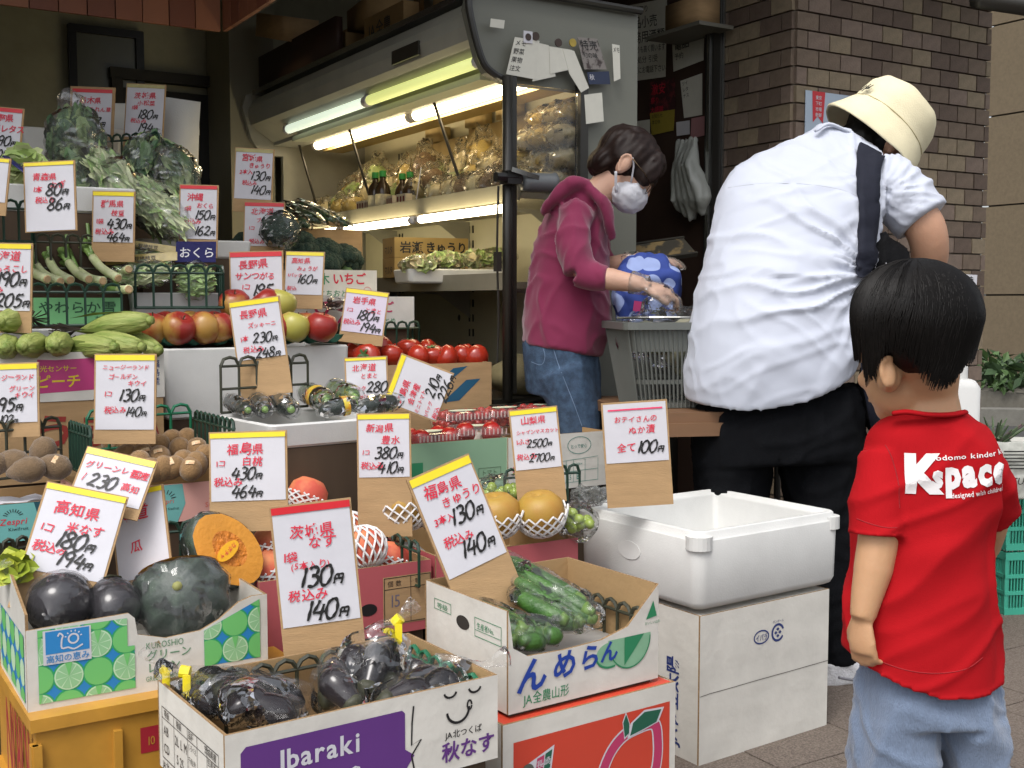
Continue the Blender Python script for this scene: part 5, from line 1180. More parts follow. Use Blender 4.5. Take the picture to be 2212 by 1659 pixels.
# leeks
wht = (.66, .68, .5, 1); lkm = []
for k, (a, b) in enumerate((('#c9cba8', '#a9b878'), ('#7d9a4e', '#4f7038'))): lkm.append(mat('leek_%d' % k if 0 else ('leek_white' if k == 0 else 'leek_green'), a, .4, .1, 20, col2=b, stretch=(1, 1, 1)))
lend = mat('leek_cut', '#b89a72', .7, .2, 80)
for i, (pts, Y0) in enumerate([([(102, 603), (72, 588), (55, 560)], 2.95), ([(130, 608), (95, 592), (70, 560), (62, 530)], 2.98), ([(152, 605), (120, 585), (100, 548), (92, 520)], 3.0), ([(192, 603), (165, 588), (140, 552), (130, 520)], 3.0), ([(222, 607), (192, 600), (155, 575), (120, 560)], 3.0), ([(255, 601), (218, 577), (190, 540), (170, 498)], 3.02), ([(278, 582), (258, 592), (232, 600), (200, 603)], 3.1), ([(278, 625), (258, 626), (225, 622)], 2.96)]):
    W3 = [at(x, y, Y0 + .05 * j) for j, (x, y) in enumerate(pts)]; base = W3[0]
    o = thing('leek', 'leek over the light green carton, its trimmed root end ' + ordl(pts[0][0] + i * .01, [102, 130.01, 152.02, 192.03, 222.04, 255.05, 278.06, 278.07]), 'leek', base, 0, 'leeks on the green carton')
    c_ = cr([p - base for p in W3], 5); h_ = max(3, len(c_) // 2)
    mb = MB(); mb.tube(c_[:h_ + 1], [.0125] + [.0115] * h_, 10); part('white_shaft', mb, lkm[0], o, True)
    mb = MB(); mb.tube(c_[h_:], lerp_list([.0115, .016, .02], max(1, (len(c_) - h_) // 2 + 1))[:len(c_) - h_], 8, sq=.55)
    for s_ in (-1, 1):
        e = [p + V(.012 * s_ * j / 4, 0, .006 * j * s_ + .003 * j) for j, p in enumerate(c_[h_:])]; mb.tube(e, .006, 5, sq=.3)
    part('green_top', mb, lkm[1], o, True)
    mb = MB(); d = (c_[0] - c_[1]).normalized(); mb.tube([c_[0], c_[0] + d * .003], [.0105, .009], 10); part('cut_end', mb, lend, o)
# zucchinis
zd = mat('zucchini_dark', '#16221a', .3, .35, 40); zl = mat('zucchini_light', '#3b5530', .4, .4, 60, col2='#7a9350', thr=(.45, .75))
for i, (a, b, r_, k, lab) in enumerate([((492, 862, 2.86), (535, 886, 2.62), .02, 0, ''), ((545, 850, 2.9), (572, 884, 2.64), .022, 0, ''), ((575, 850, 2.95), (628, 884, 2.66), .024, 0, ''), ((655, 845, 3.0), (705, 866, 2.72), .026, 1, 'pale speckled zucchini with orange label in cling film'), ((715, 838, 3.02), (765, 858, 2.8), .027, 1, 'pale speckled zucchini behind the others in cling film'), ((690, 888, 2.64), (768, 872, 2.68), .02, 0, ''), ((770, 882, 2.7), (856, 866, 2.78), .022, 0, '')]):
    A, B = at(*a), at(*b); o = thing('zucchini', lab or 'dark wrapped zucchini in the white tray, ' + ordl(a[0], [492, 545, 575, 690, 770]) + ' of the dark ones', 'zucchini', A, 0, 'wrapped zucchinis'); d = B - A
    mb = MB(); n = 8; mb.tube([d * (j / n) for j in range(n + 1)], [r_ * s_ for s_ in (.45, .8, .92, .97, 1, 1, .97, .85, .5)], 14); part('body', mb, zl if k else zd, o, True)
    mb = MB(); mb.tube([d * 1.0, d * 1.05], [r_ * .4, r_ * .3], 8); part('stem', mb, lkm[1], o, True)
    mb = MB(); mb.tube([d * (-.08 + 1.2 * j / 9) for j in range(10)], [r_ * s_ for s_ in (.3, .8, 1.08, 1.12, 1.12, 1.14, 1.12, 1.14, 1.0, .7)], 18); 
    shape(mb, lambda p: p + V(*[.0035 * noise.noise(p * 60 + V(j * 9, i, 0)) for j in range(3)])); part('cling_film', mb, FILMC, o)
    if i in (3, 5): mb = MB(); mb.tube([d * .62, d * .78], r_ * 1.16, 14, caps=False); part('label_band', mb, mat('band_orange', '#cf8a2a', .4, .2, 60, col2='#c9b53a', thr=(.4, .6)), o, True)
# round eggplants
agm = mat('eggplant_skin', '#0e0a10', .13, .3, 8, spec=.6); egp = mat('eggplant_purple', '#150b12', .14, .3, 8, spec=.6); clx = mat('eggplant_calyx', '#34351f', .6, .2, 30)
clingH = film('cling_hazy', haze=.045, rough=.1, scale=16, strength=1.0, lo=.4, hi=2.2, haze_col='#d9d6dc')
for px, py, Y, r_, lab, ax in ((130, 1302, 2.03, .054, 'round black eggplant in cling film, blossom end forward, left in the lime carton', (0, -1, -.1)), (246, 1312, 2.07, .047, 'round black eggplant with pale green cap in cling film beside the first', (.4, -.6, -.7))):
    P = at(px, py, Y); o = thing('round_eggplant', lab, 'eggplant', P); M = align(ax)
    mb = MB(); mb.lathe([(0, -r_ * 1.25), (r_ * .5, -r_ * 1.15), (r_ * .8, -r_ * .8), (r_ * .98, -r_ * .2), (r_, r_ * .2), (r_ * .85, r_ * .65), (r_ * .5, r_ * .95), (0, r_ * 1.05)], 28, M=M); part('body', mb, agm, o, True)
    mb = MB(); mb.lathe([(r_ * .62, -r_ * 1.1), (r_ * .45, -r_ * 1.24), (r_ * .15, -r_ * 1.34), (0, -r_ * 1.5)], 8, M=M); part('calyx', mb, clx, o, True)
    mb = MB(); mb.ell((0, 0, 0), (r_ * 1.1, r_ * 1.1, r_ * 1.18), M, 36, 24)
    shape(mb, lambda p: p * (1 + .035 * noise.noise(V(p.x * 40 + p.z * 30, p.y * 60, p.z * 90 - p.x * 50)))); part('cling_film', mb, clingH, o)
# pumpkins
kbm = mat('pumpkin_rind', '#27382c', .45, .3, 30, .2, 60, col2='#3f5240', thr=(.5, .75)); kfl = mat('pumpkin_flesh', '#cc8a2c', .5, .12, 20, .2, 120); kse = mat('pumpkin_seed_bed', '#c9781f', .6, .3, 60, .8, 120, bdist=.01)
def pumpkin(label, P, r_, M, cutn, film_, cling=True, seeds=False, stick=False):
    o = thing('pumpkin', label, 'pumpkin', P)
    mb = MB(); seg, rg = 40, 16; rings = []
    for j in range(1, rg):
        th = math.pi * j / rg; rings.append([M @ V(r_ * (1 + .05 * math.cos(a * 10)) * math.sin(th) * math.cos(a), r_ * (1 + .05 * math.cos(a * 10)) * math.sin(th) * math.sin(a), -r_ * .72 * math.cos(th)) for a in [2 * math.pi * k / seg for k in range(seg)]])
    # keep only the half behind the cut plane: squash points past it on to the plane
    n_ = Vector(cutn[0]).normalized(); dd = cutn[1]
    out = MB(); out.loft(rings); rim = []
    def sq(p):
        q = p.dot(n_) - dd
        return p - n_ * q if q > 0 else p
    shape(out, sq); part('rind', out, kbm, o, True)
    # flesh disc just in front of the plane
    c = n_ * dd; a1 = n_.orthogonal().normalized(); a2 = n_.cross(a1)
    rad = math.sqrt(max(0, r_ * r_ - dd * dd)); Mi = M.inverted(); pts = []
    for k in range(30):
        d = a1 * math.cos(k / 30 * 6.283) + a2 * math.sin(k / 30 * 6.283)
        t = .02
        while t < 2 * r_:
            q = Mi @ (c + d * t)
            if (q.x ** 2 + q.y ** 2) / (r_ * r_) + q.z ** 2 / (r_ * .72) ** 2 > 1: break
            t += .002
        pts.append(c + d * (t - .001) + n_ * .001)
    mb = MB(); mb.add([c + n_ * .003] + [c + (p - c) * .5 + n_ * .008 for p in pts] + [p + n_ * .004 for p in pts], [(0, 1 + k, 1 + (k + 1) % 30) for k in range(30)] + [(1 + k, 31 + k, 31 + (k + 1) % 30, 1 + (k + 1) % 30) for k in range(30)], 0)
    mb.m = [1] * 30 + [0] * 30; part('flesh', mb, [kfl, kse], o, True)
    if stick:
        mb = MB(); q = c + n_ * .0145 + a1 * .01; mb.prism(disc(0, 0, .028, .014, 20), q, a1, a2, n_, .001); part('oval_sticker', mb, mat('sticker_yellow', '#e2a81e', .4, 0), o)
        mb = MB(); text(mb, (q, a1, a2, n_), 'カボチャ', -.022, -.004, .011, .006, h=.001); part('lettering', mb, RED, o)
    if cling:
        mb = MB(); mb.loft(rings); shape(mb, lambda p: sq(p) * 1.04 + V(*[.004 * noise.noise(p * 45 + V(j * 7, 0, 0)) for j in range(3)])); part('cling_film', mb, film_, o)
    if not stick: mb = MB(); mb.tube([M @ V(0, 0, r_ * .62), M @ V(.004, 0, r_ * .78)], [.011, .008], 8); part('stem', mb, mat('pumpkin_stem', '#8a8a52', .7, .2, 50), o, True)
    return o
pumpkin('half pumpkin in frosted cling film, rind forward, in the lime carton', at(392, 1285, 2.13), .088, rot(60, 12, 0), ((-.25, .6, .75), .045), clingH)
pumpkin('cut pumpkin showing orange flesh and seeds with an oval sticker', at(480, 1192, 2.27), .088, rot(-10, 50, 30), ((.6, -.72, .35), .03), FILMC, True, True, True)
IB = (ibar, .45, .283, .02)
# bagged eggplants
def eggp(parent, A, B, r_, m=agm):
    base = FR[parent.name][0]; A, B = A - base, B - base; d = B - A; n = 9
    mb = MB(); mb.tube([A + d * (j / n) for j in range(n + 1)], [r_ * s_ for s_ in (.45, .6, .7, .8, .92, 1, 1.02, .95, .72, .25)], 16); e = part('eggplant', mb, m, parent, True)
    mb = MB(); mb.tube([A - d * .1, A, A + d * .07, A + d * .16], [r_ * .22, r_ * .5, r_ * .66, r_ * .74], 7); o = link('calyx', mb.mesh('calyx', [clx], True), e)
def keep(p, b, m_):
    o, w_, d_, z0 = b; q = loc_(o, p); q.x = min(max(q.x, m_ + .006), w_ - m_ - .006); q.y = min(max(q.y, m_ + .008), d_ - m_ - .006); q.z = max(q.z, z0 + m_)
    return inbox(o, q.x, q.y, q.z)
def egg_bag(label, eggs, neck, tie_dir, name='eggplant_bag', cat='bag of eggplants', r_=.025, maker=eggp, m_=None, film_=SHARD, puff=1.3, group='clear bags of eggplants', tie=True, vox=.0065, box=None):
    P = at(*eggs[0][:3]); o = thing(name, label, cat, P, 0, group); pr = []
    for i, (x0, y0, Y0, x1, y1, Y1) in enumerate(eggs):
        A, B = at(x0, y0, Y0), at(x1, y1, Y1)
        if box: A, B = [keep(p, box, r_ * puff + .006) for p in (A, B)]
        maker(o, A, B, r_, m_ if m_ else (agm if i % 2 else egp)); pr.append((A - P, B - P))
    mb = MB()
    for A, B in pr: mb.tube([A - (B - A) * .12, A, A + (B - A) * .5, B, B + (B - A) * .1], [r_ * .7, r_ * 1.1, r_ * puff, r_ * 1.25, r_ * .6], 12)
    if neck:
        N = at(*neck) - P; C = sum((p[0] for p in pr), V(0, 0, 0)) / len(pr); far = sum((p[1] for p in pr), V(0, 0, 0)) / len(pr)
        if (far - N).length < (C - N).length: C = far
        mb.tube([C, C + (N - C) * .5, N], [r_ * 1.5, r_ * .95, .008], 12)
        D = Vector(tie_dir).normalized(); mb.tube([N, N + D * .012, N + D * .045], [.007, .008, .02], 10)
    q = fuse(mb, vox, 2); displace(q, lambda p, n: .004 * (abs(noise.noise(V(p.x * 18, p.y * 18, p.z * 26))) * 2 - .4))
    part('clear_bag', q, film_, o)
    if neck and tie:
        mb = MB(); mb.tube([N - D * .006, N + D * .009], .0098, 10); mb.box(N + V(.004, -.012, -.016), (.012, .002, .03)); part('yellow_tie', mb, TY, o)
    return o
egg_bag('clear bag of eggplants tied in yellow, lying at the left of the eggplant carton', [(445, 1490, 1.66, 590, 1540, 1.60), (430, 1478, 1.72, 600, 1512, 1.72), (450, 1505, 1.60, 560, 1575, 1.56), (500, 1462, 1.80, 655, 1520, 1.74), (470, 1520, 1.60, 640, 1550, 1.64)], (402, 1452, 1.72), (-1, 0, .15), box=IB)
egg_bag('clear bag of eggplants with its yellow tie up against the box corner, left edge', [(380, 1500, 1.74, 470, 1520, 1.66), (395, 1480, 1.78, 440, 1505, 1.70)], (358, 1447, 1.76), (-.6, 0, .9), r_=.022, box=IB)
egg_bag('standing clear bag of eggplants with its yellow tie on top, middle of the carton', [(745, 1500, 1.80, 775, 1395, 1.88), (790, 1500, 1.78, 825, 1390, 1.86), (705, 1520, 1.76, 735, 1425, 1.84), (835, 1480, 1.82, 850, 1385, 1.90), (770, 1530, 1.72, 700, 1450, 1.76)], (857, 1342, 1.88), (.8, 0, .8), box=IB)
egg_bag('clear bag of eggplants lying at the right end of the eggplant carton', [(855, 1500, 1.76, 965, 1450, 1.86), (900, 1512, 1.74, 1010, 1455, 1.82), (840, 1528, 1.70, 960, 1500, 1.74), (945, 1500, 1.76, 1050, 1462, 1.82), (880, 1470, 1.86, 960, 1432, 1.92)], (1045, 1438, 1.88), (1, .2, .3), tie=False, box=IB)
# cucumbers
ckm = mat('cucumber_skin', '#47702f', .35, .35, 24, .3, 160, col2='#2d5220', thr=(.35, .65)); ckt = mat('cucumber_tip', '#5f7d38', .4, .2, 30)
def cuc(parent, A, B, r_, m=None):
    base = FR[parent.name][0]; A, B = A - base, B - base; d = B - A; n = 10; bow = d.cross(V(0, 0, 1)).normalized() * .006
    pts = [A + d * (j / n) + bow * math.sin(math.pi * j / n) for j in range(n + 1)]
    mb = MB(); mb.tube(pts, [r_ * s_ for s_ in (.4, .8, .92, 1, 1, 1, 1, .98, .94, .8, .4)], 12); e = part('cucumber', mb, ckm, parent, True)
    mb = MB(); mb.tube([pts[-2] + d * .005, pts[-1] + d * .004, pts[-1] + d * .012], [r_ * .85, r_ * .5, r_ * .2], 10); link('tip', mb.mesh('tip', [ckt], True), e)
kwz = dict(name='cucumber_bag', cat='bag of cucumbers', r_=.0175, maker=cuc, m_=ckm, puff=1.22, film_=FILM, group='clear bags of cucumbers', tie=False, vox=.005, box=(cuke, .347, .28, .06))
egg_bag('topmost clear bag of cucumbers leaning up against the card, in the white melon carton', [(1100, 1222, 2.22, 1285, 1325, 2.10), (1108, 1250, 2.18, 1296, 1362, 2.05), (1095, 1206, 2.24, 1262, 1300, 2.13), (1112, 1282, 2.14, 1250, 1352, 2.04), (1128, 1268, 2.16, 1304, 1345, 2.09)], (1092, 1212, 2.28), (-.5, 0, .6), **kwz)
egg_bag('clear bag of cucumbers low at the left of the melon carton', [(1015, 1300, 2.16, 1135, 1362, 2.02), (1040, 1312, 2.12, 1140, 1378, 2.0), (1000, 1292, 2.2, 1120, 1345, 2.06), (1060, 1345, 2.06, 1125, 1392, 1.99)], (990, 1288, 2.2), (-1, 0, .2), **kwz)
egg_bag('clear bag of cucumbers at the bottom front of the melon carton', [(1110, 1340, 2.1, 1232, 1378, 2.0), (1125, 1366, 2.04, 1222, 1394, 1.98), (1150, 1330, 2.12, 1290, 1362, 2.04), (1140, 1392, 1.98, 1215, 1402, 1.985), (1180, 1372, 2.03, 1250, 1392, 2.0)], None, None, **kwz)
mb = MB(); q0 = inbox(cuke, .03, .06, .068); mb.box(inbox(cuke, .19, .12, .052), (.28, .2, .012), 35); solo('foam_sheet', mb, FOAM, 'white foam sheet under the cucumbers in the melon carton', 'foam sheet')
# leafy bundles in film
def leafpile(parent, c, axes, M, n, mats, L_=.05, wd=.014, along=None, kind='stuff', nm='leaves', spread=.5):
    mb = MB(); c = Vector(c)
    for i in range(n):
        d = V(rnd.gauss(0, 1), rnd.gauss(0, 1), rnd.gauss(0, 1)).normalized() * rnd.uniform(.7, 1.0); p = c + M @ V(d.x * axes[0], d.y * axes[1], d.z * axes[2])
        if along is not None: t = (Vector(along).normalized() + V(rnd.uniform(-1, 1), rnd.uniform(-1, 1), rnd.uniform(-1, 1)) * spread).normalized()
        else: t = V(rnd.uniform(-1, 1), rnd.uniform(-1, 1), rnd.uniform(-1, 1)).normalized()
        s_ = t.cross(V(rnd.uniform(-1, 1), -1, rnd.uniform(-.5, 1))).normalized(); l = L_ * rnd.uniform(.6, 1.3); w_ = wd * rnd.uniform(.6, 1.3); up = s_.cross(t) * w_ * .4
        mb.add([p - t * l / 2, p - t * l * .1 + s_ * w_ + up, p + t * l * .35 + s_ * w_ * .7 + up, p + t * l / 2 + up * .5, p + t * l * .35 - s_ * w_ * .7 + up, p - t * l * .1 - s_ * w_ + up, p + t * l * .1], [(0, 1, 6), (1, 2, 6), (2, 3, 6), (3, 4, 6), (4, 5, 6), (5, 0, 6)], rnd.randrange(len(mats)))
    return part(nm, mb, mats, parent, kind=kind)
G1 = [mat('spinach_leaf', '#6f9060', .5, .3, 20), mat('spinach_leaf_light', '#9db57a', .5, .3, 20), mat('spinach_dark', '#557652', .5, .3, 20)]
G2 = [mat('pale_stem', '#bccb98', .5, .2, 20), mat('komatsuna', '#9ab873', .5, .2, 20), mat('pale_leaf', '#cdd4a8', .5, .2, 20)]
G3 = [mat('cabbage_leaf', '#9db468', .5, .2, 20), mat('cabbage_light', '#c3cd94', .5, .2, 20)]
def green_bag(label, a, b, r_, mats, n=260, cat='bag of greens', name='greens_bag', stems=True, tails=True, film_=None, wid=1.0, amp=.008, L_=.06, wd=.016, group='clear bags of leafy greens', core=True):
    A, B = at(*a), at(*b); o = thing(name, label, cat, A, 0, group); d = B - A; M = align(d); L = d.length
    if core: mb = MB(); mb.ell(d * .5, (r_ * .75 * wid, r_ * .6, L * .5), M, 14, 10); shape(mb, lambda p: p * (1 + .1 * nz(p, 20))); part('leaf_core', mb, mats[-1], o, True)
    leafpile(o, d * .5, (r_ * .95 * wid, r_ * .75, L * .48), M, n, mats, L_, wd, d)
    mb = MB(); mb.ell(d * .5, (r_ * 1.1 * wid, r_ * .95, L * .56), M, 18, 12)
    if tails: mb.ell(d * 1.08, (r_ * .5 * wid, r_ * .3, L * .16), M, 12, 8)
    q = fuse(mb, .009, 1); displace(q, lambda p, nn: amp * (abs(noise.noise(V(p.x * 20, p.y * 20, p.z * 28))) * 2.4 - .5) + amp * .5 * nz(p, 60)); part('clear_bag', q, film_ or film('greens_bag_film', haze=.07, scale=15, strength=1.1, fr=1.6, rough=.1, hi=3), o)
    return o
green_bag('tall crackling bag of spinach at the back left', (185, 420, 3.55), (155, 235, 3.62), .09, G1, 420)
green_bag('bag of spinach lying below the tall one, stems to the lower right', (140, 330, 3.5), (250, 440, 3.35), .075, G1, 320)
green_bag('bag of mustard spinach in front of the upright foam lid', (400, 420, 3.75), (345, 320, 3.8), .085, G1 + G2[:1], 300)
green_bag('bag of small greens behind the grid basket', (300, 380, 3.7), (330, 300, 3.78), .07, G1, 260)
green_bag('long bag of pale stemmed greens lying diagonally above the green soybeans', (415, 500, 3.3), (265, 395, 3.42), .07, G2, 380, L_=.1, wd=.008, group='clear bags of long pale greens')
green_bag('long bag of greens with dark leaf tips beside the okra tag', (385, 505, 3.36), (290, 425, 3.5), .06, G2[:2] + G1[:1], 260, L_=.09, wd=.01)
green_bag('long pale bag of greens between the spinach and the soybean tag', (275, 435, 3.28), (215, 330, 3.4), .055, G2, 240, L_=.09, wd=.009, group='clear bags of long pale greens')
green_bag('pale green cabbage leaf bundle with navy band at the far left', (20, 375, 3.1), (85, 352, 3.12), .045, G3, 120, L_=.06, wd=.03)
mb = MB(); mb.tube([at(12, 338, 3.04), at(55, 372, 3.02), at(75, 392, 3.02)], .013, 8, sq=.25); solo('paper_band', mb, mat('band_navy', '#23245e', .4, .1, 30), 'navy paper band round the cabbage bundle at the left', 'paper band')
green_bag('heap of yellowish leaves low at the left under the teal carton', (10, 1235, 2.05), (50, 1225, 2.05), .03, [mat('yellow_leaf', '#a9b03a', .5, .2, 20), mat('yellow_leaf2', '#8a9a2f', .5, .2, 20)], 40, L_=.05, wd=.02, core=True)
# soybean bags with gold header, okra bag with navy header
gold = mat('gold_header', '#9a8848', .4, .2, 30, .3, 40); nvy = mat('navy_header', '#17174f', .6, .1, 9, .3, 30, spec=.2)
def header_bag(name, label, cat, c, w_, hh, body, mcol, mt, txt, tcol, yaw=10, lean=25, n=120, mats=G2, roll=0):
    P = at(*c); o = thing(name, label, cat, P, yaw); W = V(0, math.sin(R(lean)), math.cos(R(lean))); U = V(math.cos(R(roll)), 0, math.sin(R(roll))); W = (W - U * W.dot(U)).normalized(); N = U.cross(W)
    mb = MB(); mb.prism(rect(-w_ / 2, body, w_ / 2, body + hh), (0, 0, 0), U, W, N, .003); part('header_card', mb, mcol, o)
    mb = MB(); text(mb, (V(0, 0, 0), U, W, N), txt, -w_ * .42, body + hh * .25, hh * .55, .01, h=.001); part('lettering', mb, tcol, o)
    M = Matrix((U, -N, W)).transposed(); leafpile(o, W * body * .5, (w_ * .42, .02, body * .42), M, n, mats, .045, .006, U, nm='pods')
    mb = MB(); mb.ell(W * body * .5, (w_ * .5, .03, body * .55), M, 16, 10); q = fuse(mb, .007, 1); displace(q, lambda p, nn: .006 * (abs(nz(p, 28)) * 2 - .4)); part('clear_bag', q, FILM, o); return o
header_bag('soybean_bag', 'front bag of green soybeans with gold header strip', 'bag of soybeans', (305, 618, 3.12), .19, .027, .075, gold, 0, 'ミネラル栽培枝豆', BLACK, 8, 30, roll=4)
header_bag('soybean_bag', 'rear bag of green soybeans, gold header half hidden by the price tag', 'bag of soybeans', (300, 595, 3.2), .18, .025, .085, gold, 0, 'ミネラル栽培枝豆', BLACK, 8, 30, roll=-8)
header_bag('okra_bag', 'bag of okra with navy header and purple lettering', 'bag of okra', (420, 645, 3.2), .11, .06, .105, nvy, 0, 'おくら', PAPER, 5, 15, 160, G1[1:2] + G2[1:2])
# broccoli
bcm = [mat('broccoli_head', '#2a4034', .8, .4, 60, 1.0, 260, bdist=.01), mat('broccoli_stalk', '#5f7a48', .6, .2, 20)]
def brocc(): 
    mb = MB()
    for k in range(44):
        a = k * 2.4; t = (k + .5) / 44; r_ = .052 * math.sqrt(t); mb.ell((r_ * math.cos(a), r_ * math.sin(a), .03 * (1 - t * .9)), .0155 + .003 * rnd.random(), None, 8, 6, 0)
    shape(mb, lambda p: p * (1 + .06 * nz(p, 90))); mb.tube([(0, 0, .02), (0, 0, -.05)], [.026, .016], 10, m=1); return mb.mesh('broccoli', bcm, True)
bme = brocc()
for px, py, Y, lab in [(540, 538, 3.85, ''), (590, 548, 3.8, ''), (650, 530, 3.95, ''), (700, 545, 3.95, ''), (742, 560, 3.98, ''), (650, 560, 3.85, ''), (700, 572, 3.9, ''), (745, 578, 3.95, '')]:
    put('broccoli', bme, 'dark broccoli head in the brown carton, ' + ordl(px + py * .001, [a_ + b_ * .001 for a_, b_ in ((540, 538), (590, 548), (650, 530), (700, 545), (742, 560), (650, 560), (700, 572), (745, 578))]), 'broccoli', at(px, py, Y), rot(rnd.uniform(-50, 30), rnd.uniform(-40, 40), 0), 'dark broccoli heads', sc=1.1)
o = thing('wrapped_broccoli', 'broccoli head in shiny cling film in front of its price tag', 'broccoli', at(607, 498, 3.68)); put('head', bme, 0, 0, (0, 0, 0), rot(50, 0, 0), parent=o)
mb = MB(); mb.ell((0, -.01, 0), (.066, .06, .064), None, 26, 18); shape(mb, lambda p: p * (1 + .08 * nz(p, 45))); part('cling_film', mb, FILMC, o)
for i, (a, b) in enumerate([((610, 445, 4.15), (690, 478, 3.98)), ((640, 440, 4.2), (720, 478, 4.05)), ((665, 455, 4.2), (750, 485, 4.08)), ((605, 455, 4.05), (665, 488, 3.95))]):
    A, B = at(*a), at(*b); o = thing('wrapped_cucumber', 'dark wrapped cucumbers on the high brown carton, bundle ' + ordl(a[0] + a[1] * .001, [610.445, 640.44, 665.455, 605.455]), 'cucumber', A, 0, 'wrapped cucumbers at the back'); d = B - A
    mb = MB(); mb.tube([d * (j / 6) for j in range(7)], [.02 * s_ for s_ in (.5, .9, 1, 1, 1, .9, .5)], 10); part('body', mb, mat('cuke_dark', '#2f4a2b', .4, .3, 30), o, True)
    mb = MB(); mb.tube([d * (-.1 + 1.2 * j / 8) for j in range(9)], [.028 * s_ for s_ in (.3, .9, 1, 1.05, 1, 1.05, 1, .8, .4)], 14); shape(mb, lambda p: p + V(0, 0, .006 * nz(p, 50))); part('cling_film', mb, FILMC, o)
# ginger bud pack
o = thing('ginger_pack', 'small clear pack of brown ginger buds on the lower strawberry carton', 'ginger pack', at(722, 660, 3.55), 20); mb = MB()
for k in range(9): mb.ell((rnd.uniform(-.045, .045), rnd.uniform(-.02, .02), rnd.uniform(.0, .015)), (.02, .008, .008), rz_(), 8, 6)
part('ginger_buds', mb, mat('ginger_brown', '#4b3028', .5, .4, 40), o, True); blobfilm('clear_film', o, [((0, 0, .006), (.062, .035, .022), rot(0, 12, 0))], .006, .004, 40)
# ================================================================ case contents
def onplane(px, py, n, c):
    d = ray(px, py); o = V(0, 0, CAMH); return o + d * ((c - o.dot(n)) / d.dot(n))
def casept(x, y, z): return sh(CA + x, CBb + y, z)
crk = film('noodle_bag_film', haze=.10, rough=.12, scale=30, strength=1.0, haze_col='#d8ccaa')
pale = [mat('noodle_pale', '#cdbf94', .6, .25, 30), mat('sprout_white', '#d8d2b8', .6, .2, 40)]; yel = [mat('noodle_yellow', '#b99f4e', .6, .3, 30), mat('noodle_cream', '#cfc08a', .6, .3, 30)]; brn = [mat('mushroom_brown', '#6e5136', .7, .4, 40), mat('mushroom_pale', '#a88e68', .7, .3, 40)]
def casebag(label, x, y, z, rx, ry, rz, mats, ang=0, cat='bag of food', name='food_bag', group='bags of food in the display case', n=50, extra=None):
    o = thing(name, label, cat, casept(x, y, z), YAW + ang, group)
    mb = MB(); mb.ell((0, 0, rz * .9), (rx * .85, ry * .85, rz * .8), None, 12, 9); shape(mb, lambda p: p * (1 + .12 * nz(p + V(x, y, z), 28))); part('contents', mb, mats[0], o, True)
    leafpile(o, (0, 0, rz * .9), (rx * .9, ry * .9, rz * .85), Matrix.Identity(3), n, mats, .03, .006, None, nm='strips')
    mb = MB(); mb.ell((0, 0, rz * .95), (rx, ry, rz), None, 20, 14); mb.ell((0, 0, rz * 1.9), (rx * .5, ry * .3, rz * .25), None, 10, 6); shape(mb, lambda p: p * (1 + .16 * nz(p + V(y, x, z), 30) + .08 * nz(p, 75))); part('clear_bag', mb, crk, o)
    return o
sh1, sh2 = 1.396, 1.111
k = 0
for row in range(4):
    for j in range(4 - row // 2):
        k += 1; y = .05 + j * .085 + rnd.uniform(-.01, .01)
        casebag(['crumpled clear bag of white noodles piled at the near end of the upper shelf', 'bag of yellowish noodles piled at the near end of the upper shelf'][k % 2], .26 + .04 * (row % 2) + row * .02, y, sh1 + row * .075, .085, .06, .044, pale if k % 2 else yel, rnd.uniform(-30, 30))
for i, (y, m_, lab) in enumerate([(.10, pale, 'flat pack of beige food at the shelf front under the noodles'), (.19, brn, 'clear bag of brown mushrooms near the post'), (.28, brn, 'clear bag of dark mushrooms beside the red label'), (.37, pale, 'crackling bag of sprouts at the shelf front'), (.46, brn, 'crackling bag of mushrooms left of the sprouts'), (.55, pale, 'crackling bag of sprouts near the tofu sign'), (.66, pale, 'pale crackling bag in front of the green bundle')]):
    casebag(lab, .17, y, sh1, .055, .052, .05, m_, rnd.uniform(-30, 30))
for i, y in enumerate((.16, .27, .38, .5, .62, .95, 1.08)): casebag('pale crackling bag in the second row of the upper shelf, ' + ordl(-y, [-.16, -.27, -.38, -.5, -.62, -.95, -1.08]), .30, y, sh1 + .05 + .02 * (i % 2), .06, .06, .06, (pale, yel, brn)[i % 3], rnd.uniform(-30, 30))
for i in range(10): casebag(['plump crackling bag', 'pale plump bag'][i % 2] + ' at the rear of the upper shelf, ' + ORD[i], .37, 1.93 - i * .155, sh1 + .03, .07, .075, .095 + .02 * (i % 3), (yel, pale, G3, brn)[(i * 3) % 4], rnd.uniform(-30, 30), n=70)
rp = casebag('red labelled pack behind the mushroom bags', .24, .42, sh1 + .05, .03, .06, .02, [mat('red_label', '#8e2a22', .5, .4, 40), brn[0]])
def green_case(label, x, y, z, L_, lean, mats):
    A = casept(x, y, z); B = A + V(math.sin(R(lean)) * L_, .03, math.cos(R(lean)) * L_ * .75)
    o = thing('greens_bag', label, 'bag of greens', A, 0, 'bags of food in the display case'); d = B - A; M = align(d)
    mb = MB(); mb.ell(d * .5, (.035, .03, L_ * .45), M, 12, 8); part('leaf_core', mb, mats[0], o, True)
    leafpile(o, d * .5, (.06, .05, L_ * .45), M, 260, mats, .06, .015, d); mb = MB(); mb.ell(d * .5, (.072, .06, L_ * .52), M, 16, 12); shape(mb, lambda p: p * (1 + .12 * nz(p, 30))); part('clear_bag', mb, crk, o)
green_case('green leaf bundle in film leaning behind the tofu sign in the case', .2, .80, sh1, .34, 48, G2[1:2] + G3)
green_case('green leaf bundle in film standing left of the bottles in the case', .2, 1.38, sh1, .33, 50, G2[1:2] + G3)
green_case('upright green leaf bundle with dark tops between the bottles and the tofu sign', .3, 1.0, sh1, .30, 30, G2[1:2] + G1[:1])
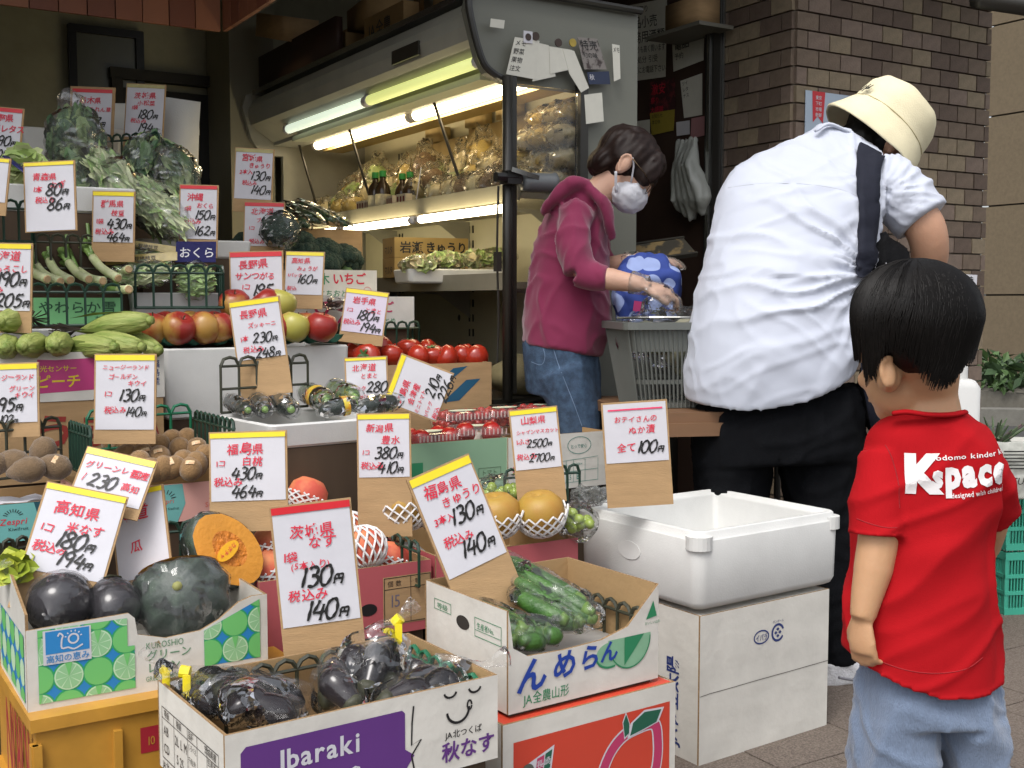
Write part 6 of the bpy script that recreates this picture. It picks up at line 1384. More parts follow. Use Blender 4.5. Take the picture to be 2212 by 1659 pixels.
green_case('yellow green bundle in film at the far end of the case', .2, 1.75, sh1, .24, 30, G3)
for y, m_ in ((1.55, yel), (1.68, yel), (1.85, pale), (1.95, yel)): casebag('yellowish crackling bag at the far end of the upper shelf, ' + ordl(-y, [-1.95, -1.85, -1.68, -1.55]), .22, y, sh1, .06, .06, .06, m_)
casebag('large crackling bag standing up at the far end of the case', .34, 1.62, sh1 + .03, .07, .08, .09, pale)
def bottle(x, y):
    o = thing('sauce_bottle', 'dark sauce bottle with green cap on the upper shelf', 'bottle', casept(x, y, sh1), YAW, 'sauce bottles with green caps')
    mb = MB(); mb.lathe([(0, 0), (.03, 0), (.031, .01), (.031, .09), (.026, .11), (.012, .13), (.012, .145)], 14); part('bottle_body', mb, mat('bottle_dark', '#33261a', .2, .1, 9), o, True)
    mb = MB(); mb.lathe([(0, .145), (.014, .145), (.014, .168), (0, .168)], 12); part('cap', mb, mat('cap_green', '#2f8a3e', .4, 0), o)
    mb = MB(); mb.lathe([(.0315, .02), (.0315, .075)], 14); part('label_band', mb, mat('bottle_label', '#b5ab8c', .5, .3, 60), o)
for y in (1.10, 1.17): bottle(.15, y); bottle(.26, y - .02)
for y in (.92, 1.02, 1.24, 1.3):
    o = thing('printed_pack', 'white pack with maroon stripes at the shelf front', 'food pack', casept(.155, y, sh1), YAW + rnd.uniform(-10, 10), 'white packs with maroon stripes')
    mb = MB(); mb.box((0, 0, .032), (.03, .07, .062)); part('pack', mb, mat('pack_white', '#c9bda6', .4, .1, 30), o)
    mb = MB()
    for q in (-.022, .0, .022): mb.flat(rect(q - .006, .008, q + .006, .054), V(-.0152, 0, 0), V(0, -1, 0), V(0, 0, 1), V(-1, 0, 0), .0006)
    part('stripes', mb, mat('maroon_print', '#6a1f1c', .5, .1, 60), o)
o = thing('tofu_sign', 'small white upright tofu sign with yellow flower in the case', 'sign', casept(.13, .78, sh1), YAW - 25)
mb = MB(); mb.prism(rect(-.025, 0, .025, .15), (0, 0, 0), (0, -1, 0), V(.15, 0, .98), (-1, 0, 0), .003); part('card', mb, PAPER, o)
frx = (V(-.001, 0, 0), V(0, -1, 0), V(.15, 0, .98), V(-1, 0, 0)); mb = MB(); text(mb, frx, '豆苗', -.016, .07, .032, .02, vert=True); part('lettering', mb, BLACK, o)
mb = MB(); mb.flat(disc(0, .128, .018), *frx, .0015); part('flower', mb, ye, o)
# tan lining cartons along the rear of the upper shelf
for i, (y0, y1, h_) in enumerate([(.02, .42, .35), (.44, .92, .33), (.94, 1.36, .31), (1.38, 1.7, .25), (1.72, 2.0, .26)]):
    mb = MB(); mb.box((0, 0, h_ / 2), (.05, y1 - y0, h_)); solo('tan_carton', mb, tan, ['flat tan carton lining the back of the upper shelf, near end', 'tan carton lining the back of the shelf behind the green bundle', 'tan carton lining the back of the shelf behind the bottles', 'low tan carton at the back near the far end', 'tan carton at the very far end of the upper shelf'][i], 'carton', casept(.465, (y0 + y1) / 2, sh1), YAW)
for y, zz in ((.62, .331), (.86, .331), (1.2, .311)):
    mb = MB(); mb.box((0, 0, .03), (.06, .1, .06)); solo('small_carton', mb, tan, 'small tan box on the shelf lining cartons, ' + ordl(-y, [-1.2, -.86, -.62]), 'box', casept(.45, y, sh1 + zz), YAW + 6, group='small boxes on the lining cartons')
# lower shelf cartons and tray
for i, (z_, lab) in enumerate(((512, 'upper kraft cucumber carton with bold black lettering in the lit case'), (556, 'lower kraft cucumber carton in the lit case'))):
    o = carton('kraft_carton', lab, (852, z_), 4.3, 22, .29, .16, .074, outer=mat('kraft_case', '#a88c55', .85, .1, 8), inner=CBI, cat='carton', sup=False)
    mb = MB(); mb.box((.145, .08, .072), (.278, .148, .003)); part('lid', mb, MATS['kraft_case'], o)
    fr, fl = fronts(.29, .16)
    deco(o, 'lettering', ink, lambda mb: [text(mb, fr, '岩瀬', .02, .02, .046, .016), text(mb, fr, 'きゅうり', .12, .02, .046, .028, sx=.9), text(mb, fl, 'マルタ', .03, .015, .035, .006)])
ct_ = foam_tray('foam_tray', 'long white foam tray of bagged lettuce in the lit case', (882, 580), 4.0, 22, .40, .2, .05, th=.012, sup=False)
for px, py, Y, lab in [(905, 572, 4.05, 'pale crackling bag of lettuce hanging over the tray edge at left'), (965, 563, 4.12, 'pale bag of lettuce in the middle of the tray'), (1030, 560, 4.16, 'greener bag of lettuce at the right of the tray'), (1075, 555, 4.2, 'bag of green celery behind the lettuce near the post')]:
    P = at(px, py, Y); o = thing('lettuce_bag', lab, 'bag of lettuce', P, rnd.uniform(0, 40)); leafpile(o, (0, 0, 0), (.06, .045, .022), Matrix.Identity(3), 130, G3 + pale[:1], .04, .018)
    mb = MB(); mb.ell((0, 0, 0), (.075, .055, .032), None, 20, 14); shape(mb, lambda p: p * (1 + .25 * nz(p + V(px, 0, 0), 26))); part('clear_bag', mb, crk, o)
# inside the dark bottom of the case: brown carton and a sack
mb = MB(); mb.ell((0, 0, .06), (.12, .1, .07), None, 18, 12); shape(mb, lambda p: V(p.x, p.y, max(0, p.z)) * (1 + .12 * nz(p, 14))); solo('paper_sack', mb, mat('sack_tan', '#8a7f5c', .8, .2, 20), 'slumped greyish sack low at the foot of the display case post', 'sack', casept(.2, .12, .742), 0)
mb = MB(); mb.box((0, 0, .035), (.3, .3, .07)); solo('flat_carton', mb, CB, 'flat brown carton in the bottom of the display case', 'carton', casept(.25, .5, .742), YAW)
# ---------------------------------------------------------------- clutter on top of the case
bd = mat('brown_top_board', '#3a241a', .6, .2, 6)
mb = MB(); mb.box((0, 0, 0), (.03, .9, .15)); solo('wooden_board', mb, bd, 'dark brown board standing on edge along the far top of the display case', 'board', casept(.0, 1.62, 2.085), YAW)
for i, (y, h_, w_, x, lab) in enumerate([(1.35, .1, .3, .14, 'brown carton with printed side on the case top, right of the brown board'), (.85, .11, .34, .14, 'kraft carton with faint lettering in the middle of the case top'), (1.0, .12, .3, .36, 'dark kraft carton behind on the case top'), (.35, .08, .28, .16, 'kraft carton near the near end of the case top')]):
    o = thing('top_carton', lab, 'carton', casept(x, y, 2.012), YAW); mb = MB(); mb.box((0, 0, h_ / 2), (.2, w_, h_)); part('carton_body', mb, mat('kraft_dim', '#97794f', .85, .15, 8), o)
    mb = MB(); text(mb, (V(-.1, w_ / 2, 0), V(0, -1, 0), V(0, 0, 1), V(-1, 0, 0)), ['10', 'JA全農', 'JA', '10'][i], .04, h_ * .25, h_ * .6, .01); part('lettering', mb, ink, o)
mb = MB(); mb.box((0, 0, .05), (.16, .34, .1), M=rot(14, 0, 0)); solo('tilted_carton', mb, CB, 'open kraft carton tilted on the far end of the brown board', 'carton', casept(.02, 1.80, 2.19), YAW)
mb = MB(); mb.ell((0, 0, .07), (.11, .1, .075)); shape(mb, lambda p: p * (1 + .1 * nz(p, 12))); solo('plastic_sack', mb, mat('sack_grey', '#6a6962', .5, .2, 9), 'grey plastic sack on the case top beside the navy cloth', 'sack', casept(.3, 1.45, 2.15))
mb = MB(); mb.box((0, 0, .05), (.1, .22, .1)); solo('red_box', mb, mat('box_red', '#8e2320', .5, .1, 9), 'red printed box at the near end of the case top', 'box', casept(.14, .12, 2.012), YAW)
for i, (y, x, z_, dx, dy, dz, m_, lab) in enumerate([(.62, .2, .0, .2, .2, .16, 'kraft_dim', 'tall kraft carton standing behind the others on the case top'), (1.15, .15, .112, .16, .26, .09, 'kraft_dim', 'kraft carton stacked over the middle one on the case top'), (.5, .12, .0, .1, .16, .1, 'sack_grey', 'folded grey plastic bundle squeezed between cartons on the case top'), (1.7, .3, .0, .2, .3, .2, 'kraft_dim', 'kraft carton at the far end of the case top behind the board')]):
    mb = MB(); mb.box((0, 0, dz / 2), (dx, dy, dz)); solo('stacked_carton', mb, MATS[m_], lab, 'carton', casept(x, y, 2.013 + z_), YAW + rnd.uniform(-8, 8))
# ---------------------------------------------------------------- papers and magnets on the near end panel
nE, cE = SV, CBb - .042
def sheet(label, pts, n, c, m, txt=None, tc=None, ts=.02, name='paper_sheet', cat='paper', group=None, off=0, rows=None):
    W3 = [onplane(x, y, n, c - off * 1) for x, y in pts]; P = W3[0]; o = thing(name, label, cat, P, 0, group)
    W3 = [p - P for p in W3]; mb = MB(); nn = -Vector(n)
    mb.v = [tuple(p + nn * .001) for p in W3] + [tuple(p) for p in W3]; k = len(W3); mb.f = [tuple(range(k)), tuple(range(k, 2 * k))[::-1]] + [((i + 1) % k, i, i + k, (i + 1) % k + k) for i in range(k)]; mb.m = [0] * len(mb.f)
    part('sheet', mb, m, o)
    if txt:
        U = (W3[1] - W3[0]).normalized(); W = -(W3[-1] - W3[0]); hh = W.length; W.normalize(); w_ = (W3[1] - W3[0]).length; mb = MB(); y = -ts * 1.2
        for s_ in txt:
            sz = ts; 
            if s_.startswith('!'): sz = ts * 1.7; s_ = s_[1:]; y -= ts * .6
            text(mb, (V(0, 0, 0), U, W, nn), s_, w_ * .06, y, sz, .004, h=.002, sx=min(1, w_ * .88 / max(.001, textw(s_, sz, .004)))); y -= ts * 1.35
            if -y > hh * .95: break
        part('lettering', mb, tc or BLACK, o)
    return o
gp = mat('paper_greyish', '#cbc9bd', .7, .06, 20)
sheet('long receipt sheet under the square magnet on the case end panel', [(1112, 80), (1165, 88), (1158, 172), (1093, 160)], nE, cE, gp, ['メモ', '野菜', '果物', '注文', '月曜'], None, .02)
sheet('blank sheet fanned behind the receipt on the case end panel', [(1160, 92), (1185, 98), (1200, 165), (1150, 176)], nE, cE, gp, off=-.001)
sheet('curled blank sheet hanging right of the navy card', [(1322, 95), (1338, 98), (1340, 170), (1326, 176)], nE, cE, gp, ['メモ'], None, .02)
sheet('torn pale sheet low on the case end wall above the worker', [(1262, 205), (1300, 200), (1304, 262), (1266, 268)], nE, cE, gp)
sheet('small taped note near the top of the case end panel', [(1060, 40), (1090, 44), (1088, 62), (1058, 58)], nE, cE, MATS['sack_grey'] if 0 else gp)
sheet('small blank sheet under the yellow magnet', [(1186, 100), (1235, 108), (1232, 150), (1188, 160)], nE, cE - .001, gp)
sheet('folded paper flaps hanging at the lower edge of the end panel', [(1215, 105), (1240, 110), (1272, 190), (1255, 200), (1230, 160)], nE, cE - .002, gp)
sheet('leaflet with dark photo and blue foot on the case end panel', [(1246, 80), (1290, 84), (1310, 150), (1262, 150)], nE, cE, mat('leaflet_dim', '#7d7772', .5, .4, 30, col2='#3a2f2c', thr=(.5, .6)), ['!特売', '旬の味'], None, .02)
sheet('dark blue card below the leaflet on the case end panel', [(1268, 156), (1315, 154), (1318, 182), (1272, 182)], nE, cE, mat('card_navy', '#26304a', .5, .1, 9), ['秋'], PAPER, .02)
for i, (px, py, m_, lab) in enumerate([(1141, 80, PAPER, 'square white magnet with brown emblem'), (1207, 92, mat('magnet_dark', '#3a2a22', .5, .1, 9), 'round dark magnet'), (1238, 92, mat('magnet_yellow', '#a58f3a', .5, .2, 30), 'round yellow magnet'), (1158, 78, MATS['magnet_dark'], 'dark clip magnet')]):
    P = onplane(px, py, nE, cE - .004); o = thing('magnet', lab + ' on the case end panel', 'magnet', P, YAW); mb = MB()
    mb.prism(rect(-.016, -.018, .016, .018) if i == 0 else disc(0, 0, .013, None, 14), (0, 0, 0), (1, 0, 0), (0, 0, 1), (0, -1, 0), .004); part('magnet_body', mb, m_, o)
    if i == 0: mb = MB(); mb.flat(disc(0, 0, .011), V(0, 0, 0), V(1, 0, 0), V(0, 0, 1), V(0, -1, 0), .001); part('emblem', mb, MATS['magnet_dark'], o)
# ---------------------------------------------------------------- niche: poster board
nW, cW = SU, 3.246
sheet('large printed recruitment poster with bold black headline on the dark wall', [(1346, 14), (1441, -4), (1438, 166), (1350, 178)], nW, cW, gp, ['高価買取り', '!食品小売', '!業務用酒類', 'どこよりも高く買います', '在庫 処分 引受', 'お気軽にお電話下さい', '受付 年中無休', '見積り無料 即日', '!0120-538', '担当まで'], None, .034, 'poster', 'poster')
sheet('dark red and black flyer below the poster', [(1405, 178), (1458, 168), (1460, 262), (1402, 255)], nW, cW, mat('flyer_dark', '#3a1f20', .6, .5, 30, col2='#6a2a30', thr=(.5, .6)), ['!激安', '祭り', '大感謝'], RED, .03)
sheet('yellow leaflet pinned below the dark flyer', [(1404, 245), (1458, 236), (1455, 282), (1408, 292)], nW, cW - .002, mat('leaflet_yellow', '#9a8a35', .6, .1, 30), ['お知らせ', '本日休'], BLACK, .02)
sheet('pale sheet with a handwritten edge on the right of the board', [(1470, 175), (1517, 158), (1517, 248), (1478, 255)], nW, cW, gp, ['ツイ', 'レタ', 'ナス'], None, .02)
sheet('tattered sheet at the top right of the board', [(1452, 84), (1522, 60), (1520, 130), (1455, 155)], nW, cW, gp, ['!電話', '予約'], None, .03)
sheet('small blank slip left of the yellow leaflet', [(1375, 262), (1404, 258), (1404, 300), (1378, 290)], nW, cW, gp)
sheet('small white slip right of the yellow leaflet', [(1461, 264), (1490, 260), (1490, 290), (1462, 294)], nW, cW, PAPER)
sheet('small pink slip at the right of the row of slips', [(1494, 256), (1524, 250), (1524, 292), (1492, 300)], nW, cW, mat('slip_pink', '#a5787a', .6, .05, 9))
P = onplane(1488, 72, nW, cW - .1); o = thing('wall_shelf', 'small wall shelf with papers and a brown box near the door frame', 'shelf', P, YAW); mb = MB(); mb.box((0, 0, 0), (.18, .34, .015)); part('board', mb, mat('shelf_grey', '#6d6a60', .5, .1, 9), o)
mb = MB(); mb.box((.0, -.02, .062), (.12, .2, .1)); solo('brown_box', mb, CB, 'brown box on the small wall shelf', 'box', P + V(0, 0, .008), YAW)
# white plastic carrier bags hanging
P = onplane(1478, 300, nW, cW - .05); o = thing('carrier_bags', 'bunch of white plastic carrier bags hanging on the dark wall', 'carrier bags', P, YAW)
mb = MB()
for k in range(5):
    x = .04 - k * .03; mb.tube([(.0, x, 0), (-.01 * k, x - .02, -.12), (-.01, x - .03 - .01 * k, -.26), (0, x - .04, -.31 - .02 * (k % 3))], [.012, .045, .055, .02], 10, sq=.5)
q = fuse(mb, .009, 2); displace(q, lambda p, n: .008 * noise.noise(V(p.x * 40, p.y * 40, p.z * 5))); part('bags', q, mat('bag_white_dim', '#a3a6a0', .4, .06, 9), o, True)
# grey cabinets of the niche and the sliding door post
mb = MB(); mb.box((0, 0, .62), (.42, .8, 1.24)); solo('steel_cabinet', mb, mat('cabinet_grey', '#43443f', .35, .08, 5), 'tall grey steel cabinet in the dark niche behind the shop worker', 'cabinet', sh(3.02, 4.3, 0), YAW)
o = thing('door_post', 'slim steel door post between the niche and the brick pillar', 'door post', sh(3.225, 3.69, 0), YAW)
mb = MB(); mb.box((0, 0, 1.36), (.045, .05, 2.72)); part('post', mb, mat('post_dark', '#23221f', .35, 0), o)
mb = MB(); mb.box((-.026, -.0, 1.36), (.006, .018, 2.7)); part('steel_edge', mb, chrome, o); mb = MB(); mb.box((.03, -.03, 1.36), (.012, .012, 2.7)); part('steel_edge', mb, chrome, o)
# counter, its basket, framed boxes
ctr = thing('counter', 'brown wooden counter on thin black legs behind the produce', 'counter', (.51, 3.06, 0), 10)
mb = MB(); mb.box((.12, .26, .74), (.62, .56, .03)); part('table_top', mb, mat('counter_wood', '#6f5138', .6, .2, 8, stretch=(.3, 1, 1)), ctr); mb = MB(); mb.box((.12, -.02, .71), (.6, .02, .035)); part('apron', mb, MATS['counter_wood'], ctr)
for x, y in ((-.16, 0), (.4, 0), (-.16, .44), (.4, .44)): mb = MB(); mb.tube([(x, y, 0), (x, y, .724)], .011, 8); part('leg', mb, cdk, ctr)
sb = mat('basket_grey', '#5f625e', .45, .06, 9)
o = thing('shopping_basket', 'grey plastic shopping basket with slotted sides on the counter', 'basket', V(.50, 3.28, .757), 8)
bw0, bd0, bw1, bd1, bh = .34, .24, .42, .30, .235
def bring(t, ins=0): return rr(bw0 + (bw1 - bw0) * t, bd0 + (bd1 - bd0) * t, .03, bh * t, ins, 4)
mb = MB(); mb.loft([rr(bw1, bd1, .03, bh - .02, -.012, 4), rr(bw1, bd1, .03, bh, -.012, 4), rr(bw1, bd1, .03, bh, .004, 4), rr(bw1, bd1, .03, bh - .02, .004, 4)], caps=False); part('rim', mb, sb, o)
mb = MB(); mb.loft([bring(.66), bring(.93), bring(.93, .003), bring(.66, .003)], caps=False); part('upper_band', mb, sb, o)
mb = MB(); mb.loft([bring(.28), bring(.33), bring(.33, .003), bring(.28, .003)], caps=False); mb.loft([bring(0), bring(.06), bring(.06, .003), bring(0, .003)], caps=False); part('lower_band', mb, sb, o)
mb = MB()
for s_ in (-1, 1):
    for k in range(30):
        f_ = -.47 + .94 * k / 29
        mb.tube([(f_ * bw0, s_ * bd0 / 2, 0), (f_ * bw1, s_ * bd1 / 2, bh)], .0028, 4)
    for k in range(18):
        f_ = -.46 + .92 * k / 17; mb.tube([(s_ * bw0 / 2, f_ * bd0, 0), (s_ * bw1 / 2, f_ * bd1, bh)], .0028, 4)
part('slats', mb, sb, o, kind='stuff'); mb = MB(); mb.box((0, 0, .004), (bw0 - .01, bd0 - .01, .006)); part('floor', mb, sb, o)
mb = MB(); mb.tube(cr([(-bw1 / 2, -.02, bh + .01), (-.1, -.1, bh + .012), (.1, -.1, bh + .012), (bw1 / 2, -.02, bh + .01)], 4), .004, 6); part('handle', mb, chrome, o)
blobfilm('x', None, [((0, 0, 0), (.01, .01, .01), None)]) if False else None
P = at(1440, 668, 3.28); t2 = thing('grocery_bag', 'thin clear bag of groceries inside the grey basket', 'bag', P); mb = MB()
for k in range(8): mb.ell((rnd.uniform(-.1, .12), rnd.uniform(-.05, .06), rnd.uniform(-.16, -.03)), (.045, .04, .04), rz_(), 10, 7)
part('groceries', mb, mat('grocery_pale', '#8f8c74', .6, .4, 20, col2='#54614a', thr=(.4, .6)), t2, True); blobfilm('clear_bag', t2, [((.01, 0, -.08), (.16, .1, .09), None), ((-.02, 0, .02), (.05, .04, .03), None)], .009, .01, 22)
mb = MB(); mb.box((0, 0, .035), (.5, .7, .07)); solo('duckboard', mb, wd, 'low wooden duckboard under the shop worker', 'duckboard', (.22, 3.5, .004), 0)
# blue dotted bag held by the worker
bl = bpy.data.materials.new('blue_dotted_cloth'); bl.use_nodes = True; n_ = bl.node_tree; b_ = n_.nodes['Principled BSDF']; b_.inputs['Roughness'].default_value = .85
tc0 = n_.nodes.new('ShaderNodeTexCoord'); vo = n_.nodes.new('ShaderNodeTexVoronoi'); vo.inputs['Scale'].default_value = 17; vo.inputs['Randomness'].default_value = .55; n_.links.new(tc0.outputs['Object'], vo.inputs['Vector'])
rp0 = n_.nodes.new('ShaderNodeValToRGB'); rp0.color_ramp.interpolation = 'CONSTANT'; rp0.color_ramp.elements[0].color = lin('#8c9cc8'); rp0.color_ramp.elements[1].color = lin('#2a3f86'); rp0.color_ramp.elements[1].position = .5
n_.links.new(vo.outputs['Distance'], rp0.inputs[0]); n_.links.new(rp0.outputs[0], b_.inputs['Base Color'])
o = thing('dotted_bag', 'blue cooler bag with pale round dots standing behind the grey basket', 'bag', at(1396, 622, 3.46)); mb = MB(); mb.loft([rr(.17, .12, .03, -.1), rr(.2, .13, .04, -.03), rr(.19, .12, .04, .05), rr(.12, .06, .03, .09), rr(.08, .03, .01, .105)])
q = fuse(mb, .007, 2); displace(q, lambda p, n: .014 * (abs(nz(p, 17)) * 1.6 - .5) + .004 * nz(p, 40)); part('cloth', q, bl, o, True)
mb = MB(); mb.box((-.03, -.07, -.055), (.03, .003, .03), M=rot(0, 8, 0)); part('pink_patch', mb, mat('patch_pink', '#b0346e', .5, 0), o)
fr_ = thing('framed_tray', 'dark framed tray leaning against the grey cabinet beyond the worker', 'tray', at(1395, 545, 4.0), 20); mb = MB(); mb.box((0, 0, 0), (.34, .01, .1), M=rot(-55, -8, 0)); part('panel', mb, mat('tray_mosaic', '#6b5a3a', .5, .5, 20, col2='#2d2a22', thr=(.45, .55)), fr_)
mb = MB()
for z_ in (-.05, .05): mb.box(rot(-55, -8, 0) @ V(0, 0, z_), (.35, .016, .01), M=rot(-55, -8, 0))
part('frame_rail', mb, cdk, fr_)
# ================================================================ right hand background
tl = mat('teal_plastic', '#3fa088', .4, .08, 9)
c0 = at(2236, 1320, 3.9); c0.z = .016
for lv in range(2):
    o = thing('teal_crate', ['lower teal slotted plastic crate on the pavement at the right edge', 'upper teal slotted plastic crate of the stack at the right edge'][lv], 'crate', V(c0.x, c0.y, c0.z + lv * .215), 8, 'teal plastic crates')
    for s_, O, U, N, L in ((0, (-.2, -.14, 0), (1, 0, 0), (0, -1, 0), .42), (1, (-.2, .14, 0), (1, 0, 0), (0, 1, 0), .42), (2, (-.2, -.13, 0), (0, 1, 0), (-1, 0, 0), .26), (3, (.22, -.13, 0), (0, 1, 0), (1, 0, 0), .26)):
        mb = MB(); U, N, O = V(*U), V(*N), V(*O)
        for z0, z1 in ((0, .022), (.066, .078), (.122, .134), (.182, .208)): mb.prism(rect(0, z0, L, z1), O, U, UP, N, .012)
        k = int(L / .011)
        for i in range(k + 1):
            w_ = .004 if i % 9 else .012; mb.prism(rect(i * L / k * .985, .02, i * L / k * .985 + w_, .19), O - N * .002, U, UP, N, .006)
        part('slotted_side', mb, tl, o)
    mb = MB(); mb.box((.01, 0, .008), (.4, .26, .006)); part('floor', mb, tl, o)
mb = MB(); mb.box((c0.x + .02, c0.y - .02, .47), (.42, .26, .012), 8, M=rot(-10, 4, 8)); solo('teal_sheet', mb, tl, 'teal plastic sheet lying loose on top of the teal crates', 'sheet')
P = at(2060, 990, 3.3); z0 = P.z
o = thing('water_container', 'tall white plastic container standing behind the boy, lid notched at the corner', 'container', V(P.x - .04, 3.35, 0), 10)
mb = MB(); mb.loft([rr(.2, .16, .03, 0), rr(.21, .17, .03, .02), rr(.21, .17, .03, .80), rr(.19, .15, .03, .82), rr(.17, .13, .03, .825)]); part('body', mb, FOAM, o, True); mb = MB(); mb.loft([rr(.14, .11, .02, .82), rr(.15, .12, .02, .825), rr(.15, .12, .02, .86), rr(.13, .1, .02, .868)]); part('lid', mb, FOAM, o)
sheet('small white notice with red top edge at the end of the brick pillar', [(2084, 592), (2111, 594), (2108, 640), (2086, 620)], -V(0, -1, 0), 4.9, PAPER, ['!特', '鮮魚'], None, .02)
# potted succulent and soil bag
P = at(2160, 1000, 3.75); o = thing('potted_plant', 'spiky grey green potted plant behind the boy shoulder', 'potted plant', V(P.x - .0, 3.8, .43)); mb = MB(); mb.lathe([(0, 0), (.05, 0), (.065, .1), (.06, .1), (0, .09)], 14); part('pot', mb, mat('pot_dark', '#2f2e2a', .6, 0), o)
mb = MB()
for k in range(46):
    a = rnd.uniform(0, 6.28); h_ = rnd.uniform(.05, .15); r_ = rnd.uniform(.02, .11); mb.tube(cr([(0, 0, .09), (r_ * .4 * math.cos(a), r_ * .4 * math.sin(a), .09 + h_ * .6), (r_ * math.cos(a), r_ * math.sin(a), .09 + h_)], 2), [.005, .0045, .004, .004, .002], 5)
part('stems', mb, mat('succulent', '#56664a', .6, .3, 30, col2='#7a5a66', thr=(.55, .7)), o, kind='stuff')
leafpile(o, (0, 0, .13), (.08, .08, .04), Matrix.Identity(3), 70, [MATS['succulent']], .04, .006, V(0, 0, 1))
o = thing('seed_bag', 'white printed plastic bag with small capital letters beside the potted plant', 'bag', at(2190, 1030, 3.7), 0); mb = MB(); mb.loft([rr(.1, .05, .01, -.07), rr(.11, .05, .015, 0), rr(.12, .03, .012, .08), rr(.12, .008, .003, .115)]); q = fuse(mb, .006, 1); displace(q, lambda p, n: .004 * nz(p, 40)); part('bag_body', q, mat('bag_print_grey', '#a9aaa2', .4, .15, 60), o, True)
mb = MB(); text(mb, (V(-.06, -.034, 0), V(1, 0, 0), UP, V(0, -1, 0)), 'NATURAL', -.012, -.02, .032, .006, shear=.2); 
for i in range(6): mb.flat(rect(.0, .03 + i * .011, .1 - .02 * (i % 2), .034 + i * .011), V(-.05, -.034, 0), V(1, 0, 0), UP, V(0, -1, 0), .001)
part('lettering', mb, BLACK, o)
mb = MB(); mb.tube([(0, 0, 0), (.9, .4, -.01)], [.03, .03], 8); solo('awning_bar', mb, cdk, 'black awning bar at the very top right corner', 'bar', at(2110, -4, 3.4))
mb = MB(); mb.box((.0, 0, .2), (.35, .3, .4)); solo('plant_table', mb, mat('stand_grey', '#55534c', .6, .1, 9), 'low grey stand carrying the potted plant behind the teal crates', 'stand', (at(2160, 1000, 3.75).x + .02, 4.28, 0), 5) if False else None
# ================================================================ people
skn = mat('skin_adult', '#bb8f74', .55, .08, 14, .15, 260, sss=.12); skc = mat('skin_child', '#bf946f', .5, .06, 14, .08, 260, sss=.12); skw = mat('skin_worker', '#bd9680', .55, .08, 14, .15, 260, sss=.1)
hairb = mat('hair_black', '#100d0b', .5, .3, 60, spec=.22); hairw = mat('hair_brown', '#1d100b', .55, .3, 60, spec=.25)
def tb(mb, pts, rs, seg=14, sq=1.0, k=4, flat=None):
    mb.tube(cr(pts, k), lerp_list(rs, k), seg, sq=sq, flat=flat)
def fold(dirs):                     # stretched ridged noise: long creases along each direction
    D = [(Vector(a).normalized(), amp, lo, hi, V(*off)) for a, amp, lo, hi, off in dirs]
    def fn(p, n):
        h = 0
        for a, amp, lo, hi, off in D:
            t = p.dot(a); q = a * (t * lo) + (p - a * t) * hi + off
            q += V(noise.noise(p * 6 + off), noise.noise(p * 6 - off), 0) * .5
            h += amp * (1.5 * max(0, 1 - abs(noise.noise(q)) * 3.4) ** 1.5 - .3)
        return h * max(0, 1 - max(0, -n[2]) * 1.5)
    return fn
def head(mb, C, f, u, s=1.0, ear=True, ears=(1, -1), nose=True):
    f = Vector(f).normalized(); u = Vector(u); u = (u - f * u.dot(f)).normalized(); r = f.cross(u)
    M = Matrix((r, f, u)).transposed(); A = lambda x, y, z: C + (r * x + f * y + u * z) * s
    mb.ell(A(0, -.012, .03), (.075 * s, .095 * s, .088 * s), M, 20, 14); mb.ell(A(0, .03, -.03), (.062 * s, .062 * s, .075 * s), M, 18, 12)
    mb.ell(A(0, .055, -.075), (.036 * s, .032 * s, .03 * s), M, 12, 8); mb.ell(A(0, .06, .03), (.055 * s, .03 * s, .04 * s), M, 12, 8)
    if nose: mb.tube([A(0, .085, .02), A(0, .105, -.022), A(0, .092, -.032)], [.009 * s, .014 * s, .012 * s], 8)
    for x in (-.03, .03): mb.ell(A(x, .075, -.02), (.02 * s, .018 * s, .018 * s), M, 8, 6)
    mb.tube([A(-.018, .09, -.055), A(0, .096, -.053), A(.018, .09, -.055)], [.006 * s, .008 * s, .006 * s], 6)
    if ear:
        for sd in ears:
            mb.ell(A(.079 * sd, -.005, -.005), (.012 * s, .020 * s, .032 * s), M @ rot(0, 12 * sd, 0), 10, 8)
            mb.tube(cr([A(.088 * sd, .008, .016), A(.092 * sd, -.008, .026), A(.093 * sd, -.022, .014), A(.09 * sd, -.018, -.012), A(.084 * sd, -.004, -.034)], 3), .0045 * s, 6)
    return A, M
def hand(mb, W, d, n_, s=1.0, curl=1.0, thumb=1, spread=.16):   # wrist point, finger direction, palm normal (towards the curl)
    d = Vector(d).normalized(); n_ = Vector(n_); n_ = (n_ - d * n_.dot(d)).normalized(); sd = d.cross(n_) * thumb
    q = lambda a, b, c: W + (d * a + sd * b + n_ * c) * s
    mb.tube([q(-.01, 0, 0), q(.02, 0, 0), q(.055, 0, .002), q(.085, -.002, .004)], [.024 * s, .031 * s, .038 * s, .034 * s], 12, sq=.45, flat=n_)
    for i, (b, L_) in enumerate(((.028, .072), (.010, .08), (-.009, .075), (-.027, .058))):
        a0 = .082 - abs(i - 1.2) * .004; p = [q(a0 - .02, b, .002)]; ang = 0; cx_, cz_ = a0, .002
        for j, (l, da) in enumerate(((L_ * .45, 28), (L_ * .3, 42), (L_ * .25, 30))):
            ang += R(da * curl); cx_ += l * math.cos(ang); cz_ += l * math.sin(ang); p.append(q(cx_, b * (1 + spread * (j + 1) * .4), cz_))
        mb.tube(p, [.0095 * s, .009 * s, .0082 * s, .007 * s], 8)
    mb.tube([q(.01, .018, .004), q(.04, .040, .014), q(.066, .046, .024), q(.084, .038, .034)], [.015 * s, .012 * s, .010 * s, .008 * s], 8)
def pl(P): return lambda px, py, Y: at(px, py, Y) - P
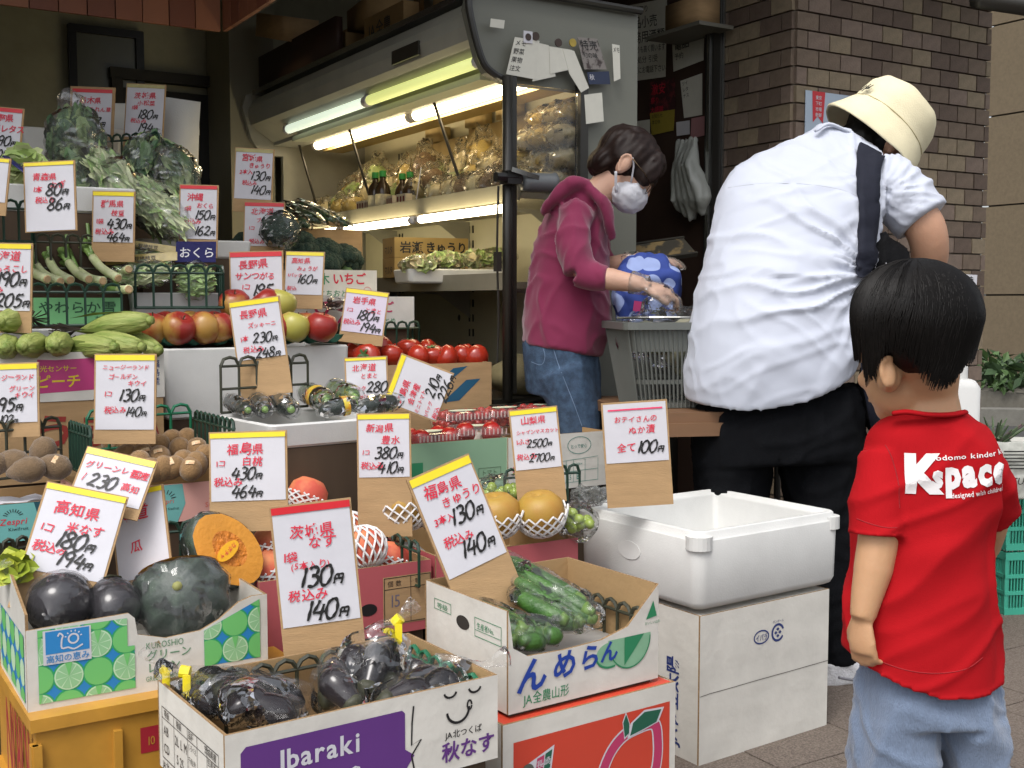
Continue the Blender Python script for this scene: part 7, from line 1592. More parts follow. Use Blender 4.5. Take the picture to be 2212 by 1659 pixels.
def rings_px(rows, n=4, seg=36, sag=0, pw=.9):
    """rows: (left px, left py, right px, right py, Y, half depth)"""
    rows2 = []
    m = len(rows)
    for i in range(m - 1):
        a = rows[max(i - 1, 0)]; b = rows[i]; c = rows[i + 1]; d = rows[min(i + 2, m - 1)]
        for k in range(n):
            t = k / n; rows2.append([.5 * (2 * b[j] + (c[j] - a[j]) * t + (2 * a[j] - 5 * b[j] + 4 * c[j] - d[j]) * t * t + (3 * b[j] - a[j] - 3 * c[j] + d[j]) * t ** 3) for j in range(6)])
    rows2.append(list(rows[-1])); out = []
    for ri, (lx, ly, rx, ry, Y, dh) in enumerate(rows2):
        A, B = at(lx, ly, Y), at(rx, ry, Y); c = (A + B) / 2; h = (B - A) / 2; ring = []
        for k in range(seg):
            q = 2 * math.pi * k / seg; co, si = math.cos(q), math.sin(q)
            co = math.copysign(abs(co) ** pw, co); si = math.copysign(abs(si) ** pw, si)
            z = -sag * max(0, 1 - ri / (2.5 * n)) * (1 - co * co)
            ring.append(c + h * co + V(0, dh * si, z))
        out.append(ring)
    return out
def garment(name, parent, P, mb, m, vox, fn, sm=3, label=None):
    q = fuse(shape(mb, lambda v: v - P) if P is not None else mb, vox, sm); displace(q, fn); return part(name, q, m, parent, smooth=True, label=label), q
# ---------------------------------------------------------------- man in white shirt
P = V(.72, 3.15, 0); man = thing('person', 'man from behind in white short sleeved shirt and cream bucket hat, leaning over', 'person', P)
L = pl(P)
mb = MB()
hf, hu = V(.74, .40, -.56), V(.5, .1, .85)
A_, M_ = head(mb, L(1893, 312, 3.42), hf, hu, 1.02)
tb(mb, [L(1790, 360, 3.34), L(1835, 325, 3.37), L(1880, 300, 3.41)], [.06, .052, .055]); mb.loft([[v - P for v in r_] for r_ in rings_px([(1520, 850, 1830, 800, 3.15, .13), (1545, 650, 1835, 640, 3.17, .13), (1575, 480, 1865, 480, 3.24, .12), (1620, 390, 1900, 400, 3.3, .10), (1760, 320, 1860, 330, 3.35, .06)], 3, 20)])
tb(mb, [L(1905, 405, 3.26), L(1960, 445, 3.22), L(1998, 492, 3.2), L(2008, 560, 3.23), L(1985, 645, 3.34)], [.056, .055, .056, .05, .034], 18); hand(mb, L(1983, 650, 3.35), (-.3, .4, -.8), (-1, .2, 0), 1.0, .9)
tb(mb, [L(1625, 400, 3.36), L(1600, 500, 3.45), L(1600, 580, 3.5)], [.055, .048, .044]); tb(mb, [L(1600, 580, 3.5), L(1650, 640, 3.62), L(1720, 670, 3.7)], [.044, .036, .027]); hand(mb, L(1722, 672, 3.7), (.8, .4, -.4), (.2, .3, -1), .95, 1.0)
for sx_, kx, ax, yy in ((-1, 1590, 1580, 3.12), (1, 1765, 1806, 3.08)): tb(mb, [L(1600 if sx_ < 0 else 1762, 880, 3.15), L(kx + (15 if sx_ > 0 else -10), 1170, yy + .03), L(ax, 1455, yy)], [.075, .055, .035])
body = fuse(mb, .0075, 6); part('body', body, skn, man, True)
# trousers
mb = MB(); mb.loft([[v - P for v in r_] for r_ in rings_px([(1495, 1000, 1862, 985, 3.15, .15), (1497, 920, 1868, 900, 3.15, .155), (1510, 850, 1855, 830, 3.16, .14)], 3, 24)])
tb(mb, [L(1585, 960, 3.15), L(1575, 1180, 3.15), L(1570, 1440, 3.13)], [.115, .09, .062], 18); tb(mb, [L(1768, 960, 3.15), L(1785, 1180, 3.13), L(1803, 1436, 3.09)], [.115, .088, .060], 18)
garment('trousers', man, None, mb, mat('trousers_black', '#0e0f12', .9, .2, 20, .2, 300, spec=.1), .010, fold([((0, 0, 1), .006, 2, 16, (1, 2, 3)), ((1, 0, .4), .004, 3, 20, (4, 2, 8))]))
# shirt
mb = MB()
mb.loft(rings_px([(1480, 862, 1846, 792, 3.14, .175), (1479, 815, 1850, 750, 3.13, .178), (1486, 740, 1846, 705, 3.13, .175), (1499, 660, 1848, 650, 3.14, .165), (1515, 590, 1864, 600, 3.16, .158), (1530, 520, 1880, 550, 3.19, .15), (1545, 455, 1895, 490, 3.22, .145), (1557, 410, 1915, 440, 3.25, .135), (1590, 362, 1935, 400, 3.28, .115), (1650, 328, 1930, 368, 3.31, .09), (1722, 300, 1905, 335, 3.335, .07), (1752, 280, 1862, 306, 3.35, .058), (1768, 266, 1838, 290, 3.36, .05)], 4, 40, sag=.055))
tb(mb, [at(1895, 385, 3.28), at(1945, 425, 3.24), at(1992, 478, 3.21)], [.085, .084, .080], 20)
fs0 = fold([((.9, 0, .35), .0065, 1.8, 13, (3, 1, 2)), ((.8, 0, -.6), .0055, 1.8, 12, (7, 5, 1))])
pin = L(1890, 600, 3.1); pin2 = L(1905, 420, 3.15)
def shirt_fold(p, n):
    d = p - pin; r_ = math.hypot(d.x, d.z) + .02; a = math.atan2(d.z, d.x); w1 = math.exp(-r_ / .28)
    h = .022 * w1 * min(1, r_ / .06) * (1.4 * max(0, 1 - 3 * abs(noise.noise(V(a * 4.2 + noise.noise(p * 7) * .6, r_ * 2.0, 3)))) ** 1.4 - .3)
    d2 = p - pin2; r2 = math.hypot(d2.x, d2.z) + .02; a2 = math.atan2(d2.z, d2.x); h += .010 * math.exp(-r2 / .14) * (1.4 * max(0, 1 - 3 * abs(noise.noise(V(a2 * 4, r2 * 3, 9)))) ** 1.4 - .3)
    h *= max(0, 1 - max(0, -n[2]) * 1.5)
    low = min(1, max(.35, (1.15 - p.z - 0) * 1.2)) if p.z > .9 else .8
    return h + fs0(p, n) * (.15 + .95 * math.exp(-r_ / .3))
swm = mat('shirt_white', '#b9becb', .75, .02, 9, .12, 420, bdist=.002, sheen=.2)
sh_o, q = garment('shirt', man, P, mb, swm, .0075, shirt_fold, 3)
from mathutils.bvhtree import BVHTree
def bvh(q): return BVHTree.FromPolygons(q.v, q.f)
def onto(q_bvh, mb, dirv=V(0, 1, 0), off=.0015, back=.6):
    out = []
    for v in mb.v:
        h = q_bvh.ray_cast(Vector(v) - dirv * back, dirv); out.append(tuple(h[0] - dirv * off) if h[0] is not None else v)
    mb.v = out; return mb
B_ = bvh(q)
# yoke seam, collar and hem stitching lines
def line_on(Bq, pts, r_, off=.0, k=6):
    out = []
    for p in cr(pts, k):
        h = Bq.ray_cast(V(p.x, -1.5, p.z), V(0, 1, 0)); 
        if h[0] is not None and (not out or (h[0] - out[-1]).length < .03): out.append(h[0] - V(0, off, 0))
    mb = MB(); mb.tube(out, r_, 5); return mb
seam = mat('seam_grey', '#b3b6be', .8, 0)
part('yoke_seam', line_on(B_, [L(1575, 400, 3.1), L(1650, 393, 3.1), L(1740, 395, 3.1), L(1820, 408, 3.1), L(1868, 428, 3.1)], .0011, -.0004), seam, man, True)
mb = MB(); tb(mb, [L(1762, 283, 3.27), L(1790, 268, 3.29), L(1830, 284, 3.30), L(1868, 306, 3.33), L(1862, 318, 3.29)], [.007, .009, .009, .009, .006], 8, .6); part('collar', mb, swm, man, True)
# bag strap and bag
stm_ = mat('strap_navy', '#20222d', .8, .1, 60, .2, 400, spec=.2)
def strap(pts, w_, th, nm, m, parent, Bq=None, off=.004):
    P3 = cr(pts, 5); n = len(P3); mb = MB(); top, bot = [], []
    for i, p in enumerate(P3):
        t = (P3[min(i + 1, n - 1)] - P3[max(i - 1, 0)]).normalized(); s_ = t.cross(V(0, -1, 0)).normalized() * w_ / 2
        for e in (-1, -.4, .4, 1):
            a = p + s_ * e
            if Bq:
                h = Bq.ray_cast(V(a.x, -1.5, a.z), V(0, 1, 0))
                if h[0] is not None: a = V(a.x, h[0].y - off, a.z)
            top.append(a)
    k = 4
    N_ = len(top); mb.v = [tuple(a) for a in top] + [tuple(a + V(0, th, 0)) for a in top]
    mb.f = [(i * k + j, i * k + j + 1, (i + 1) * k + j + 1, (i + 1) * k + j) for i in range(n - 1) for j in range(k - 1)]
    mb.f += [tuple(x + N_ for x in f_[::-1]) for f_ in mb.f]; mb.f += [(i * k, (i + 1) * k, (i + 1) * k + N_, i * k + N_) for i in range(n - 1)] + [(i * k + 3, i * k + 3 + N_, (i + 1) * k + 3 + N_, (i + 1) * k + 3) for i in range(n - 1)]
    mb.m = [0] * len(mb.f); return part(nm, mb, m, parent, True)
bagp = thing('shoulder_bag', 'black shoulder bag with broad navy strap on the man in the white shirt', 'bag', P + V(.3, .05, 0))
off_ = V(.3, .05, 0)
Bw = BVHTree.FromPolygons([tuple(Vector(v) - off_) for v in q.v], q.f); LB = lambda x, y, Y: at(x, y, Y) - P - off_
strap([LB(1883, 318, 3.25), LB(1878, 345, 3.2), LB(1876, 390, 3.15), LB(1880, 440, 3.1), LB(1886, 500, 3.05), LB(1888, 560, 3.0), LB(1884, 600, 3.0)], .064, .016, 'strap', stm_, bagp, Bw, .021)
blk = mat('bag_black', '#0c0c0e', .8, .2, 30, .3, 120, spec=.12)
mb = MB(); mb.ell(LB(1915, 610, 3.16), (.085, .07, .13), rot(0, -12, 0), 20, 14); mb.ell(LB(1925, 720, 3.12), (.09, .08, .12), None, 18, 12); mb.ell(LB(1925, 850, 3.12), (.085, .09, .14), None, 18, 12)
q2 = fuse(mb, .01, 3); displace(q2, fold([((0, 0, 1), .008, 3, 14, (2, 2, 2)), ((1, 0, 1), .006, 3, 16, (2, 6, 2))])); part('bag_body', q2, blk, bagp, True)
part('lower_strap', (lambda m_: (m_.tube(cr([LB(1868, 740, 3.0), LB(1874, 820, 2.97), LB(1888, 900, 3.0), LB(1893, 930, 3.05)], 4), .014, 8, sq=.3), m_)[1])(MB()), stm_, bagp, True)
B2 = bvh(q2); mb = MB()
for x0, y0, x1, y1 in ((1928, 540, 1918, 580), (1940, 565, 1934, 590), (1908, 570, 1914, 590)):
    for k in range(6):
        a = LB(x0 + (x1 - x0) * k / 6, y0 + (y1 - y0) * k / 6, 3); b = LB(x0 + (x1 - x0) * (k + .55) / 6, y0 + (y1 - y0) * (k + .55) / 6, 3)
        pp = []
        for a_ in (a, b):
            h = B2.ray_cast(V(a_.x, -1.5, a_.z), V(0, 1, 0)); pp.append(h[0] - V(0, .001, 0) if h[0] is not None else a_)
        mb.tube(pp, .0011, 4)
part('stitching', mb, PAPER, bagp, kind='stuff')
# hair and hat
mb = MB(); mb.ell(A_(0, -.022, .03), (.083, .1, .09), M_, 18, 12); mb.ell(A_(0, -.06, -.03), (.066, .055, .06), M_, 14, 10); q3 = fuse(mb, .007, 2); displace(q3, lambda p, n: .004 * noise.noise(V(p.x * 120, p.y * 30, p.z * 40))); part('hair', q3, hairb, man, True)
hat = link('hat', None, man); hc = A_(0, -.005, .052); hr, hfv, huv = M_.col[0], M_.col[1], M_.col[2]
Mh = M_ @ rot(-6, 6, 0)
prof = []
for r_, z in [(.138, -.075), (.140, -.072), (.124, -.035), (.114, -.004), (.109, .006), (.108, .03), (.103, .062), (.09, .088), (.06, .103), (.0, .108)]: prof.append((r_, z))
prof = [(a * 1.13, b * 1.16) for a, b in prof]; rings = []
for r_, z in prof:
    ring = []
    for k in range(48):
        a = 2 * math.pi * k / 48; wob = 1 + (.035 * math.sin(2 * a + .6) + .03 * math.sin(3 * a)) * max(0, (r_ - .122) / .03)
        zz = z + (.012 * math.sin(2 * a + 1) + (.028 if math.sin(a) < -.3 else 0) * (-math.sin(a) - .3)) * max(0, (r_ - .122) / .03) - .03 * max(0, math.sin(a)) * max(0, (r_ - .122) / .03)
        ring.append(hc + Mh @ V(r_ * wob * math.cos(a) * .93, r_ * wob * math.sin(a) * 1.1, zz))
    rings.append(ring)
mb = MB(); mb.loft(rings, caps=False); inner = [[hc + (Vector(p) - hc) * .97 - Mh @ V(0, 0, .001) for p in r_] for r_ in rings]; n0 = len(mb.v); m2 = MB(); m2.loft(inner, caps=False); mb.add(m2.v, [f_[::-1] for f_ in m2.f]); mb.add([], [])
mb.f += [((k + 1) % 48, k, n0 + k, n0 + (k + 1) % 48) for k in range(48)]; mb.m += [0] * 48
# light denim-like creases
mb.v = [tuple(Vector(v) + (Vector(v) - hc).normalized() * .004 * nz(Vector(v), 22)) for v in mb.v]
hm = mat('hat_cream', '#ded4b2', .85, .05, 20, .35, 260, bdist=.004)
o = link('hat_body', mb.mesh('hat_body', [hm], True), hat)
mb = MB(); sk = cr([hc + Mh @ V(.1245 * math.cos(a) * .93, .1245 * math.sin(a) * 1.1, .006) for a in [2 * math.pi * k / 30 for k in range(31)]], 1); mb.tube(sk, .0016, 5); link('band_seam', mb.mesh('band_seam', [mat('hat_seam', '#b3a67c', .9, 0)]), hat)
mb = MB(); e0 = hc + Mh @ V(.02, -.138, .022)
fr_h = (e0, Mh @ V(.8, .05, .3), Mh @ V(-.2, .1, .97), Mh @ V(0, -1, .0))
for w1_ in ([(-.022, -.008), (-.012, .012), (-.006, .0), (.004, .014)], [(-.012, -.014), (-.002, .008), (.006, -.002), (.02, .006)], [(-.008, -.002), (.014, -.006)]): pline(mb, fr_h, w1_, .007, .009)
link('emblem', mb.mesh('emblem', [mat('emblem_black', '#16141a', .6, 0)]), hat)
# shoe
def shoe(parent, Pm, H, d, nm='shoe'):
    d = Vector(d).normalized(); s_ = V(-d.y, d.x, 0); base = Pm; o = link(nm, None, parent)
    def prof(w_, z, a0, a1, k=20):
        out = []
        for i in range(k):
            q = 2 * math.pi * i / k; x = (a0 + a1) / 2 + (a1 - a0) / 2 * math.cos(q); y = w_ * math.sin(q) * (1 if math.cos(q) > -.2 else .82)
            out.append(base + d * x + s_ * y + V(0, 0, z))
        return out
    mb = MB(); mb.loft([prof(.042, .0, -.05, .23), prof(.049, .008, -.058, .24), prof(.048, .032, -.06, .238), prof(.044, .034, -.055, .23)]); link('sole', mb.mesh('sole', [mat('sole_white', '#d2d2d0', .5, .1, 40)], True), o)
    mb = MB(); mb.loft([prof(.044, .034, -.056, .228), prof(.045, .05, -.058, .215), prof(.042, .068, -.058, .165), prof(.036, .085, -.056, .1), prof(.034, .1, -.055, .06)]); q = fuse(mb, .006, 2); displace(q, lambda p, n: .002 * nz(p, 60)); link('upper', q.mesh('upper', [mat('shoe_mesh', '#c5c5c8', .8, .15, 90, .4, 200)], True), o)
    mb = MB(); mb.tube([base + d * x + s_ * (-.046) + V(0, 0, z) for x, z in ((-.05, .075), (0, .06), (.06, .068), (.12, .05))], .004, 6); link('stripe', mb.mesh('stripe', [mat('shoe_grey', '#77777c', .6, 0)]), o)
shoe(man, L(1812, 1505, 3.07) * 1.0 + V(0, 0, 0), 0, (.85, .5, 0)); sp_ = L(1575, 1500, 3.1); sp_.z = 0; shoe(man, sp_, 0, (-.1, 1, 0))
# ---------------------------------------------------------------- boy in red shirt
P = V(.645, 1.82, 0); boy = thing('person', 'small boy seen from behind in a red printed T-shirt and pale blue grey shorts', 'person', P); L = pl(P)
mb = MB(); bf, bu = V(-.5, .83, -.28), V(-.12, .25, 1); A2, M2 = head(mb, L(1965, 775, 1.82), bf, bu, .90, ear=False)
eP = L(1917, 806, 1.757); mb.ell(eP, (.014, .009, .026), rot(0, -8, -35), 12, 8); mb.tube(cr([eP + V(.008, -.008, .022), eP + V(-.004, -.010, .026), eP + V(-.012, -.006, .014), eP + V(-.010, -.006, -.006), eP + V(-.002, -.006, -.022)], 3), .0042, 6); mb.ell(eP + V(.006, .012, -.004), (.022, .014, .028), None, 10, 8)
tb(mb, [L(2000, 800, 1.81), L(2003, 850, 1.82), L(2005, 900, 1.82)], [.052, .046, .052])
mb.loft([[v - P for v in r_] for r_ in rings_px([(1890, 1400, 2100, 1410, 1.83, .06), (1880, 1150, 2115, 1150, 1.83, .075), (1885, 980, 2125, 980, 1.82, .075), (1940, 900, 2070, 900, 1.82, .05)], 3, 20)])
tb(mb, [L(1900, 990, 1.80), L(1902, 1130, 1.78), L(1885, 1235, 1.77)], [.034, .033, .030]); tb(mb, [L(1885, 1235, 1.77), L(1872, 1290, 1.765), L(1863, 1336, 1.76)], [.0295, .0245, .0195]); hand(mb, L(1862, 1336, 1.76), (.0, -.02, -1), (.75, .6, 0), .66, 1.0, -1)
tb(mb, [L(2115, 990, 1.84), L(2135, 1110, 1.87), L(2120, 1180, 1.93)], [.034, .033, .031]); tb(mb, [L(2120, 1180, 1.93), L(2080, 1200, 2.0), L(2040, 1190, 2.05)], [.032, .026, .02]); hand(mb, L(2036, 1190, 2.055), (-1, .1, .1), (0, .6, -1), .62, .9)
for a, b, c in (((1935, 1450, 1.83), (1930, 1700, 1.84), (1930, 2050, 1.86)), ((2085, 1450, 1.83), (2095, 1700, 1.84), (2100, 2050, 1.86))): tb(mb, [L(*a), L(*b), V(L(*c).x, L(*c).y, .05)], [.05, .045, .03])
bq = fuse(mb, .0042, 4); part('body', bq, skc, boy, True)
mb = MB(); mb.loft(rings_px([(1828, 1405, 2152, 1452, 1.83, .105), (1836, 1335, 2146, 1350, 1.83, .103), (1848, 1240, 2136, 1245, 1.83, .10), (1860, 1140, 2130, 1140, 1.83, .098), (1868, 1050, 2138, 1050, 1.825, .096), (1874, 988, 2138, 994, 1.82, .088), (1880, 935, 2130, 945, 1.82, .075), (1918, 898, 2096, 905, 1.82, .060), (1934, 884, 2082, 890, 1.82, .054)], 4, 40, sag=.03))
tb(mb, [at(1915, 985, 1.80), at(1900, 1060, 1.785), at(1895, 1156, 1.775)], [.040, .045, .0465], 20); tb(mb, [at(2100, 985, 1.835), at(2130, 1060, 1.85), at(2140, 1115, 1.88)], [.038, .041, .040], 18)
fb_ = fold([((.45, 0, 1), .006, 1.5, 6.5, (1, 4, 2)), ((-.6, 0, 1), .006, 1.6, 7, (8, 4, 2)), ((.9, 0, .5), .003, 2, 13, (5, 1, 2))])
rt = mat('tshirt_red', '#a61119', .9, .05, 9, .25, 700, bdist=.0015, spec=.15)
so_, q = garment('t_shirt', boy, P, mb, rt, .0055, lambda p, n: fb_(p, n) * (1.0 if p.z < .80 else max(.3, 1 - (p.z - .8) * 10)), 3)
B_ = bvh(q)
mb = MB(); tb(mb, [L(1930, 893, 1.77), L(1960, 890, 1.756), L(2005, 896, 1.75), L(2052, 896, 1.756), L(2084, 890, 1.775)], [.007] * 5, 8, .6); part('collar', mb, rt, boy, True)
part('hem_stitch', line_on(B_, [L(1832, 1385, 1.7), L(1880, 1432, 1.7), L(1950, 1460, 1.7), L(2030, 1468, 1.7), L(2100, 1460, 1.7), L(2148, 1440, 1.7)], .0009, 0), mat('stitch_red', '#8f0f18', .8, 0), boy)
part('sleeve_stitch', line_on(B_, [L(1838, 1122, 1.7), L(1870, 1135, 1.7), L(1920, 1148, 1.7), L(1955, 1150, 1.7)], .0009, 0), MATS['stitch_red'], boy)
part('armhole_seam', line_on(B_, [L(1948, 975, 1.7), L(1958, 1010, 1.7), L(1964, 1050, 1.7), L(1966, 1110, 1.7)], .0009, 0), MATS['stitch_red'], boy)
import bmesh
def project_text(parent, items, Bq, m, nm='lettering', off=.0016):
    mb = MB(); O = L(1106, 650, 1.6)
    for s_, px, py, hp, offb, ang, sx in items:
        a = L(px, py, 1.72); text(mb, (a, V(1, 0, 0), V(0, 0, 1), V(0, -1, 0)), s_, 0, 0, hp / F * 1.72 / .72, offb, ang=ang, sx=sx, shear=.02)
    me = mb.mesh('t', []); bm = bmesh.new(); bm.from_mesh(me); bmesh.ops.remove_doubles(bm, verts=bm.verts, dist=1e-6); bmesh.ops.triangulate(bm, faces=bm.faces)
    for _ in range(3):
        es = [e for e in bm.edges if e.calc_length() > .006]
        if es: bmesh.ops.subdivide_edges(bm, edges=es, cuts=1); bmesh.ops.triangulate(bm, faces=bm.faces)
    out = MB(); keepf = []
    hit = {}
    for v in bm.verts:
        h = Bq.ray_cast(V(v.co.x, -1.5, v.co.z), V(0, 1, 0)); hit[v.index] = h[0] is not None; out.v.append(tuple(h[0] + h[1] * off * (1 if h[1].y < 0 else -1)) if h[0] is not None else tuple(v.co))
    for f_ in bm.faces:
        if all(hit[v.index] for v in f_.verts): out.f.append(tuple(v.index for v in f_.verts))
    out.m = [0] * len(out.f); bm.free(); bpy.data.meshes.remove(me); return part(nm, out, m, parent)
wp = mat('print_white', '#dedada', .7, 0)
project_text(boy, [('K', 1968, 1066, 80, .06, 1, .9), ('s', 2022, 1056, 52, .05, 3, .8), ('pace', 2050, 1056, 62, .055, 4, .78), ('kodomo kinder ki', 2018, 1000, 11, .012, 4, 1.45), ('designed with children in', 2062, 1080, 11, .012, 6, .85)], B_, wp)
# side print on the hidden front edge seen under the arm
# shorts
mb = MB(); mb.loft([[v - P for v in r_] for r_ in rings_px([(1848, 1540, 2154, 1540, 1.83, .095), (1856, 1470, 2146, 1470, 1.83, .085), (1870, 1410, 2130, 1410, 1.83, .075)], 3, 24)])
mb.loft([[v - P for v in r_] for r_ in rings_px([(1840, 1800, 2018, 1800, 1.83, .085), (1843, 1650, 2014, 1650, 1.83, .085), (1846, 1540, 2016, 1540, 1.83, .08)], 3, 20)]); mb.loft([[v - P for v in r_] for r_ in rings_px([(2036, 1800, 2180, 1800, 1.84, .085), (2030, 1650, 2168, 1650, 1.84, .085), (2008, 1520, 2160, 1540, 1.83, .08)], 3, 20)])
so2, q4 = garment('shorts', boy, None, mb, mat('sweat_blue_grey', '#68778e', .9, .12, 160, .4, 500, stretch=(1, 1, .25), sheen=.3), .006, fold([((.15, 0, 1), .006, 2, 14, (3, 3, 1)), ((1, 0, -.3), .004, 3, 16, (8, 1, 3))]), 2)
B4 = bvh(q4); part('pocket_seam', line_on(B4, [L(2100, 1495, 1.7), L(2105, 1510, 1.7), L(2125, 1515, 1.7), L(2150, 1500, 1.7)], .0009, 0), mat('seam_slate', '#5f6c80', .9, 0), boy)
for x_ in (1930, 2100): sp_ = L(x_, 2200, 1.84); sp_.z = .0; shoe(boy, sp_, 0, (-.4, .9, 0))
# hair: shell plus many strands flowing from the crown
mb = MB(); hcn = L(1978, 692, 1.80); mb.ell(hcn, (.095, .097, .090), None, 28, 20); mb.ell(L(2010, 765, 1.82), (.050, .046, .034), None, 18, 12)
q5 = fuse(mb, .006, 2)
m3 = displace(q5, lambda p, n: .0025 * noise.noise(V(math.atan2(p.y - hcn.y, p.x - hcn.x) * 14, p.z * 12, 0)) - .001); part('hair', m3, hairb, boy, True)
mb = MB(); crown = V(.02, -.035, .096)
for i in range(1900):
    a = rnd.uniform(0, 2 * math.pi); dg_ = math.degrees(a); L_ = 1 - .16 * rnd.random() ** 1.5; pts = []
    nap = math.exp(-((dg_ - 268) / 26) ** 2); sb = math.exp(-((dg_ - 188) / 11) ** 2); earg = math.exp(-((dg_ - 218) / 12) ** 2)
    lim = 1.98 + .27 * nap + .26 * sb - .12 * earg - .12 * math.exp(-((dg_ - 325) / 22) ** 2); st = rnd.uniform(.0, .9)
    for j in range(8):
        t = st + (lim * L_ - st) * j / 7; aa = a + .4 * math.sin(t * 1.3) + .12 * noise.noise((a * 3, t, 0)) + rnd.uniform(-.012, .012)
        r_ = 1.02 + .05 * noise.noise((math.cos(a) * 2.5, math.sin(a) * 2.5, t * 1.5)) - max(0, t - 1.5) * .22 + rnd.uniform(-.004, .004)
        pts.append(hcn + V(.099 * r_ * math.sin(min(t, 1.75)) * math.cos(aa), .101 * r_ * math.sin(min(t, 1.75)) * math.sin(aa), .096 * math.cos(min(t, 1.57)) - (.14 * max(0, t - 1.57)) - .008 * max(0, t - 1.0)))
    mb.tube(pts, [.0012, .0018, .0019, .0019, .0018, .0015, .0011, .0004], 3, caps=False)
for i in range(900):
    a = R(rnd.uniform(185, 352)); dg_ = math.degrees(a); nap = math.exp(-((dg_ - 276) / 26) ** 2); sb = math.exp(-((dg_ - 192) / 11) ** 2); t1 = 1.95 + .30 * nap + .26 * sb - .14 * math.exp(-((dg_ - 226) / 12) ** 2) - .14 * math.exp(-((dg_ - 332) / 22) ** 2) - rnd.random() * .2; pts = []
    for j in range(5):
        t = 1.15 + (t1 - 1.15) * j / 4; aa = a + .15 * (t - 1.15) + .08 * noise.noise((a * 4, t, 3)); r_ = .975 - max(0, t - 1.5) * .24 + .02 * noise.noise((a * 6, t * 2, 1))
        pts.append(hcn + V(.099 * r_ * math.sin(min(t, 1.75)) * math.cos(aa), .101 * r_ * math.sin(min(t, 1.75)) * math.sin(aa), .096 * math.cos(min(t, 1.57)) - .14 * max(0, t - 1.57) - .008))
    mb.tube(pts, [.0015, .0021, .0021, .0016, .0005], 3, caps=False)
for i in range(14):
    a = rnd.uniform(2.5, 4.6); pts = [hcn + V(.1 * math.sin(t) * math.cos(a), .1 * math.sin(t) * math.sin(a), .098 * math.cos(t)) * (1.0 + .1 * (t - .3)) for t in (.3, .6, .9, 1.2)]; mb.tube(pts, .0005, 3, caps=False)
part('hair_strands', mb, hairb, boy, True, kind='stuff')
# ---------------------------------------------------------------- shop worker
P = V(.19, 3.75, 0); wo_ = thing('person', 'shop worker in magenta hooded top, jeans and white mask, head bent over a bag', 'person', P); L = pl(P)
mb = MB(); wf, wu = V(.76, -.08, -.64), V(.64, .05, .77); A3, M3 = head(mb, L(1352, 366, 3.72), wf, wu, .98)
tb(mb, [L(1270, 440, 3.73), L(1298, 415, 3.73), L(1325, 385, 3.73)], [.058, .052, .055])
mb.loft([[v - P for v in r_] for r_ in rings_px([(1140, 750, 1290, 760, 3.77, .11), (1150, 600, 1300, 600, 3.77, .11), (1175, 500, 1300, 510, 3.76, .11), (1220, 430, 1290, 440, 3.74, .08)], 3, 20)])
tb(mb, [L(1242, 470, 3.67), L(1240, 530, 3.61), L(1262, 590, 3.575), L(1320, 604, 3.55), L(1388, 616, 3.53)], [.036, .034, .032, .035, .025]); hand(mb, L(1390, 616, 3.53), (.95, .1, -.22), (.1, .3, -1), .98, .95, -1)
tb(mb, [L(1262, 470, 3.86), L(1280, 540, 3.88), L(1300, 585, 3.86)], [.05, .042, .04]); tb(mb, [L(1300, 585, 3.86), L(1340, 572, 3.8), L(1378, 562, 3.76)], [.04, .034, .024]); hand(mb, L(1380, 562, 3.76), (1, -.1, .05), (.1, .1, -1), .95, .5)
for yy in (3.72, 3.84): tb(mb, [L(1210, 770, yy), L(1245, 950, yy), V(L(1222, 1300, yy).x, L(1222, 1300, yy).y, .08)], [.08, .06, .035])
wq = fuse(mb, .007, 2); part('body', wq, skw, wo_, True)
mb = MB(); mb.loft(rings_px([(1130, 742, 1300, 772, 3.77, .14), (1130, 700, 1315, 712, 3.77, .14), (1140, 620, 1316, 630, 3.77, .135), (1152, 550, 1314, 560, 3.77, .125), (1170, 490, 1312, 510, 3.765, .12), (1188, 448, 1304, 468, 3.76, .11), (1212, 415, 1296, 432, 3.75, .095), (1236, 398, 1285, 415, 3.745, .07)], 4, 32))
tb(mb, [at(1248, 452, 3.66), at(1236, 520, 3.6), at(1252, 588, 3.57)], [.054, .053, .050], 18); tb(mb, [at(1252, 588, 3.57), at(1280, 598, 3.56), at(1312, 602, 3.55)], [.049, .045, .040], 18)
tb(mb, [at(1262, 465, 3.86), at(1284, 540, 3.88), at(1304, 582, 3.86)], [.062, .055, .05], 14)
for pts, rs in (([at(1172, 462, 3.69), at(1200, 425, 3.66), at(1240, 398, 3.65), at(1275, 402, 3.66)], [.012, .022, .024, .016]), ([at(1262, 398, 3.66), at(1295, 430, 3.64), at(1315, 475, 3.65), at(1322, 520, 3.68)], [.016, .019, .017, .01]), ([at(1172, 462, 3.78), at(1205, 420, 3.84), at(1250, 396, 3.86), at(1290, 420, 3.84), at(1318, 480, 3.78)], [.012, .022, .022, .018, .012])): tb(mb, pts, rs, 12)
fw_ = fold([((.2, 0, 1), .005, 2, 10, (3, 9, 2)), ((1, 0, -.35), .0045, 3, 13, (8, 4, 5))])
garment('hooded_top', wo_, P, mb, mat('top_magenta', '#74163f', .85, .06, 9, .2, 500, bdist=.002, sheen=.3), .0075, fw_, 3)
mb = MB(); mb.loft([[v - P for v in r_] for r_ in rings_px([(1140, 850, 1300, 860, 3.78, .13), (1132, 780, 1296, 790, 3.77, .135), (1130, 735, 1290, 740, 3.77, .13)], 3, 22)])
for yy in (3.71, 3.85): tb(mb, [L(1215, 800, yy), L(1248, 940, yy - .01), V(L(1225, 1300, yy).x, L(1225, 1300, yy).y, .06)], [.095, .078, .058], 16)
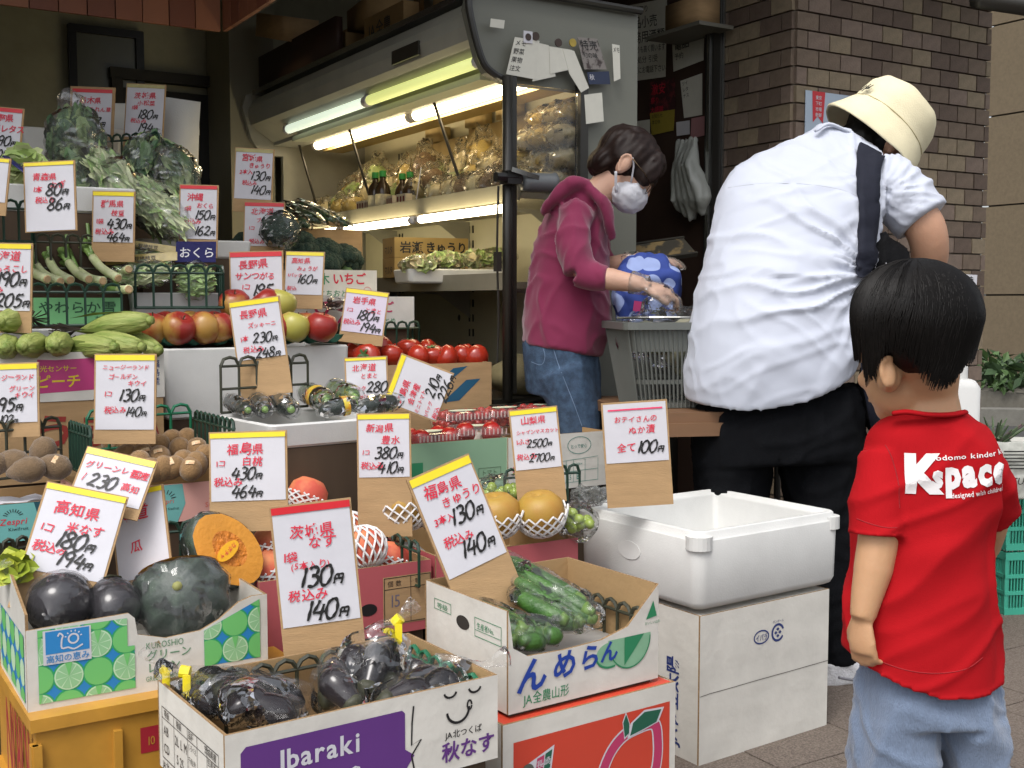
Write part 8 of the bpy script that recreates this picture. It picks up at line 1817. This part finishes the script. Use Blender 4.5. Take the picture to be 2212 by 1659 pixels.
jn, qj = garment('jeans', wo_, None, mb, mat('denim_blue', '#2c3e55', .8, .25, 40, .4, 500, col2='#46607c', thr=(.35, .75)), .009, fold([((.1, 0, 1), .006, 2, 12, (5, 5, 5))]), 2)
Bj = bvh(qj); part('side_seam', line_on(Bj, [L(1195, 745, 3.5), L(1212, 800, 3.5), L(1240, 870, 3.5), L(1262, 930, 3.5)], .0013, 0), mat('denim_seam', '#6a7f9a', .8, 0), wo_); part('pocket_seam', line_on(Bj, [L(1172, 745, 3.5), L(1180, 775, 3.5), L(1172, 795, 3.5), L(1150, 790, 3.5)], .0012, 0), MATS['denim_seam'], wo_)
for yy in (3.71, 3.85): sp_ = V(L(1222, 1300, yy).x, L(1222, 1300, yy).y, 0); shoe(wo_, sp_, 0, (1, -.1, 0))
# hair
mb = MB(); mb.ell(A3(0, -.02, .038), (.090, .108, .098), M3, 22, 16); mb.ell(A3(0, -.075, -.03), (.07, .045, .055), M3, 14, 10); mb.ell(A3(0, .055, .065), (.075, .05, .05), M3, 14, 10); mb.ell(A3(.055, .07, .03), (.025, .035, .05), M3, 10, 8); mb.ell(A3(-.055, .07, .03), (.025, .035, .05), M3, 10, 8)
q6 = fuse(mb, .0065, 1); displace(q6, lambda p, n: .007 * noise.noise(V((p - L(1352, 366, 3.72)).dot(M3.col[1]) * 60, p.y * 60, (p - L(1352, 366, 3.72)).dot(M3.col[2]) * 14)) - .001); part('hair', q6, hairw, wo_, True)
# near ear in front of the hair, mask, loops, spectacles
mb = MB(); sE = 1 if M3.col[0].y < 0 else -1
eC = A3(.094 * sE, -.008, -.012); mb.ell(eC, (.012, .02, .034), M3 @ rot(0, 10 * sE, 0), 12, 8); mb.tube(cr([A3(.104 * sE, .004, .012), A3(.108 * sE, -.012, .02), A3(.108 * sE, -.026, .006), A3(.104 * sE, -.02, -.022), A3(.1 * sE, -.004, -.042)], 3), .0045, 6); q7 = fuse(mb, .004, 1); part('ear', q7, skw, wo_, True)
mkm = mat('mask_white', '#c9cad0', .8, .05, 30, .2, 80); mb = MB(); mb.ell(A3(0, .052, -.058), (.066, .062, .058), M3, 26, 18)
mb.v = [tuple(Vector(v) + M3.col[1] * .012 * max(0, 1 - abs((Vector(v) - A3(0, 0, -.058)).dot(M3.col[0])) / .05)) for v in mb.v]; q8 = fuse(mb, .005, 1); displace(q8, lambda p, n: .003 * nz(p, 50) + .0025 * noise.noise(V((p - L(1352, 366, 3.72)).dot(M3.col[2]) * 90, 0, 0))); part('face_mask', q8, mkm, wo_, True)
mb = MB(); mb.tube(cr([A3(.066 * sE, .045, -.035), A3(.085 * sE, .02, .005), A3(.096 * sE, .0, .022)], 3), .0028, 6); mb.tube(cr([A3(.064 * sE, .03, -.09), A3(.084 * sE, .005, -.065), A3(.096 * sE, -.012, -.045)], 3), .0045, 6); part('mask_loops', mb, mkm, wo_, True)
gm_ = mat('spectacle_metal', '#5a4a38', .25, 0, metal=.9); mb = MB(); mb.tube([A3(.099 * sE, .0, .02), A3(.082 * sE, .06, .012), A3(.064 * sE, .098, .0)], .0016, 6)
for sd in (-1, 1): mb.tube([A3(.034 * sd + .026 * math.cos(t), .106 - abs(.034 * sd + .026 * math.cos(t)) * .12, -.006 + .019 * math.sin(t)) for t in [2 * math.pi * k / 18 for k in range(19)]], .0015, 5)
mb.tube([A3(-.01, .107, 0), A3(.01, .107, 0)], .0015, 5); part('spectacles', mb, gm_, wo_, True)
for sd in (-1, 1):
    mb = MB(); mb.ell(A3(.033 * sd, .083, .004), (.012, .01, .009), M3, 12, 8); e_ = part('eye', mb, mat('eye_white', '#b9b4ac', .3, 0), wo_, True); mb = MB(); mb.ell(A3(.033 * sd, .090, .002), (.006, .004, .006), M3, 10, 6); link('iris', mb.mesh('iris', [mat('iris_dark', '#1a120e', .2, 0)], True), e_)
glv = film('glove_film', haze=.18, rough=.2, scale=40, strength=.8, haze_col='#cfc4b8', fr=1.35)
mb = MB(); hand(mb, L(1390, 616, 3.53), (.95, .1, -.22), (.1, .3, -1), 1.04, .95, -1); mb.tube([L(1362, 610, 3.54), L(1390, 616, 3.53), L(1400, 618, 3.53)], [.036, .029, .03], 12); q9 = fuse(mb, .006, 1); displace(q9, lambda p, n: .0025 + .002 * nz(p, 70)); part('glove', q9, glv, wo_, True)
mb = MB(); hand(mb, L(1380, 562, 3.76), (1, -.1, .05), (.1, .1, -1), 1.0, .5); mb.tube([L(1352, 568, 3.79), L(1382, 562, 3.76)], [.034, .028], 12); q9 = fuse(mb, .006, 1); displace(q9, lambda p, n: .0025 + .002 * nz(p, 70)); part('glove', q9, glv, wo_, True)

wo_.scale = (.93, .93, .93); wo_.location = (.177, 3.49, .0745)
